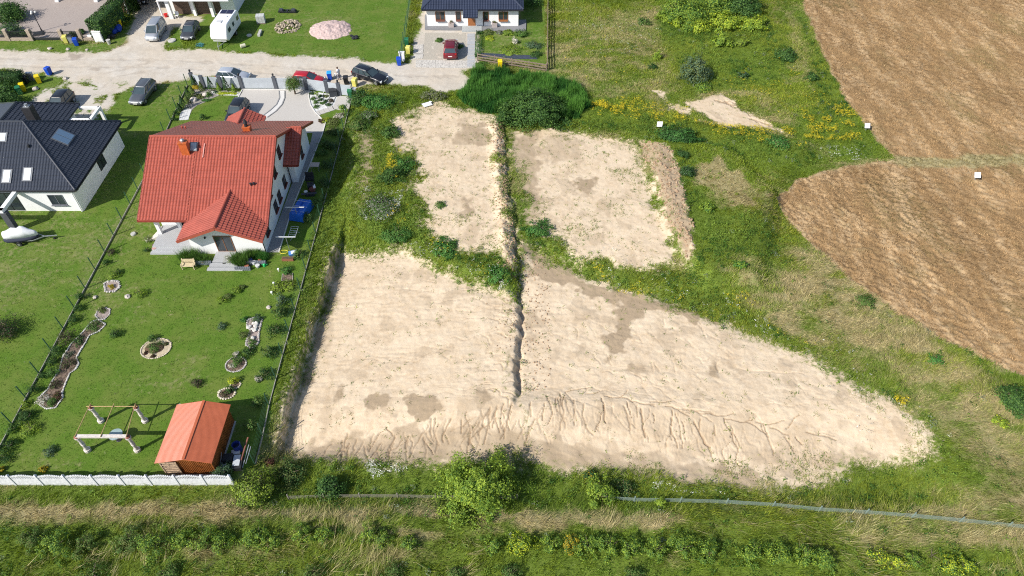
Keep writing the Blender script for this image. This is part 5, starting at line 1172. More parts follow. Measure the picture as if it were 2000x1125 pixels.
# ================================================================== yard things top left and on the upper lawn
def street_lamp():
    H = thing('garden_lamp_post', 'black lamp post with white globes in the paved yard', 'lamp post', P(82, 61))
    m = MB(); m.lathe((0, 0, 0), [(.14, 0), (.09, .3), (.06, .5), (.045, 2.5), (.05, 2.6)], 10); m.build('post', DM, H)
    for i in range(3):
        a = i * 2.094 + .4; m = MB(); m.bar((0, 0, 2.5), (.3 * math.cos(a), .3 * math.sin(a), 2.6), .035); m.build('arm', DM, H)
        m = MB(); m.rock((.3 * math.cos(a), .3 * math.sin(a), 2.74), .14, 1, 1, 2); m.build('globe', mat('opal_globe', (.75, .74, .70), .3, .02), H)
street_lamp()
simple('covered_sandbox', 'black tarpaulin cover lying at the foot of the lamp post', 'tarpaulin', P(76, 67), [('cover', BLACK, lambda q: q.box((0, 0, 0), (1.5, 1.1, .25), top=.8))], .3)
def rocks(name, label, cat, c, rad, n, sz, m, seed, hgt=.5, sy=1.0):
    H = thing(name, label, cat, c); rg = random.Random(seed); q = MB()
    for i in range(n):
        t, r = rg.random() * 6.283, rad * rg.random() ** .5; q.rock((r * math.cos(t), r * math.sin(t) * sy, hgt * (1 - (r / rad) ** 1.3) * rg.uniform(.5, 1)), sz * rg.uniform(.6, 1.4), i + seed, rg.uniform(.5, .9))
    q.build('stone_heap', m, H); return H
rocks('stone_pile', 'heap of broken beige stones on the upper lawn', 'stone pile', P(562, 52), 1.9, 150, .17, mat('rubble_stone', (.42, .35, .26), .95, .5, scale=2.5), 3, .55, 1.1)
def mound(label, c, rx, ry, h, m, seed):
    H = thing('gravel_mound', label, 'gravel mound', c); n = 56; vs, fs = [], []
    for j in range(n):
        for i in range(n):
            x, y = (i / (n - 1) * 2 - 1), (j / (n - 1) * 2 - 1); r = math.hypot(x, y); nz = mnoise.noise(Vector((x * 3 + seed, y * 3, 0)))
            e = max(0, 1 - (r * (1 + .12 * nz)) ** 2.2); z = h * e * (.75 + .25 * nz) + .13 * mnoise.noise(Vector((x * 11, y * 11, seed))) * (e > 0)
            vs.append((x * rx, y * ry, z if e > 0 else -.05))
    for j in range(n - 1):
        for i in range(n - 1): a = j * n + i; fs.append((a, a + 1, a + n + 1, a + n))
    q = MB(); q.add(vs, fs); o = q.build('heap', m, H, smooth=True)
PG = NT('pink_gravel', .95, .1); n_ = PG.noise(16, 4, .7); n2 = PG.noise(2, 4, .6); PG.col(PG.mix(PG.rng(n_, .35, .7), PG.mix(PG.rng(n2, .35, .65), (.42, .29, .26), (.54, .41, .38)), (.62, .50, .47))); PG.bump(n_, .8, .05)
mound('broad heap of pink gravel on the upper lawn', P(646, 58), 3.0, 2.9, .8, PG.m, 4)
simple('block_pallet', 'pallet stacked with pale grey building blocks on the lawn', 'pallet', P(511, 44), [('blocks', mat('pale_block', (.5, .51, .50), .9, .15, scale=3), lambda q: [q.box((i * .39 - .39, j * .5 - .25, .14 + k * .25), (.37, .48, .235)) for i in range(3) for j in range(2) for k in range(4)]), ('pallet', WOODG, lambda q: [q.box((0, j * .3 - .45, 0), (1.2, .12, .12)) for j in range(4)])], .15)
simple('block_stack', 'low row of narrow grey blocks beside the block pallet', 'blocks', P(508, 66), [('blocks', CONC, lambda q: [q.box((0, i * .32 - .7, 0), (.35, .28, .3)) for i in range(5)])], .05)
simple('trailer_frame', 'low dark metal frame lying at the top of the lawn', 'metal frame', P(562, 24), [('frame', BLACK, lambda q: (q.bar((-1.3, -.35, .2), (1.3, -.35, .2), .1), q.bar((-1.3, .35, .2), (1.3, .35, .2), .1), [q.bar((x, -.4, .2), (x, .4, .2), .16) for x in (-1.2, -.6, 0, .6, 1.2)])), ('box', mat('dark_plastic', (.05, .055, .065), .5), lambda q: (q.box((-.9, 0, .25), (.5, .5, .25)), q.box((.9, 0, .25), (.5, .5, .25))))], -.03)
simple('plastic_drum', 'small cream plastic drum lying on the lawn beside the caravan', 'drum', P(475, 93), [('body', mat('cream_plastic', (.62, .60, .45), .5), lambda q: q.tube((-.25, -.15, .26), (.3, .2, .26), .26, n=12))])
for lb, p_, r in (('round concrete manhole cover between van and grey hatchback', (336, 80), .55), ('concrete manhole cover near the block pallet', (487, 70), .35), ('round pale manhole cover on the lawn by the terrace', (261, 458), .26)):
    simple('manhole_cover', lb, 'manhole cover', P(*p_), [('ring', CONC, lambda q: q.lathe((0, 0, 0), [(r, 0), (r, .14), (r * .95, .16)], 18)), ('lid', CONC, lambda q: q.lathe((0, 0, .16), [(r * .8, 0), (r * .78, .03)], 18))], 0, 'manhole covers')
simple('garden_net', 'crumpled blue green netting on the grass beside the hatchback', 'netting', P(391, 89), [('net', mat('teal_net', (.06, .25, .27), .8, .3), lambda q: [q.bar((random.uniform(-.6, .6), random.uniform(-.5, .5), .05), (random.uniform(-.6, .6), random.uniform(-.5, .5), random.uniform(.05, .3)), .03) for _ in range(34)])])
simple('plastic_chair', 'white plastic chair in front of the garage column', 'chair', P(347, 35), [('seat', WPAINT, lambda q: q.box((0, 0, .42), (.5, .5, .04))), ('backrest', WPAINT, lambda q: q.box((0, .25, .44), (.5, .04, .45)))] + [('leg', WPAINT, lambda q, x=x, y=y: q.box((x, y, 0), (.05, .05, .42))) for x in (-.2, .2) for y in (-.2, .2)])
simple('red_bucket', 'red bucket standing beside the carport post', 'bucket', P(325, 33), [('body', mat('red_plastic', (.6, .02, .02), .4), lambda q: q.lathe((0, 0, 0), [(.2, 0), (.28, .45), (.3, .46)], 12))])
H = thing('log_stack', 'stack of split firewood along the side of the carport', 'firewood', P(262, 8)); q = MB(); rg = random.Random(5)
for i in range(34):
    for k in range(9): q.tube((-.35, i * .2 - 3, .12 + k * .2), (.35, i * .2 - 3 + rg.gauss(0, .02), .12 + k * .2), .1 * rg.uniform(.8, 1.1), n=6)
q.build('logs', mat('split_wood', (.22, .13, .08), .9, .5, scale=5), H)

# ================================================================== person in white
def person():
    H = thing('person', 'person in a white top and pale trousers standing on the lane by the bins', 'person', P(663, 156), -2.3)
    J = dict(pel=(0, 0, .93), sp=(0, .01, 1.12), ch=(0, .02, 1.34), nk=(0, .01, 1.50), hd=(0, -.03, 1.62), ht=(0, -.02, 1.75))
    vs, es, rs = [], [], []
    def v(p, r): vs.append(p); rs.append(r); return len(vs) - 1
    pel = v(J['pel'], (.15, .11)); sp = v(J['sp'], (.14, .105)); ch = v(J['ch'], (.165, .115)); nk = v(J['nk'], (.06, .06)); hd = v(J['hd'], (.09, .105)); ht = v(J['ht'], (.07, .085))
    es += [(pel, sp), (sp, ch), (ch, nk), (nk, hd), (hd, ht)]
    for s in (-1, 1):
        a = v((s * .10, 0, .86), (.10, .10)); b = v((s * .11, -.02 * s, .5), (.065, .07)); c = v((s * .12, .02, .10), (.042, .045)); d = v((s * .13, -.14, .04), (.04, .03)); es += [(pel, a), (a, b), (b, c), (c, d)]
        sh = v((s * .19, .02, 1.42), (.055, .055)); el = v((s * .25, .04, 1.16), (.042, .042)); wr_ = v((s * .18, -.2, 1.13), (.028, .028)) if s > 0 else v((s * .27, -.04, .92), (.028, .028)); es += [(ch, sh), (sh, el), (el, wr_)]
        wp = Vector(vs[wr_]); dr = (wp - Vector(vs[el])).normalized(); sd = dr.cross(Vector((s, .2, .1))).normalized(); pm = v(tuple(wp + dr * .07), (.035, .018)); es.append((wr_, pm))
        for k, ln in enumerate((.07, .08, .075, .06)): f0 = v(tuple(wp + dr * .11 + sd * (k - 1.5) * .02), (.009, .009)); f1 = v(tuple(wp + dr * (.11 + ln * .6) + sd * (k - 1.5) * .022), (.008, .008)); es += [(pm, f0), (f0, f1)]
        t0 = v(tuple(wp + dr * .05 + sd * .045), (.01, .01)); es.append((wr_, t0))
    me = bpy.data.meshes.new('body'); me.from_pydata(vs, es, []); o = link('body', me, H)
    sk = o.modifiers.new('skin', 'SKIN'); 
    for i, r in enumerate(rs): me.skin_vertices[0].data[i].radius = r
    me.skin_vertices[0].data[0].use_root = True
    ss = o.modifiers.new('sub', 'SUBSURF'); ss.levels = ss.render_levels = 1
    me.materials.append(mat('skin_tone', (.50, .30, .22), .6, .05))
    sh = MB(); loft(sh, [[(math.cos(t) * a, math.sin(t) * b + y, z) for t in [6.283 * i / 14 for i in range(14)]] for z, a, b, y in ((.82, .20, .15, 0), (1.0, .175, .135, 0), (1.2, .17, .135, .01), (1.38, .205, .14, .02), (1.46, .17, .10, .02), (1.51, .08, .07, .01))])
    for s in (-1, 1): sh.tube((s * .17, .02, 1.43), (s * .245, .04, 1.2), .075, .065, 10)
    sh.build('shirt', mat('white_shirt', (.78, .76, .78), .9, .04), H, smooth=True)
    tr = MB()
    for s in (-1, 1): tr.tube((s * .09, 0, .92), (s * .11, -.02 * s, .5), .13, .085, 12); tr.tube((s * .11, -.02 * s, .52), (s * .12, .02, .12), .085, .065, 12)
    tr.build('trousers', mat('grey_trousers', (.30, .28, .32), .9, .1), H, smooth=True)
    hr = MB(); hr.rock((0, .02, 1.72), .115, 2, .95, 2); hr.build('hair', mat('brown_hair', (.10, .06, .04), .8), H, smooth=True)
person()
simple('garden_tool', 'small white box on a stake beside the person', 'stake', P(656, 154), [('box', WPAINT, lambda q: q.box((0, 0, .45), (.22, .15, .3))), ('stake', WOODG, lambda q: q.box((0, 0, 0), (.05, .05, .45)))])
bpy.data.objects['garden_tool'].name = 'letter_box'

# ================================================================== shed, pergola and rear garden
def shed():
    fx0, fx1, fy0, fy1 = -25.6, -21.9, 26.15, 30.75; O = Vector((-23.7, 28.4, 0)); L = lambda x, y, z: (x - O.x, y - O.y, z)
    H = thing('garden_shed', 'brown metal garden shed with an orange-red ribbed gable roof', 'shed', (O.x, O.y, 0))
    xm = -23.6; e = 2.0; r_ = 2.5; ex0, ex1, ey0, ey1 = fx0 - .25, fx1 + .2, fy0 - .2, fy1 + .25
    w_ = MB(); pr = [(fx0, 0), (fx1, 0), (fx1, e - .05), (xm, r_ - .05), (fx0, e - .05)]; n = 5
    w_.add([L(x, fy0, z) for x, z in pr] + [L(x, fy1, z) for x, z in pr], [tuple(range(n)), tuple(range(2 * n - 1, n - 1, -1))] + [(i, n + i, n + (i + 1) % n, (i + 1) % n) for i in range(n)])
    for i in range(17): x = fx0 + 1.35 + i * .135; w_.bar(L(x, fy0 - .01, .05), L(x, fy0 - .01, 1.95), .05, .03)
    for i in range(33): w_.bar(L(fx1 + .01, fy0 + .1 + i * .14, .05), L(fx1 + .01, fy0 + .1 + i * .14, 1.93), .03, .05)
    w_.build('wall', mat('wood_look_sheet', (.26, .085, .02), .5, .35, scale=2.2), H)
    for xs, nm in (((ex0, xm), 'l'), ((xm, ex1), 'r')):
        m = MB(); z = {ex0: e - .03, xm: r_, ex1: e - .03}; a, b = xs; n = 62; vs = []; fs = []
        for i in range(n * 4 + 1):
            y = ey0 + (ey1 - ey0) * i / (n * 4); k = (0, .012, .012, 0)[i % 4]; vs += [L(a, y, z[a] + .03 + k), L(b, y, z[b] + .03 + k)]
            if i: fs.append((2 * i - 2, 2 * i - 1, 2 * i + 1, 2 * i))
        m.add(vs, fs); m.slab([L(a, ey0, z[a] + .02), L(b, ey0, z[b] + .02), L(b, ey1, z[b] + .02), L(a, ey1, z[a] + .02)], .05); m.build('roof', mat('orange_red_sheet', (.47, .12, .05), .38, .06, scale=1.5, spec=.6), H)
    m = MB(); m.bar(L(xm, ey0, r_ + .05), L(xm, ey1, r_ + .05), .2, .03); m.build('ridge_cap', mat('orange_red_sheet', (.47, .12, .05)), H)
    m = MB(); m.box(L(fx0 + .62, fy0 - .05, .1), (1.15, .06, 1.85)); m.build('rack_shade_sheet', BLACK, H)  # black sheet stands in for the shaded depth behind the firewood
    m = MB()
    for k in range(7): m.bar(L(fx0 + .05, fy0 - .1, .2 + k * .27), L(fx0 + 1.2, fy0 - .1, .2 + k * .27), .05, .12)
    m.bar(L(fx0 + .04, fy0 - .11, 0), L(fx0 + .04, fy0 - .11, 1.95), .08); m.bar(L(fx0 + 1.2, fy0 - .11, 0), L(fx0 + 1.2, fy0 - .11, 1.95), .08); m.build('firewood_rack', mat('split_birch', (.50, .36, .24), .9, .4, scale=6), H)
    m = MB(); m.bar(L(fx1 + .08, fy0, .03), L(fx1 + .08, fy1, .03), .12, .1); m.bar(L(fx0, fy0 - .1, .03), L(fx1, fy0 - .1, .03), .12, .1); m.build('base_frame', CONC, H)
shed()
def pergola():
    pts = [P(172, 880), P(269, 880), P(198, 823), P(284, 823)]; H = thing('stone_pergola', 'garden pergola of four white stone columns with wooden rails', 'pergola', pts[0]); O = H.location
    WS = mat('white_stone', (.66, .60, .55), .85, .2, scale=6, bump=.4); BM = mat('bamboo', (.42, .30, .13), .7, .2); BR = mat('rust_clamp', (.25, .08, .05), .7)
    L = lambda p, z: Vector((p[0] - O.x, p[1] - O.y, z))
    for p in pts:
        m = MB(); m.lathe(L(p, 0), [(.25, 0), (.25, .22), (.17, .26), (.15, .4), (.12, .55), (.15, .95), (.11, 1.0), (.15, 1.05), (.12, 1.35), (.15, 1.7), (.2, 1.78), (.22, 1.92)], 12); c = m.build('column', WS, H, smooth=False)
        m = MB(); m.lathe(L(p, 1.92), [(.16, 0), (.2, .1), (.12, .16)], 10); m.build('capital', BR, c)
    a, b, c, d = pts
    m = MB(); m.bar(L(a, 2.05), L(b, 2.05), .24, .16); m.build('beam', WS, H)
    e = lambda p, q, t: (p[0] + (q[0] - p[0]) * t, p[1] + (q[1] - p[1]) * t)
    m = MB(); m.tube(L(e(c, d, -.08), 2.1), L(e(c, d, 1.05), 2.1), .04); m.build('bamboo_pole', BM, H)
    for p, q in ((a, c), (e(a, b, .5), e(c, d, .52)), (b, d)): m = MB(); m.tube(L(e(p, q, -.05), 2.17), L(e(p, q, 1.08), 2.17), .035); m.build('bamboo_pole', BM, H)
pergola()
simple('round_glass_table', 'round frosted glass table standing in the pergola', 'table', P(233, 858), [('tabletop', mat('frosted_glass', (.30, .40, .40), .2, .1, spec=.8), lambda q: q.lathe((0, 0, .72), [(.5, 0), (.5, .03)], 24)), ('rim', GREYM, lambda q: q.lathe((0, 0, .70), [(.52, 0), (.52, .02)], 24)), ('foot', BLACK, lambda q: (q.tube((0, 0, 0), (0, 0, .7), .04), q.lathe((0, 0, 0), [(.25, 0), (.2, .05)], 12)))])
simple('paint_bucket', 'small white bucket at the back corner of the shed', 'bucket', P(353, 797), [('body', WPAINT, lambda q: q.lathe((0, 0, 0), [(.14, 0), (.18, .35)], 10))])
simple('blue_barrel', 'open blue plastic barrel beside the shed', 'barrel', P(467, 880), [('body', mat('navy_plastic', (.02, .04, .22), .4), lambda q: q.lathe((0, 0, 0), [(.27, 0), (.31, .2), (.31, .7), (.29, .9), (.33, .92), (.29, .9), (.25, .5)], 16)), ('water', mat('dark_water', (.02, .03, .05), .1), lambda q: q.lathe((0, 0, .55), [(.24, 0), (.24, .01)], 12))])
simple('junk_stack', 'black crates, metal frames and pale planks stacked beside the shed', 'crates', P(455, 905), [('crate', BLACK, lambda q: (q.box((-.3, .2, 0), (.7, .6, .6), .1), q.box((.45, -.1, 0), (.7, 1.1, .4), .1))), ('panel', mat('pale_board', (.5, .53, .56), .6), lambda q: (q.box((-.5, -.5, .15), (.5, .4, .25), .3), q.box((.4, .0, .42), (.5, .9, .05), .12))), ('pole', GREYM, lambda q: (q.bar((-.8, -.6, .05), (-.7, .4, .9), .05), q.bar((.9, -.5, .2), (1.0, 1.3, .5), .05), q.bar((1.1, -.2, .3), (1.15, 1.2, .4), .05))), ('plank', mat('rusty_plank', (.25, .10, .07), .8), lambda q: q.bar((.75, 0, .5), (.8, 1.9, .55), .1)), ('basin', mat('pale_plastic', (.6, .6, .6), .4), lambda q: q.box((.1, .75, .2), (.6, .4, .2), .2))])
def bench():
    W_ = mat('cream_wood', (.60, .50, .32), .8, .12)
    H = thing('garden_bench', 'cream wooden slatted garden bench in front of the ornamental grass', 'bench', P(370, 524), .02)
    for k in range(4): m = MB(); m.box((0, -.18 + k * .13, .42), (1.25, .11, .035)); m.build('seat_slat', W_, H)
    for k in range(3): m = MB(); m.bar((-.62, .30 + k * .03, .55 + k * .14), (.62, .30 + k * .03, .55 + k * .14), .03, .12); m.build('back_slat', W_, H)
    for x in (-.55, .55):
        m = MB(); m.box((x, -.2, 0), (.07, .07, .62)); m.build('leg', W_, H); m = MB(); m.bar((x, .26, 0), (x, .38, .95), .07); m.build('leg', W_, H); m = MB(); m.bar((x, -.24, .64), (x, .3, .64), .09, .04); m.build('armrest', W_, H)
bench()
def pot(label, c, r, h, p_, plant=None):
    H = thing('plant_pot', label, 'pot', P(*p_), 0, 'pots by the gable steps'); m = MB(); m.lathe((0, 0, 0), [(r * .7, 0), (r, h), (r * 1.1, h), (r * 1.1, h + .04), (r * .9, h + .04)], 12); m.build('body', c, H)
    m = MB(); m.lathe((0, 0, h - .03), [(r * .9, 0), (r * .9, .02)], 12); m.build('soil', SOILM, H)
TC = mat('terracotta', (.38, .14, .08), .8, .1)
pot('terracotta pot at the left side of the gable steps', TC, .2, .3, (398, 515)); pot('dark pot on the lowest gable step', BLACK, .2, .22, (440, 516)); pot('white pot among the containers by the planter wall', WPAINT, .2, .3, (497, 516)); pot('small terracotta pot in the row by the planter wall', TC, .15, .25, (509, 511)); pot('navy pot by the right planter wall', mat('navy_plastic', (.02, .04, .22), .4), .25, .3, (489, 512)); pot('pale pot beside the green watering can', mat('pale_plastic', (.6, .6, .6), .4), .2, .25, (504, 522)); pot('brown pot at the end of the low planter wall', TC, .18, .25, (483, 523)); pot('rose terracotta pot on the terrace steps', mat('rose_clay', (.5, .3, .27), .8), .2, .28, (303, 489)); pot('dark clay pot on the upper terrace step', mat('dark_clay', (.15, .08, .08), .8), .18, .25, (303, 482))
simple('watering_can', 'bright green watering can beside the pots', 'watering can', P(517, 520), [('body', mat('bright_green_plastic', (.02, .45, .12), .4), lambda q: q.lathe((0, 0, 0), [(.13, 0), (.13, .26), (.08, .3)], 12)), ('spout', mat('bright_green_plastic', (.02, .45, .12), .4), lambda q: q.tube((.12, 0, .08), (.34, 0, .3), .02)), ('handle', mat('bright_green_plastic', (.02, .45, .12), .4), lambda q: (q.bar((-.12, 0, .1), (-.24, 0, .22), .025), q.bar((-.24, 0, .22), (-.08, 0, .31), .025)))])
# along the side path
simple('side_table', 'pale wooden table standing in the bed beside the path', 'table', P(617, 332), [('tabletop', mat('pink_wood', (.55, .45, .40), .7), lambda q: q.box((0, 0, .7), (1.0, .75, .05)))] + [('leg', GREYM, lambda q, x=x, y=y: q.box((x, y, 0), (.05, .05, .7))) for x in (-.42, .42) for y in (-.3, .3)])
simple('barbecue', 'black barbecue with open lid on the side path', 'barbecue', P(607, 358), [('body', BLACK, lambda q: q.box((0, 0, .5), (.9, .5, .35))), ('lid', BLACK, lambda q: q.box((0, .25, .85), (.9, .1, .45))), ('stand', BLACK, lambda q: [q.box((x, y, 0), (.06, .06, .5)) for x in (-.35, .35) for y in (-.18, .18)])])
simple('covered_motorbike', 'cluttered black, brown and white garden things beside the barbecue', 'clutter', P(609, 374), [('crate', BLACK, lambda q: q.box((-.1, .4, 0), (.7, .7, .7), .3)), ('sack', mat('brown_sack', (.15, .05, .04), .9), lambda q: q.rock((.15, -.1, .4), .4, 3, .9)), ('basin', WPAINT, lambda q: (q.lathe((-.5, -.4, 0), [(.15, 0), (.2, .35)], 10), q.box((.35, .1, .6), (.25, .6, .08), .4))), ('board', mat('dark_plastic', (.05, .055, .065), .5), lambda q: (q.box((-.1, -.75, .3), (1.6, .3, .06), .15), q.box((0, -.7, .0), (.9, .3, .3), .1)))])
bpy.data.objects['covered_motorbike'].name = 'garden_clutter'
def tarp():
    H = thing('tarpaulin_stack', 'stack covered with a bright blue tarpaulin beside the side path', 'tarpaulin', P(590, 417), -.22); n, mm = 16, 24; vs, fs = [], []
    for j in range(mm + 1):
        for i in range(n + 1):
            x, y = (i / n - .5) * 1.5, (j / mm - .5) * 2.6; ed = min(i, n - i, j, mm - j); z = .95 if ed > 1 else (.9 if ed == 1 else .08)
            z += (.10 * mnoise.noise(Vector((x * 2.2, y * 2.2, 3))) + .05 * mnoise.noise(Vector((x * 7, y * 7, 3)))) * (ed > 0) - (.14 if abs(x) < .1 and abs(y) < .8 else 0)
            vs.append((x * (1.05 if ed == 0 else 1), y * (1.04 if ed == 0 else 1), z))
    for j in range(mm):
        for i in range(n): a = j * (n + 1) + i; fs.append((a, a + 1, a + n + 2, a + n + 1))
    q = MB(); q.add(vs, fs); q.build('tarpaulin', mat('blue_tarpaulin', (.01, .12, .55), .35, .15, spec=.6), H)
    q = MB(); [q.bar((x, -1.2, .1), (x, 1.2, .1), .1) for x in (-.5, 0, .5)]; q.build('pallet', WOODG, H)
    q = MB(); [q.bar((-.78, y, .98), (.78, y, .98), .02) for y in (-.8, 0, .8)]; q.build('strap', WPAINT, H)
tarp()
for lb, p_ in (('galvanised washing line post beside the blue tarpaulin', (583, 431)), ('galvanised washing line post at the end of the side path', (566, 489))):
    simple('washing_line_post', lb, 'washing line', P(*p_), [('pole', GREYM, lambda q: q.tube((0, 0, 0), (0, 0, 1.75), .035)), ('crossbar', mat('pale_metal', (.6, .62, .65), .4), lambda q: q.bar((-.95, 0, 1.78), (.95, 0, 1.78), .09, .06))], 0, 'washing line posts')
simple('clothes_airer', 'folding metal clothes airer on the grass', 'clothes airer', P(576, 462), [('frame', mat('pale_metal', (.6, .62, .65), .4), lambda q: ([q.bar((-.35, k * .28 - .7, .7), (.35, k * .28 - .7, .7), .025) for k in range(6)], q.bar((-.35, -.7, .7), (-.35, .7, .7), .03), q.bar((.35, -.7, .7), (.35, .7, .7), .03), q.bar((-.35, -.6, 0), (.35, -.2, .7), .03), q.bar((.35, .6, 0), (-.35, .2, .7), .03)))])
simple('tub', 'blue and white tub beside the washing line post', 'tub', P(573, 497), [('body', mat('light_blue_plastic', (.10, .25, .6), .4), lambda q: q.box((0, 0, 0), (.7, .5, .28), .2, top=1.15)), ('sheet', WPAINT, lambda q: q.box((.08, 0, .28), (.5, .4, .05), .2))], .1)
simple('vegetable_planter', 'reddish wooden planter box beside the plots fence', 'planter', P(563, 508), [('box', mat('red_wood', (.27, .11, .06), .8), lambda q: q.box((0, 0, 0), (1.1, .35, .3))), ('soil', SOILM, lambda q: q.box((0, 0, .3), (1.0, .28, .01)))])
simple('yellow_hose', 'loosely coiled yellow garden hose by the washing line post', 'hose', P(555, 493), [('hose', mat('yellow_rubber', (.62, .55, .05), .6), lambda q: [q.tube((.4 * math.cos(i * .4), .25 * math.sin(i * .4), .04 + i * .002), (.4 * math.cos(i * .4 + .4), .25 * math.sin(i * .4 + .4), .042 + i * .002), .025, n=5) for i in range(32)])])
rg = random.Random(9)
for lb, p_, r in (('white stone on the lawn beside the flower ring', (250, 580), .25), ('pinkish stone beside the wire fence plinth', (186, 581), .2), ('white block near the vegetable patch', (525, 601), .2), ('white boulder among the little conifers', (379, 197), .45), ('pink boulder in the chippings bed', (402, 187), .4), ('pale boulder beside the green and yellow bins', (70, 175), .35), ('pale boulder at the edge of the sandy track', (128, 154), .3),
                ('small stone in the verge near the sandy turn', (98, 96), .3), ('pale stone in the verge below the blue bin', (133, 97), .25), ('beige stone in the verge below the tall cabinet', (170, 98), .2)):
    q = MB(); q.rock((0, 0, r * .3), r, int(r * 100) + int(p_[0]), .7, 2); o = q.build('garden_stone', mat('pale_stone', (.55, .49, .44), .9, .25, scale=5)); o.location = (*P(*p_), 0); tag(o, lb, 'stone', 'loose garden stones')
# white stakes along vegetable patch
for i, p_ in enumerate(((545, 531), (536, 558), (532, 576))):
    q = MB(); q.bar((0, 0, 0), (0, 0, .3), .03); q.box((0, 0, .3), (.16, .16, .14)); o = q.build('plant_stake', WPAINT); o.location = (*P(*p_), 0); tag(o, 'white capped stake, %s from the top in the vegetable patch row' % ORD[i], 'stake', 'white capped stakes')

# ================================================================== flower beds
def bed(label, outline, border='stone', z=.03, inner=None, bsize=.13, px=True, cen=None, bm_=None):
    inner = inner or mat('bed_soil', (.19, .135, .10), .95, .6, scale=5, bump=.8)
    pl = PX(outline) if px else outline; cx, cy = sum(p[0] for p in pl) / len(pl), sum(p[1] for p in pl) / len(pl)
    H = thing('flower_bed', label, 'flower bed', (cx, cy, 0), 0, 'flower beds in the lawn'); q = MB(); rg = random.Random(len(label))
    q.prism([(x - cx, y - cy) for x, y in pl], -.05, z); q.build('soil', inner, H)
    q = MB(); n = len(pl)
    for i in range(n):
        a, b = pl[i], pl[(i + 1) % n]; k = max(1, int(math.dist(a, b) / (bsize * 1.5)))
        for j in range(k): t = (j + .5) / k; q.rock((a[0] + (b[0] - a[0]) * t - cx, a[1] + (b[1] - a[1]) * t - cy, .05), bsize * rg.uniform(.75, 1.25), i * 31 + j, .6)
    q.build('stone_border', bm_ or mat('border_stone', (.46, .43, .40), .9, .35, scale=4), H); return H
S = lambda l: [(x / 3.214, 480 + y / 3.214) for x, y in l]
bed('long winding bed with pale stone edging beside the left wire fence', S([(665, 495), (620, 540), (560, 565), (540, 605), (505, 660), (480, 705), (497, 740), (475, 778), (440, 800), (410, 870), (392, 920), (395, 955), (350, 1018), (290, 1025), (250, 1000), (245, 955), (300, 905), (330, 850), (378, 770), (395, 700), (450, 615), (520, 545), (575, 480), (620, 465)]), bm_=mat('border_stone_pale', (.56, .54, .50), .9, .25, scale=4), bsize=.09)
bed('small rounded bed at the top of the long winding bed', S([(600, 440), (615, 405), (650, 390), (692, 398), (690, 432), (655, 465), (620, 462)]), inner=mat('rose_gravel', (.36, .29, .26), .9, .3, scale=9, bump=.5), bsize=.09)
bed('stone ring with orange flowers near the left wire fence', S([(655, 235), (690, 222), (745, 225), (752, 260), (720, 290), (665, 290)]), inner=mat('rose_gravel', (.36, .29, .26)), bsize=.14)
ov = lambda cx, cy, rx, ry, n=26, a0=0: [(cx + rx * math.cos(6.283 * i / n), cy + ry * math.sin(6.283 * i / n)) for i in range(n)]
c_ = P(305, 681); bed('oval bed with a broad sandy rim in the middle of the lawn', ov(c_[0], c_[1], 1.25, 1.1), px=False, inner=mat('sand_rim', (.52, .43, .30), .95, .15, scale=8, bump=.4), bsize=.08, bm_=mat('sand_stone', (.58, .50, .38), .9, .2))
c_ = P(302, 680); q = MB(); q.lathe((c_[0], c_[1], .03), [(.72, 0), (.62, .08), (.3, .16)], 18, 1.15, .85); o = q.build('soil_mound', SOILM); o['kind'] = 'structure'
bed('rockery strip with white stones in the right of the lawn', [(484, 625), (500, 620), (512, 624), (508, 640), (505, 655), (506, 668), (494, 682), (480, 674), (484, 660), (490, 645), (482, 636)], inner=mat('rose_gravel', (.36, .29, .26)), bsize=.12)
c_ = P(461, 712); bed('dark planted bed with round shrub below the rockery strip', ov(c_[0], c_[1], .85, .8, 20), px=False, bsize=.08)
c_ = P(443, 769); bed('round bed ringed with cream stones near the shed', ov(c_[0], c_[1], .68, .55, 20), px=False, bsize=.11, bm_=mat('cream_stone_b', (.60, .54, .42), .9, .15))
c_ = P(460, 752); bed('small stone ring around the bright yellow bush', ov(c_[0], c_[1], .42, .38, 14), px=False, bsize=.08, bm_=mat('cream_stone_b', (.60, .54, .42)))
bed('patch of bare vegetable soil beside the plots fence', [(552, 535), (572, 534), (572, 548), (550, 549)], bsize=.03)
for i in range(12):       # white rocks on the rockery strip
    q = MB(); p_ = (rg.uniform(484, 504), rg.uniform(632, 664)); q.rock((0, 0, .12), rg.uniform(.12, .24), i, .7, 2); o = q.build('rockery_stone', mat('white_rock', (.66, .63, .58), .9, .15, scale=5)); o.location = (*P(*p_), 0); tag(o, 'white rock lying in the rockery strip on the lawn', 'stone', 'white rocks of the rockery strip')
# ================================================================== trees, shrubs, plants
PAL = dict(dark=((0.027, 0.075, 0.021), (0.068, 0.143, 0.033)), mid=((0.056, 0.136, 0.029), (0.136, 0.240, 0.048)), lush=((0.043, 0.152, 0.032), (0.109, 0.275, 0.058)),
           lime=((0.128, 0.221, 0.031), (0.340, 0.442, 0.051)), olive=((0.088, 0.128, 0.035), (0.192, 0.224, 0.064)), blue=((0.063, 0.119, 0.070), (0.140, 0.210, 0.119)),
           gold=((0.336, 0.264, 0.024), (0.600, 0.456, 0.036)), yel=((0.286, 0.390, 0.026), (0.585, 0.624, 0.052)), grey=((.14, .15, .11), (.30, .30, .25)), thuja=((0.021, 0.063, 0.018), (0.053, 0.112, 0.030)),
           red=((.06, .03, .02), (.14, .06, .04)), cream=((.55, .50, .42), (.75, .72, .64)), brown=((.07, .055, .035), (.14, .11, .07)), reed=((0.042, 0.168, 0.031), (0.126, 0.308, 0.063)))
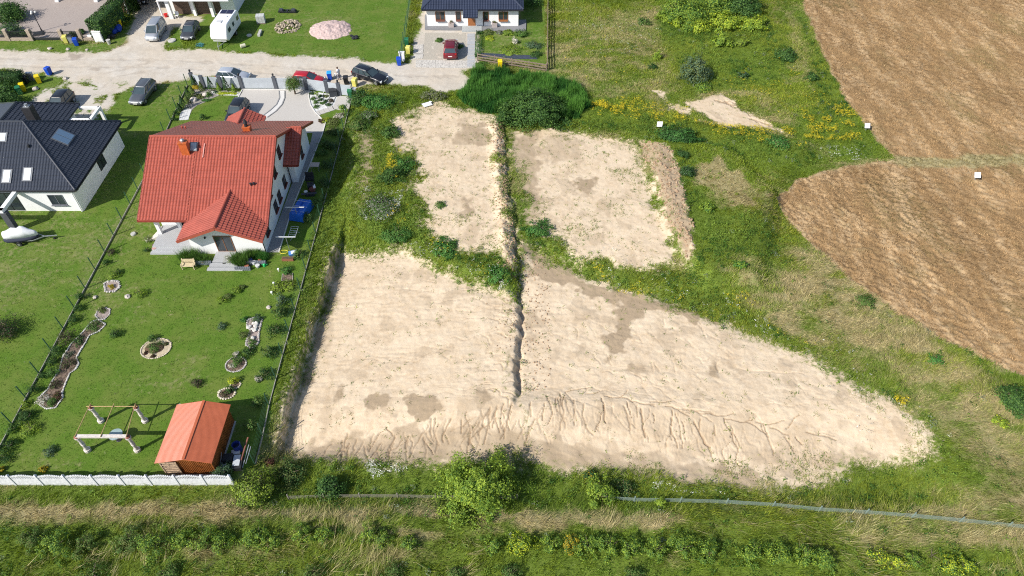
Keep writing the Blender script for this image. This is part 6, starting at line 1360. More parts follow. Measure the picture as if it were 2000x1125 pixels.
def crown_data(rx, ry, h, z0, pal, n, leaf, ncl, rg, spike=0.0, shape='round', mixp=None, cl_r=.33):
    a, b = np.array(PAL[pal][0]), np.array(PAL[pal][1])
    if shape == 'cone':
        t = rg.random(n) ** .75; th = rg.random(n) * 6.283; r = (1 - t) ** .9 * (.75 + .3 * rg.random(n))
        d = np.stack([np.cos(th) * r * rx, np.sin(th) * r * ry, z0 + t * h], 1); nr = np.stack([np.cos(th), np.sin(th), .6 + 0 * th], 1)
        f = rg.random(n) * .6 + .4 * (np.sin(th * 5 + t * 14) * .5 + .5); cl = None
    elif shape == 'box':
        u = rg.random((n, 3)) * 2 - 1; k = rg.integers(0, 3, n); u[np.arange(n), k] = np.sign(u[np.arange(n), k]) * (1 - .12 * rg.random(n)); u[:, 2] = np.abs(u[:, 2]) * 2 - 1
        d = np.stack([u[:, 0] * rx, u[:, 1] * ry, z0 + (u[:, 2] + 1) / 2 * h], 1); nr = u * 1.0; f = rg.random(n)
    else:
        cd_ = rg.normal(0, 1, (ncl, 3)); cd_ /= np.linalg.norm(cd_, axis=1, keepdims=True); cd_[:, 2] = np.abs(cd_[:, 2]) * 1.0 - .25
        rr = .45 + .45 * rg.random((ncl, 1)) + spike * (rg.random((ncl, 1)) ** 2) * .5
        cc = cd_ * rr; ci = rg.integers(0, ncl, n); cr = cl_r * (.6 + .7 * rg.random(ncl))
        g_ = rg.normal(0, 1, (n, 3)); g_ /= np.linalg.norm(g_, axis=1, keepdims=True); g_ *= (rg.random((n, 1)) ** .45)
        el = rg.random((n, 1)) * spike; o = cc[ci] * (1 + el * .35) + g_ * cr[ci][:, None] * (1 - .5 * el)
        inner = rg.random(n) < .18; o[inner] = g_[inner] * .6
        d = np.stack([o[:, 0] * rx, o[:, 1] * ry, z0 + (o[:, 2] + .35) / 1.35 * h * .9], 1); d[:, 2] = np.maximum(d[:, 2], z0 + .02)
        nr = o / (np.linalg.norm(o, axis=1, keepdims=True) + 1e-5) * .8 + g_ * .3
        f = np.clip(rg.random(ncl)[ci] * .65 + rg.random(n) * .35, 0, 1)
    nrm = nr + rg.normal(0, .45, (n, 3)); nrm[:, 2] += .35; nrm /= np.linalg.norm(nrm, axis=1, keepdims=True)
    t = np.cross(nrm, rg.normal(0, 1, (n, 3))); t /= np.linalg.norm(t, axis=1, keepdims=True) + 1e-6; bt = np.cross(nrm, t)
    s = (leaf * (.6 + .8 * rg.random(n)))[:, None] * .5; v = np.empty((n, 4, 3), np.float32)
    v[:, 0] = d - t * s; v[:, 1] = d - bt * s * .6; v[:, 2] = d + t * s; v[:, 3] = d + bt * s * .6
    c = a + (b - a) * f[:, None]
    if mixp:
        p2, fr = mixp; k = rg.random(n) < fr; a2, b2 = np.array(PAL[p2][0]), np.array(PAL[p2][1]); c[k] = (a2 + (b2 - a2) * rg.random((n, 1)))[k]
    c = np.clip(c * (1 + rg.normal(0, .12, (n, 1))), .004, 1)
    return v.reshape(-1, 3), np.repeat(c, 4, 0)
BARK = mat('bark', (.13, .10, .075), .95, .3, scale=9, bump=.6)
_seed = [100]
def plant(name, label, cat, loc, r, h, pal, n=None, leaf=None, group=None, z0=.05, ry=None, shape='round', spike=0.0, mixp=None, trunk=None, ncl=None, cl_r=.33, rz=0.0, flat=None):
    if name == 'garden_plant' and not ry: r *= 1.22; h *= 1.3; n = int(n * 1.4)
    _seed[0] += 1; rg = np.random.default_rng(_seed[0]); ry = ry or r
    leaf = leaf or max(.07, min(.2, .10 + r * .03)); n = n or int(max(90, min(9000, 9.5 * (r * ry + r * h) / leaf ** 2 * .42)))
    H = thing(name, label, cat, loc, rz, group)
    v, c = crown_data(r, ry, h, z0, pal, n, leaf, ncl or max(8, int(10 + r * 14)), rg, spike, shape, mixp, cl_r)
    link('crown' if cat == 'tree' else 'foliage', np_mesh('foliage', v, np.arange(len(v)), 4, LEAF, c), H)
    m = MB(); rr = random.Random(_seed[0]); tr = trunk or min(.16, .03 + r * .035); top = z0 + h * .55
    m.tube((0, 0, -.1), (0, 0, max(.15, z0 + h * .2)), tr, tr * .75, 7)
    if shape != 'cone':
        for i in range(5 if r > .6 else 3):
            a = rr.random() * 6.28; m.tube((0, 0, max(.12, z0 + h * .15)), (math.cos(a) * r * .5, math.sin(a) * ry * .5, top), tr * .55, tr * .15, 5)
    else: m.tube((0, 0, .1), (0, 0, h * .8), tr * .7, tr * .1, 6)
    m.build('trunk' if cat == 'tree' else 'stem', BARK, H); return H
T, SH = 'tree', 'shrub'
def PZ(px, py, zc=0.0): return P(px, py, zc)
# large shrubs and trees of the strip below the plots
plant('shrub_tree', 'large spreading yellow-green shrub tree below the middle of the bare plots', T, PZ(934, 932, 1.9), 2.9, 4.1, 'lime', n=19000, leaf=.15, spike=.65, mixp=('mid', .14), ncl=95, cl_r=.25, trunk=.2)
plant('shrub_tree', 'yellow-green tree at the right end of the white concrete fence', T, PZ(489, 940, 1.4), 1.75, 3.3, 'lime', n=5200, leaf=.14, spike=.4, mixp=('olive', .4), ncl=40, cl_r=.28)
plant('shrub', 'dark green shrub between the white fence tree and the large shrub tree', SH, PZ(636, 935, .9), 1.35, 1.9, 'dark', n=3200, leaf=.14, mixp=('mid', .35), ncl=30)
plant('young_tree', 'slim bright lime-green sapling standing on the wire netting line', T, PZ(1172, 950, 1.2), 1.45, 2.5, 'lime', n=2300, leaf=.14, spike=.5, ncl=26, cl_r=.26, mixp=('mid', .2))
plant('shrub', 'small bright green bush growing against the wire netting', SH, PZ(1293, 976, .4), .48, .9, 'lime', n=420, leaf=.13)
plant('shrub', 'blue-green bush at the front corner of the shed', SH, PZ(431, 920, .5), .95, 1.2, 'blue', n=1700, leaf=.11, mixp=('dark', .4))
plant('shrub', 'dark bramble bush behind the white fence tree', SH, PZ(560, 905, .6), 1.5, 1.4, 'olive', n=2600, leaf=.13, mixp=('dark', .5))
plant('shrub', 'reddish brown withered bush beside the crates', SH, PZ(520, 888, .3), .55, .7, 'red', n=420, leaf=.1)
plant('shrub', 'dark bush with yellow flowers behind the lime-green sapling', SH, PZ(1155, 915, .4), .7, .9, 'dark', n=800, leaf=.12, mixp=('gold', .12))
plant('shrub', 'low dark bush right of the lime-green sapling', SH, PZ(1222, 940, .5), 1.2, 1.1, 'dark', n=1500, leaf=.13, mixp=('olive', .4))
plant('shrub', 'dark green shrub on the right edge of the meadow', SH, PZ(1988, 780, .7), 1.7, 1.4, 'mid', n=3600, leaf=.16, mixp=('dark', .5), ncl=40)
plant('shrub', 'small lime bush below the shrub on the right edge', SH, PZ(1955, 822, .4), .7, .8, 'lime', n=600, leaf=.13, mixp=('yel', .2))
plant('shrub', 'low dark patch of shrub in the right meadow', SH, PZ(1690, 585, .3), 1.1, .7, 'mid', n=1200, leaf=.13, mixp=('olive', .4))
plant('shrub', 'small green bush standing in the long grass right of the plots', SH, PZ(1830, 702, .3), .8, .5, 'lush', n=700, leaf=.13)
# around the top of the plots
plant('willow_bush', 'huge dark green willow bush at the head of the ditch', SH, PZ(1046, 218, 1.5), 4.2, 4.3, 'mid', n=21000, leaf=.20, spike=.5, mixp=('dark', .5), ncl=120, cl_r=.25, ry=3.3)
plant('shrub', 'rounded leafy shrub at the top left corner of the left plot', SH, PZ(737, 203, .6), 2.3, 1.5, 'lush', n=4200, leaf=.17, ry=1.7, mixp=('mid', .3))
plant('shrub', 'grey-green flowering shrub mass left of the upper left plot', SH, PZ(742, 408, .5), 2.2, 1.3, 'mid', n=3800, leaf=.14, ry=2.4, mixp=('grey', .40))
plant('shrub', 'dark green shrub above the grey-green flowering one', SH, PZ(766, 350, .5), 1.7, 1.5, 'dark', n=3000, leaf=.15, mixp=('mid', .5))
plant('shrub', 'grey flowering bush on the upper left of the plots', SH, PZ(722, 232, .4), 1.3, 1.0, 'mid', n=1400, leaf=.15, mixp=('grey', .4))
plant('shrub', 'grey-green bush beside the end of the lane', SH, PZ(848, 190, .5), 2.0, 1.3, 'olive', n=2600, leaf=.16, mixp=('grey', .3), ry=1.1)
for lb, p_, r, h, pal, mx in (('tall dark shrub at the fence corner near the lane end', (705, 195), 1.5, 1.5, 'dark', 'mid'), ('green shrub hard against the fence halfway up the weeds', (700, 250), 1.4, 1.2, 'mid', 'olive'), ('leafy green shrub in the weeds above the little bare patch', (765, 265), 1.3, 1.1, 'mid', 'dark'), ('bright green shrub right of the yellow flowers in the weeds', (790, 325), 1.3, 1.2, 'lush', 'mid'), ('green shrub below the grey flowering mass', (775, 455), 1.6, 1.0, 'mid', 'lush'), ('low green shrub on the band between the left plots', (870, 485), 1.5, .8, 'lush', 'mid'), ('low green shrub near the ditch end of the band between the left plots', (975, 540), 1.3, .8, 'lush', 'mid'), ('low green shrub at the start of the band between the right plots', (1050, 450), 1.4, .7, 'lush', 'mid')):
    plant('shrub', lb, SH, PZ(p_[0], p_[1], h * .4), r, h, pal, n=int(1100 * r * r), leaf=.15, mixp=(mx, .4), spike=.4)
plant('shrub', 'low green bush in the middle of the upper left plot', SH, PZ(862, 408, .15), .75, .35, 'mid', n=420, leaf=.13, ry=.9)
plant('shrub', 'broad dark grassy bush right of the white board above the right plot', SH, PZ(1322, 275, .5), 2.7, 1.5, 'dark', n=5200, leaf=.19, mixp=('lush', .35), ry=1.7, spike=.5)
plant('shrub', 'round dark bush at the foot of the brown bank', SH, PZ(1338, 355, .5), 1.0, 1.2, 'dark', n=1500, leaf=.14, mixp=('blue', .2))
plant('shrub', 'small bush above the round dark one beside the brown bank', SH, PZ(1330, 322, .3), .8, .8, 'dark', n=700, leaf=.14)
plant('shrub', 'bright yellow-green bush in the meadow right of the brown bank', SH, PZ(1379, 422, .4), .9, .9, 'lime', n=900, leaf=.15, mixp=('mid', .4))
plant('shrub', 'bright green bush lower down right of the brown bank', SH, PZ(1443, 527, .4), .75, .8, 'lime', n=800, leaf=.14, mixp=('lush', .5))
plant('shrub', 'feathery light green bush below the pale scar in the slope', SH, PZ(1518, 285, .4), 1.6, 1.0, 'lush', n=1500, leaf=.17, mixp=('olive', .3))
# top right thicket
TG = 'thicket at the top of the meadow'
for lb, p_, r, h, pal, mx in (('tall dark bush forming the left part of the top thicket', (1338, 18), 3.3, 3.6, 'mid', ('lime', .55)), ('tall bush at the top centre of the thicket', (1402, -4), 3.4, 3.8, 'mid', ('lime', .5)), ('dark bush behind the right part of the top thicket', (1452, 4), 3.0, 3.2, 'dark', ('mid', .5)),
    ('bright lime bush at the right front of the top thicket', (1415, 38), 2.2, 2.3, 'lime', ('yel', .3)), ('lime bush at the lower right of the top thicket', (1472, 42), 2.1, 1.8, 'lime', ('yel', .2)), ('dark leafy bush at the front of the top thicket', (1365, 45), 1.8, 1.9, 'lime', ('yel', .35)),
    ('small yellow-green bush at the left foot of the thicket', (1297, 30), 1.1, 1.3, 'lime', None), ('pale lime sapling bush below the left of the thicket', (1320, 42), 1.0, 1.4, 'yel', ('lime', .6)), ('lone bright lime bush in the slope below the thicket', (1411, 78), 1.35, 1.6, 'lime', ('mid', .2)), ('small lime bush right of the lone bright one', (1450, 82), 1.1, 1.0, 'lime', ('olive', .3))):
    plant('shrub', lb, SH, PZ(p_[0], p_[1], h * .4), r, h, pal, n=int(900 * r * r) + 500, leaf=.21, spike=.5, mixp=mx, group=TG)
plant('willow', 'blue-green young willow tree in the sloping meadow', T, PZ(1362, 128, 1.6), 2.0, 4.0, 'blue', n=4800, leaf=.18, spike=.6, mixp=('olive', .35), ncl=40)
plant('shrub', 'dark round bush near the crop field edge', SH, PZ(1537, 102, .7), 1.8, 1.7, 'dark', n=2800, leaf=.18, mixp=('mid', .4)); plant('shrub', 'small dark bush below the one near the crop field', SH, PZ(1587, 148, .4), 1.1, 1.0, 'mid', n=1200, leaf=.16, mixp=('dark', .5))
plant('shrub', 'small dark bush right of the blue-green willow', SH, PZ(1451, 143, .3), .9, .8, 'dark', n=700, leaf=.16, mixp=('blue', .4)); plant('shrub', 'small dark bush left of the blue-green willow', SH, PZ(1275, 129, .3), .7, .7, 'dark', n=520, leaf=.15)
plant('shrub', 'upright yellow-green bush up the slope left of the willow', SH, PZ(1284, 108, .5), .8, 1.3, 'lime', n=800, leaf=.16); plant('shrub', 'bright green bush under the willow', SH, PZ(1377, 168, .3), 1.3, .9, 'lime', n=1100, leaf=.16, mixp=('mid', .5)); plant('shrub', 'yellow-green bush above the small meadow bush', SH, PZ(1258, 40, .4), 1.2, 1.0, 'mid', n=900, leaf=.17, mixp=('olive', .4))
# row of shrubs beyond the track, near edge of the picture
row = [(62, 1050, .9, 'olive'), (112, 1058, 1.1, 'mid'), (165, 1062, .9, 'olive'), (252, 1050, 1.0, 'olive'), (300, 1060, 1.1, 'mid'), (352, 1052, .8, 'lime'), (400, 1052, 1.0, 'lime'), (433, 1056, .75, 'lime'), (500, 1042, .8, 'mid'), (530, 1052, .6, 'lime'), (588, 1040, .8, 'lime'), (630, 1044, .7, 'lime'), (722, 1042, .75, 'lime'), (750, 1046, .7, 'lime'), (800, 1058, .6, 'mid'), (964, 1062, .6, 'lime'), (1018, 1062, .9, 'yel'),
       (1078, 1060, .7, 'lime'), (1114, 1056, .6, 'gold'), (1150, 1058, .9, 'lime'), (1192, 1062, .9, 'lime'), (1235, 1068, .8, 'mid'), (1282, 1074, .8, 'lime'), (1335, 1068, 1.0, 'lime'), (1382, 1078, .9, 'mid'), (1470, 1078, .9, 'lime'), (1520, 1084, .9, 'lime'), (1575, 1086, .8, 'lime'), (1612, 1092, .8, 'mid'), (1720, 1088, .7, 'yel'), (1758, 1098, .6, 'yel'), (1788, 1092, .6, 'lime'), (1858, 1104, .7, 'yel'), (1888, 1104, .65, 'yel')]
wd = dict(olive='olive', mid='green', lime='yellow-green', yel='bright yellow-green', gold='golden yellow'); cnt = {}
for i, (x, y, r, pal) in enumerate(row):
    cnt[pal] = cnt.get(pal, 0) + 1; only = sum(1 for q in row if q[3] == pal) == 1
    lb = 'the only golden yellow shrub in the row along the near side of the track' if only else '%s of the %s shrubs counted from the left in the row beyond the track' % (ORD[cnt[pal] - 1] if cnt[pal] <= 20 else 'twenty-first', wd[pal])
    plant('shrub', lb, SH, PZ(x, y, .6), r * 1.1, r * 1.55, pal, n=int(2300 * r), leaf=.10, spike=.5, mixp=('mid' if pal != 'mid' else 'lime', .45), group='shrubs in a row beyond the track', ncl=18)
for i, (x, y, r) in enumerate(((180, 1120, 1.2), (330, 1118, .9), (610, 1122, .9), (770, 1118, 1.0), (890, 1122, .8), (1240, 1124, .9), (1000, 1120, .8))):
    plant('shrub', '%s from the left of the dark bushes at the very bottom edge' % ORD[i], SH, PZ(x, y, .3), r, .9, 'mid', n=1700, leaf=.1, mixp=('olive', .4), group='dark bushes along the bottom edge')
plant('fallen_branch', 'bare dead branches lying at the right of the shrub row', 'branch', PZ(1815, 1088), .9, .5, 'brown', n=60, leaf=.06)
# tall reed patch: uncountable stems
def reeds():
    poly = [P(*q) for q in [(925, 146), (960, 142), (1060, 156), (1120, 172), (1150, 196), (1140, 232), (1080, 248), (1000, 232), (940, 224), (900, 212), (895, 192), (918, 168)]]
    p = np.array(poly); rg = np.random.default_rng(5); x = rg.uniform(p[:, 0].min(), p[:, 0].max(), 30000); y = rg.uniform(p[:, 1].min(), p[:, 1].max(), 30000)
    k = sdist(x, y, poly) + (fbm(x, y, 1.5, 2, 6) - .5) * 1.5 > 0; x, y = x[k], y[k]; hue = fbm(x, y, 3.5, 3, 8); t = np.clip((hue - .35) * 2.5 + rg.normal(0, .15, len(x)), 0, 1)
    hh = fbm(x, y, .8, 3, 9); col = lerp((.030, .12, .025), (.13, .29, .05), np.clip(t * .7 + (hh - .5) * 1.6 + .1, 0, 1)); h = .35 + 1.5 * hh ** 1.6
    v, c = blades(x, y, sample(Z, x, y), h, .09 + np.zeros(len(x)), .3 + rg.normal(0, 1.2, len(x)), .25 + np.zeros(len(x)), col, 6, .11)
    stuff('tall_reeds', 'dense patch of tall bright green reeds before the wooden rail fence', v, c, 3)
reeds()
# clipped and garden trees near the houses
H = plant('ball_tree', 'round clipped ball tree on a short trunk in the drive by the fence', T, PZ(577, 184), 1.25, 2.1, 'olive', n=3600, leaf=.12, z0=.9, mixp=('mid', .5), ncl=60, cl_r=.3, trunk=.12)
plant('tall_hedge', 'tall dense dark green hedge beside the paved yard', 'hedge', (P(231, 48)[0], P(231, 48)[1], 0), 1.0, 2.9, 'thuja', n=16000, leaf=.22, ry=5.0, shape='box', mixp=('mid', .25), rz=math.atan2(P(262, 20)[1] - P(202, 76)[1], P(262, 20)[0] - P(202, 76)[0]) - math.pi / 2)
plant('clipped_hedge', 'low clipped dark green hedge at the left roadside', 'hedge', (P(-10, 166)[0], P(-10, 166)[1], 0), 4.0, 1.7, 'thuja', n=6500, leaf=.20, ry=.9, shape='box', mixp=('dark', .5))
for lb, p_, r, h, pal in (('large dark mixed shrub at the top left corner', (12, 22), 2.9, 3.4, 'dark'), ('grey-green shrub below the large one in the top left corner', (18, 56), 1.6, 1.8, 'blue'), ('small dark shrub behind the first stone pillars', (40, 66), 1.2, 1.0, 'dark'), ('dark bush behind the fence right of the gate', (140, 68), .9, .9, 'dark'), ('small dark bush beside the third gate pillar', (158, 62), .6, .8, 'dark'),
                          ('large dark shrub behind the wheelie bins at the left edge', (5, 195), 2.3, 2.4, 'dark'), ('dark shrub by the rear corner of the dark-roofed house', (10, 172), 1.6, 2.0, 'dark')):
    plant('shrub', lb, SH, PZ(p_[0], p_[1], h * .4), r, h, pal, n=int(700 * r * r) + 400, leaf=.2, mixp=('mid', .35))
plant('shrub', 'dark purplish shrub at the left edge of the lawn', SH, PZ(-6, 640, .8), 1.9, 2.2, 'brown', n=4200, leaf=.11, mixp=('dark', .5))
# conifers of the front garden
fr = [('dark conifer at the left end of the grey fence', (381, 169), .42, 1.5, 'thuja'), ('olive conifer before the second dark post of the grey fence', (395.5, 177), .42, 1.25, 'olive'), ('tall slim dark conifer between second and third fence posts', (414.5, 177.5), .5, 2.0, 'thuja'), ('small golden-green conifer left of the third fence post', (429, 177.5), .36, 1.1, 'lime'), ('tallest slim dark conifer right of the third fence post', (444.5, 178), .5, 2.2, 'thuja'), ('small golden-green conifer left of the gate post', (458, 178.5), .38, 1.05, 'lime'),
      ('golden conifer in the corner beside the yellow bush', (377, 184.5), .45, 1.15, 'olive'), ('dark conifer next to the white boulder', (370, 193), .5, 1.7, 'thuja'), ('golden conifer below the white boulder', (367.5, 202), .42, 1.1, 'olive'), ('large dark conifer nearest the lower end of the chippings bed', (360, 212), .6, 1.8, 'thuja'), ('small dark conifer at the lower end of the wire fence row', (352, 216), .4, 1.0, 'thuja')]
for lb, p_, r, h, pal in fr: plant('conifer', lb, 'conifer', P(*p_), r, h, pal, n=620, leaf=.13, shape='cone', group='small conifers of the front garden', mixp=('dark' if pal == 'thuja' else 'mid', .3))
gs = [('golden yellow low shrub in the front garden corner', (382, 173), .62, .5, 'gold', 0), ('rounded green shrub at the edge of the front lawn', (408, 187), .6, .6, 'mid', 0), ('small grey-blue shrub in the white gravel of the front garden', (420.5, 181.5), .33, .3, 'blue', 0), ('low grey-green cushion plant in the chippings', (388, 189), .65, .35, 'olive', 0), ('second cushion plant in the chippings near the pink boulder', (394, 192), .5, .3, 'olive', 0),
      ('long low yellow-green border planting along the front lawn', (437, 183.5), 1.05, .25, 'yel', .35), ('pale yellow-green border planting near the drive', (456, 184), .8, .22, 'yel', .35), ('bright green low cushion on the front lawn', (404, 197), .85, .2, 'lush', .45), ('young dark shrub on the front lawn beside the roof', (398, 233), .45, .9, 'dark', 0),
      ('dark bush beside the lower wire fence post', (344, 225), .5, .8, 'dark', 0), ('dark bush at the left edge of the lower gravel', (340, 235), .4, .6, 'dark', 0)]
for lb, p_, r, h, pal, ry in gs: plant('garden_shrub', lb, SH, P(*p_), r, h, pal, n=int(500 * r + 120), leaf=.11, ry=ry or None)
i = 0
for px_, py_, r, pal, nm in ((609, 184.5, .42, 'dark', 'top left'), (612.5, 193.5, .45, 'mid', 'second row left'), (616, 200.5, .6, 'mid', 'third row left'), (617, 210, .55, 'mid', 'bottom left'), (625, 189, .38, 'dark', 'top middle'), (626, 196, .42, 'dark', 'second row middle'), (629, 203, .45, 'mid', 'third row middle'), (637, 189, .42, 'olive', 'top right of the kerb'), (637, 199.5, .42, 'dark', 'second right of the kerb'), (641.5, 206, .42, 'dark', 'lowest right of the kerb'), (647, 197.5, .48, 'brown', 'purple one at the far right')):
    plant('cushion_conifer', 'flat cushion shrub in the white gravel fan, %s' % nm, SH, P(px_, py_), r, .32, pal, n=330, leaf=.10, group='cushion shrubs in the white gravel')
plant('globe_tree', 'small standard tree with a yellow-green ball head near the slab path', T, P(672, 224), .62, .95, 'lime', n=900, leaf=.12, z0=.7, mixp=('mid', .4)); plant('standard_plant', 'small pale leafed standard plant in the gravel fan', SH, P(620, 193), .35, .5, 'lime', n=180, leaf=.1, z0=.6)
# bed between side path and plots fence
bb = [('yellow-leaved plant where the slab path meets the drive', (637, 236), .5, .35, 'yel'), ('red-brown stone plant at the drive corner', (628, 238), .4, .25, 'red'), ('white flowering cushion beside the globe tree', (662, 229), .75, .3, 'cream'), ('grey-green plant group upper in the side bed', (652, 240), .9, .5, 'olive'), ('pale green perennial in the side bed', (645, 256), .7, .5, 'olive'), ('leafy green perennial beside the driveway edge', (634, 282), .75, .6, 'mid'), ('second leafy perennial lower in the side bed', (629, 300), .75, .6, 'mid'),
      ('dark shrub row piece against the plots fence', (657, 262), .7, .9, 'dark'), ('dark bush halfway down the side bed', (648, 290), .7, .8, 'dark'), ('dark bush beside the pale wooden table', (640, 325), .7, .8, 'dark'), ('dark bush behind the barbecue', (632, 362), .7, .9, 'dark'), ('green bush right of the blue tarpaulin', (612, 402), .8, .8, 'mid'), ('bush by the plots fence below the tarpaulin', (603, 428), .7, .8, 'dark'), ('leafy vegetable plant by the white capped stakes', (560, 530), .6, .4, 'lush'), ('spreading vegetable plants beside the vegetable patch', (547, 562), .9, .4, 'lime'),
      ('light green trailing plants right of the vegetable patch', (566, 560), .8, .5, 'lime'), ('bush against the plots fence beside the planter box', (585, 500), .6, .9, 'mid'), ('dark bush on the plots fence beside the white block', (548, 615), .8, 1.1, 'dark'), ('blue-green bush on the plots fence', (552, 590), .6, .9, 'blue'), ('bush on the fence opposite the rockery strip', (537, 650), .8, .9, 'dark'), ('bush on the fence opposite the dark planted bed', (528, 690), .7, .8, 'dark'), ('small bush on the fence opposite the yellow bush', (518, 735), .7, .8, 'dark'), ('bush on the fence behind the shed', (505, 790), .6, .7, 'mid'), ('bush near the fence end beside the barrel', (492, 835), .6, .8, 'mid'), ('pale small plants at the fence near a few white stones', (505, 742), .35, .3, 'cream')]
for lb, p_, r, h, pal in bb: plant('garden_plant', lb, SH, P(*p_), r, h, pal, n=int(650 * r + 150), leaf=.115, mixp=('olive', .25))
# ornamental grasses by the gable
def tuftplant(label, loc, r, h, pal, n=260, rx=1.0):
    _seed[0] += 1; rg = np.random.default_rng(_seed[0]); H = thing('ornamental_grass', label, 'grass clump', loc, 0, 'ornamental grasses by the gable')
    x = rg.normal(0, r * .35 * rx, n); y = rg.normal(0, r * .3, n); col = lerp(*PAL[pal], rg.random(n))
    v, c = blades(x, y, np.zeros(n), h * (.8 + .3 * rg.random(n)), .035 + np.zeros(n), np.arctan2(y, x), .35 + 0 * x, col, 6, .05, rg); link('foliage', np_mesh('foliage', v, np.arange(len(v)), 3, LEAF, c), H)
tuftplant('dark green tall ornamental grass left of the terrace door', P(372, 507), .85, .95, 'mid', 380, 1.3); tuftplant('ornamental grass next to the door steps on the left', P(398, 511), .6, .7, 'mid', 260, 1.4); tuftplant('tall ornamental grass right of the gable steps', P(471, 514), .85, 1.0, 'mid', 420); tuftplant('ornamental grass along the right gable wall', P(495, 500), .7, .8, 'mid', 300, 1.3); tuftplant('bright green bushy grass at the right gable corner', P(514, 505), .6, .6, 'lush', 260)
plant('garden_plant', 'tall thin plant with pale leaves beside the terrace door', SH, P(450, 513), .45, 1.0, 'olive', n=200, leaf=.09, mixp=('cream', .3)); plant('garden_plant', 'pinkish flowering plant left of the terrace steps', SH, P(291, 470), .45, .45, 'olive', n=260, leaf=.09, mixp=('cream', .3)); plant('garden_plant', 'small dark plant at the left foot of the terrace steps', SH, P(288, 490), .35, .4, 'dark', n=160, leaf=.09); plant('garden_plant', 'yellow flowers at the left end of the planter wall', SH, P(357, 506), .22, .35, 'gold', n=90, leaf=.08)
plant('garden_plant', 'low grey plants in the left planter', SH, P(385, 514), .9, .2, 'grey', n=260, leaf=.07, ry=.2)
# shrubs along the left wire fence and in the lawn
S1 = lambda x, y: (x / 3.214, 480 + y / 3.214)
lf = [((705, 50), .45, .5, 'brown', 'brownish shrub at the top of the left fence row'), ((670, 108), .35, .4, 'dark', 'second small shrub from the top by the left fence'), ((510, 330), .5, .7, 'dark', 'dark shrub beside the left fence near the pinkish stone'), ((500, 400), .45, .6, 'dark', 'dark shrub just above the small rounded bed level'), ((465, 470), .5, .6, 'dark', 'dark shrub by the left fence beside the small rounded bed'), ((430, 580), .9, .8, 'brown', 'large brownish shrub between left fence and winding bed'), ((360, 670), .7, .7, 'dark', 'dark shrub by the fence beside the middle of the winding bed'),
      ((330, 740), .6, .6, 'dark', 'dark shrub by the fence above the pale flowering one'), ((340, 805), .6, .6, 'mid', 'green shrub with pale flowers by the lower winding bed'), ((270, 830), .5, .6, 'dark', 'dark shrub against the left fence below the pale flowering one'), ((215, 915), .6, .6, 'dark', 'dark shrub against the fence level with the white flowers'), ((165, 1000), .4, .4, 'lime', 'yellowish small plant by the fence below the white flowers'), ((175, 1090), .7, .7, 'dark', 'dark shrub by the fence level with the pergola'), ((880, 310), .6, .6, 'lime', 'yellow-green thin shrub right of the white lawn stone'),
      ((730, 560), .55, .7, 'thuja', 'dark little conifer on the lawn between the beds'), ((720, 190), .6, .45, 'lime', 'yellow-green plants above the stone ring'), ((745, 175), .4, .5, 'dark', 'dark plant at the top of the stone ring'), ((595, 505), .8, .35, 'mid', 'green mat of plants in the upper winding bed'), ((500, 600), .6, .4, 'dark', 'dark mat of plants in the upper middle of the winding bed'), ((430, 690), .4, .3, 'grey', 'silver-grey plants in the middle of the winding bed'), ((430, 745), .8, .35, 'brown', 'brownish plants in the lower middle of the winding bed'), ((350, 880), .5, .3, 'brown', 'brownish plants near the foot of the winding bed'),
      ((280, 975), .55, .4, 'cream', 'white flowering plant at the foot of the winding bed'), ((330, 985), .5, .4, 'mid', 'green plant right of the white flowers in the bed'), ((370, 950), .45, .35, 'red', 'dark red plant at the foot of the winding bed'), ((700, 262), .3, .25, 'gold', 'orange flowers in the stone ring'), ((645, 405), .4, .25, 'olive', 'low green plants in the small rounded bed'), ((960, 590), .45, .6, 'mid', 'green bush on the upper edge of the oval bed'), ((975, 640), .7, .45, 'mid', 'broad green bush in the middle of the oval bed'), ((1045, 622), .2, .12, 'red', 'small red plant on the right rim of the oval bed'), ((915, 675), .2, .12, 'red', 'small red plant on the left rim of the oval bed'), ((962, 697), .22, .12, 'red', 'small red plant on the lower rim of the oval bed')]
for p_, r, h, pal, lb in lf: plant('garden_plant', lb, SH, P(*S1(*p_)), r, h, pal, n=int(650 * r + 120), leaf=.085, mixp=('mid', .2))
S2 = lambda x, y: (300 + x / 3.214, 480 + y / 3.214)
rf_ = [((430, 350), .5, .5, 'lime', 'yellow-green bush at the left end of the thin hedge on the lawn'), ((470, 325), .4, .4, 'olive', 'bush in the middle of the thin hedge on the lawn'), ((515, 290), .5, .5, 'lime', 'bush at the right of the thin hedge on the lawn'), ((560, 262), .3, .3, 'olive', 'last small bush of the thin hedge on the lawn'), ((432, 510), .45, .45, 'blue', 'silvery blue bush alone on the lawn'), ((570, 470), .35, .3, 'lush', 'light green plant left of the rockery strip'), ((575, 565), .5, .4, 'olive', 'pale yellowish plant beside the rockery strip'), ((645, 468), .6, .3, 'blue', 'blue-green plants at the top of the rockery strip'),
       ((620, 615), .45, .3, 'mid', 'green plants at the foot of the rockery strip'), ((530, 730), .7, .6, 'mid', 'round green bush in the dark planted bed'), ((600, 670), .6, .5, 'dark', 'dark green plants above the dark planted bed'), ((493, 762), .3, .25, 'cream', 'white flowers at the left of the dark planted bed'), ((522, 686), .3, .25, 'cream', 'pale flowers at the top of the dark planted bed'), ((507, 860), .5, .6, 'yel', 'bright yellow bush in the small stone ring'), ((482, 910), .35, .5, 'dark', 'dark bush at the top of the cream stone ring'), ((455, 935), .35, .2, 'brown', 'low brown plants inside the cream stone ring'), ((272, 868), .5, .5, 'brown', 'brown rounded bush alone on the lower lawn')]
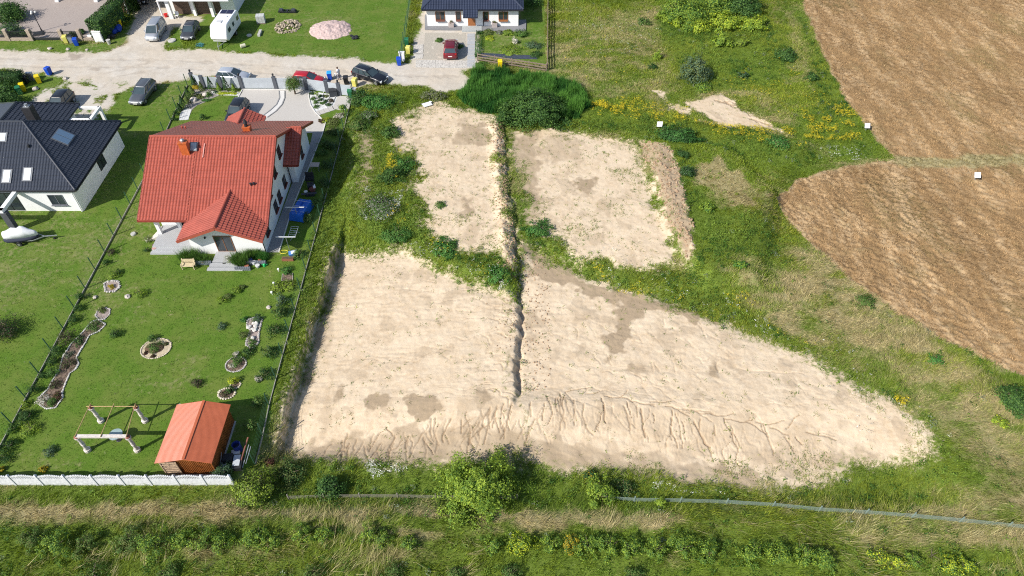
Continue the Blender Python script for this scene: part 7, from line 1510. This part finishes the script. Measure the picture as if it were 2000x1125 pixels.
for p_, r, h, pal, lb in rf_: plant('garden_plant', lb, SH, P(*S2(*p_)), r, h, pal, n=int(800 * r + 120), leaf=.085, mixp=('mid', .2))
for lb, p_, r, h, pal in (('bright green bush at the left of the lower lawn', (60, 840), .85, .6, 'lime'), ('dark blue-green conifer in the lower lawn corner', (100, 883), .5, .4, 'blue'), ('dark bush at the bottom left corner of the lawn', (12, 895), .7, .6, 'dark'), ('dark bush by the fence above the lower lawn corner', (50, 815), .6, .6, 'dark'), ('green bush over the plinth at the lower left', (28, 840), .5, .6, 'mid'), ('small yellow plant near the white fence', (85, 918), .3, .3, 'gold'), ('orange-yellow plant at the lower left picture edge', (3, 918), .3, .3, 'gold'), ('second dark bush left of the conifer in the lawn corner', (20, 872), .6, .5, 'dark')):
    plant('garden_plant', lb, SH, P(*p_), r, h, pal, n=int(900 * r + 120), leaf=.085, mixp=('mid', .2))
# bungalow garden
plant('low_hedge', 'low dark green hedge row along the slab path', 'hedge', P(935, 88), .42, .45, 'dark', n=1900, leaf=.13, ry=3.4, shape='box', mixp=('lush', .3))
for lb, p_, r, h, pal in (('dark bushy border plants at the right of the bungalow garden', (1042, 90), 1.1, .6, 'blue'), ('pink and green plants along the bungalow terrace, left group', (955, 65), .8, .4, 'olive'), ('bright green plants along the bungalow terrace', (992, 65), .8, .4, 'lime'), ('pinkish plants along the middle of the bungalow terrace', (975, 65), .5, .35, 'grey'), ('green bush at the right corner of the bungalow terrace', (1020, 68), 1.0, .6, 'mid'), ('white leafed little tree in the bungalow garden', (1006, 84), .45, .9, 'cream'), ('yellow-green plants low in the bungalow garden', (1000, 99), 1.6, .25, 'lime'), ('light green plants in the upper left of the bungalow garden', (957, 76), .6, .3, 'yel'), ('weeds growing in the gravel left of the dark red car', (857, 80), .55, .35, 'mid'), ('weeds beside the right wheels of the dark red car', (899, 92), .5, .3, 'mid'), ('dark plants at the garden corner by the rail fences', (1048, 108), .8, .4, 'dark'), ('weeds in front of the left end of the rail fence', (940, 130), .9, .4, 'mid'), ('dark hedge bush at the top right of the bungalow', (1040, 10), 1.6, 1.6, 'dark')):
    plant('garden_plant', lb, SH, P(*p_), r, h, pal, n=int(600 * r + 150), leaf=.14, mixp=('mid', .2))
for px_ in (862, 878, 954, 966):
    pass
for lb, px_ in (('grey planter box with pink flowers left of the bungalow door', 881.5), ('grey planter box with pink flowers right of the bungalow door', 966)):
    simple('flower_trough', lb, 'planter', P(px_, 54), [('box', mat('pinkish_stone', (.42, .36, .34), .9), lambda q: q.box((0, 0, 0), (.75, .5, .7)))]); plant('garden_plant', lb.replace('grey planter box with ', 'dark leaved ').replace('pink flowers', 'pink flowered plants'), SH, (*P(px_, 54), .7), .35, .3, 'olive', n=120, leaf=.1, mixp=('red', .4))
# clods along the rim of the ditch and over the brown bank
def clods():
    rg = np.random.default_rng(3); q = MB(); n = 0
    for i in range(2600):
        if i < 1500 and i % 2 == 0:
            y = rg.uniform(38, 71.5); x = float(np.interp(y, dyy, dxx)) - abs(rg.normal(.2, .7)) + .15; s = rg.uniform(.04, .13) * (1 if y > 46 else .55)
        elif i < 1500: continue
        elif i < 2300:
            p = P(rg.uniform(1255, 1350), rg.uniform(285, 520)); x, y = p; s = rg.uniform(.05, .17)
            if sample(m_bank, np.array([x]), np.array([y]))[0] < .5: continue
        else: y = rg.uniform(34, 50); x = float(np.interp(y, dyy, dxx)) + rg.uniform(.3, 3); s = rg.uniform(.03, .09)
        q.rock((x, y, gz(x, y) + s * .3), s, i, .7, 1)
    SM = NT('clod_soil', .95, .1); nn = SM.noise(3, 3, .6); SM.col(SM.mix(SM.rng(nn, .3, .7), (.24, .15, .09), (.50, .37, .25)))
    o = q.build('soil_clods', SM.m); o['kind'] = 'stuff'; o['label'] = 'lumps of dug soil along the ditch rim and over the brown bank'; o['category'] = 'soil'
clods()
build_grass()
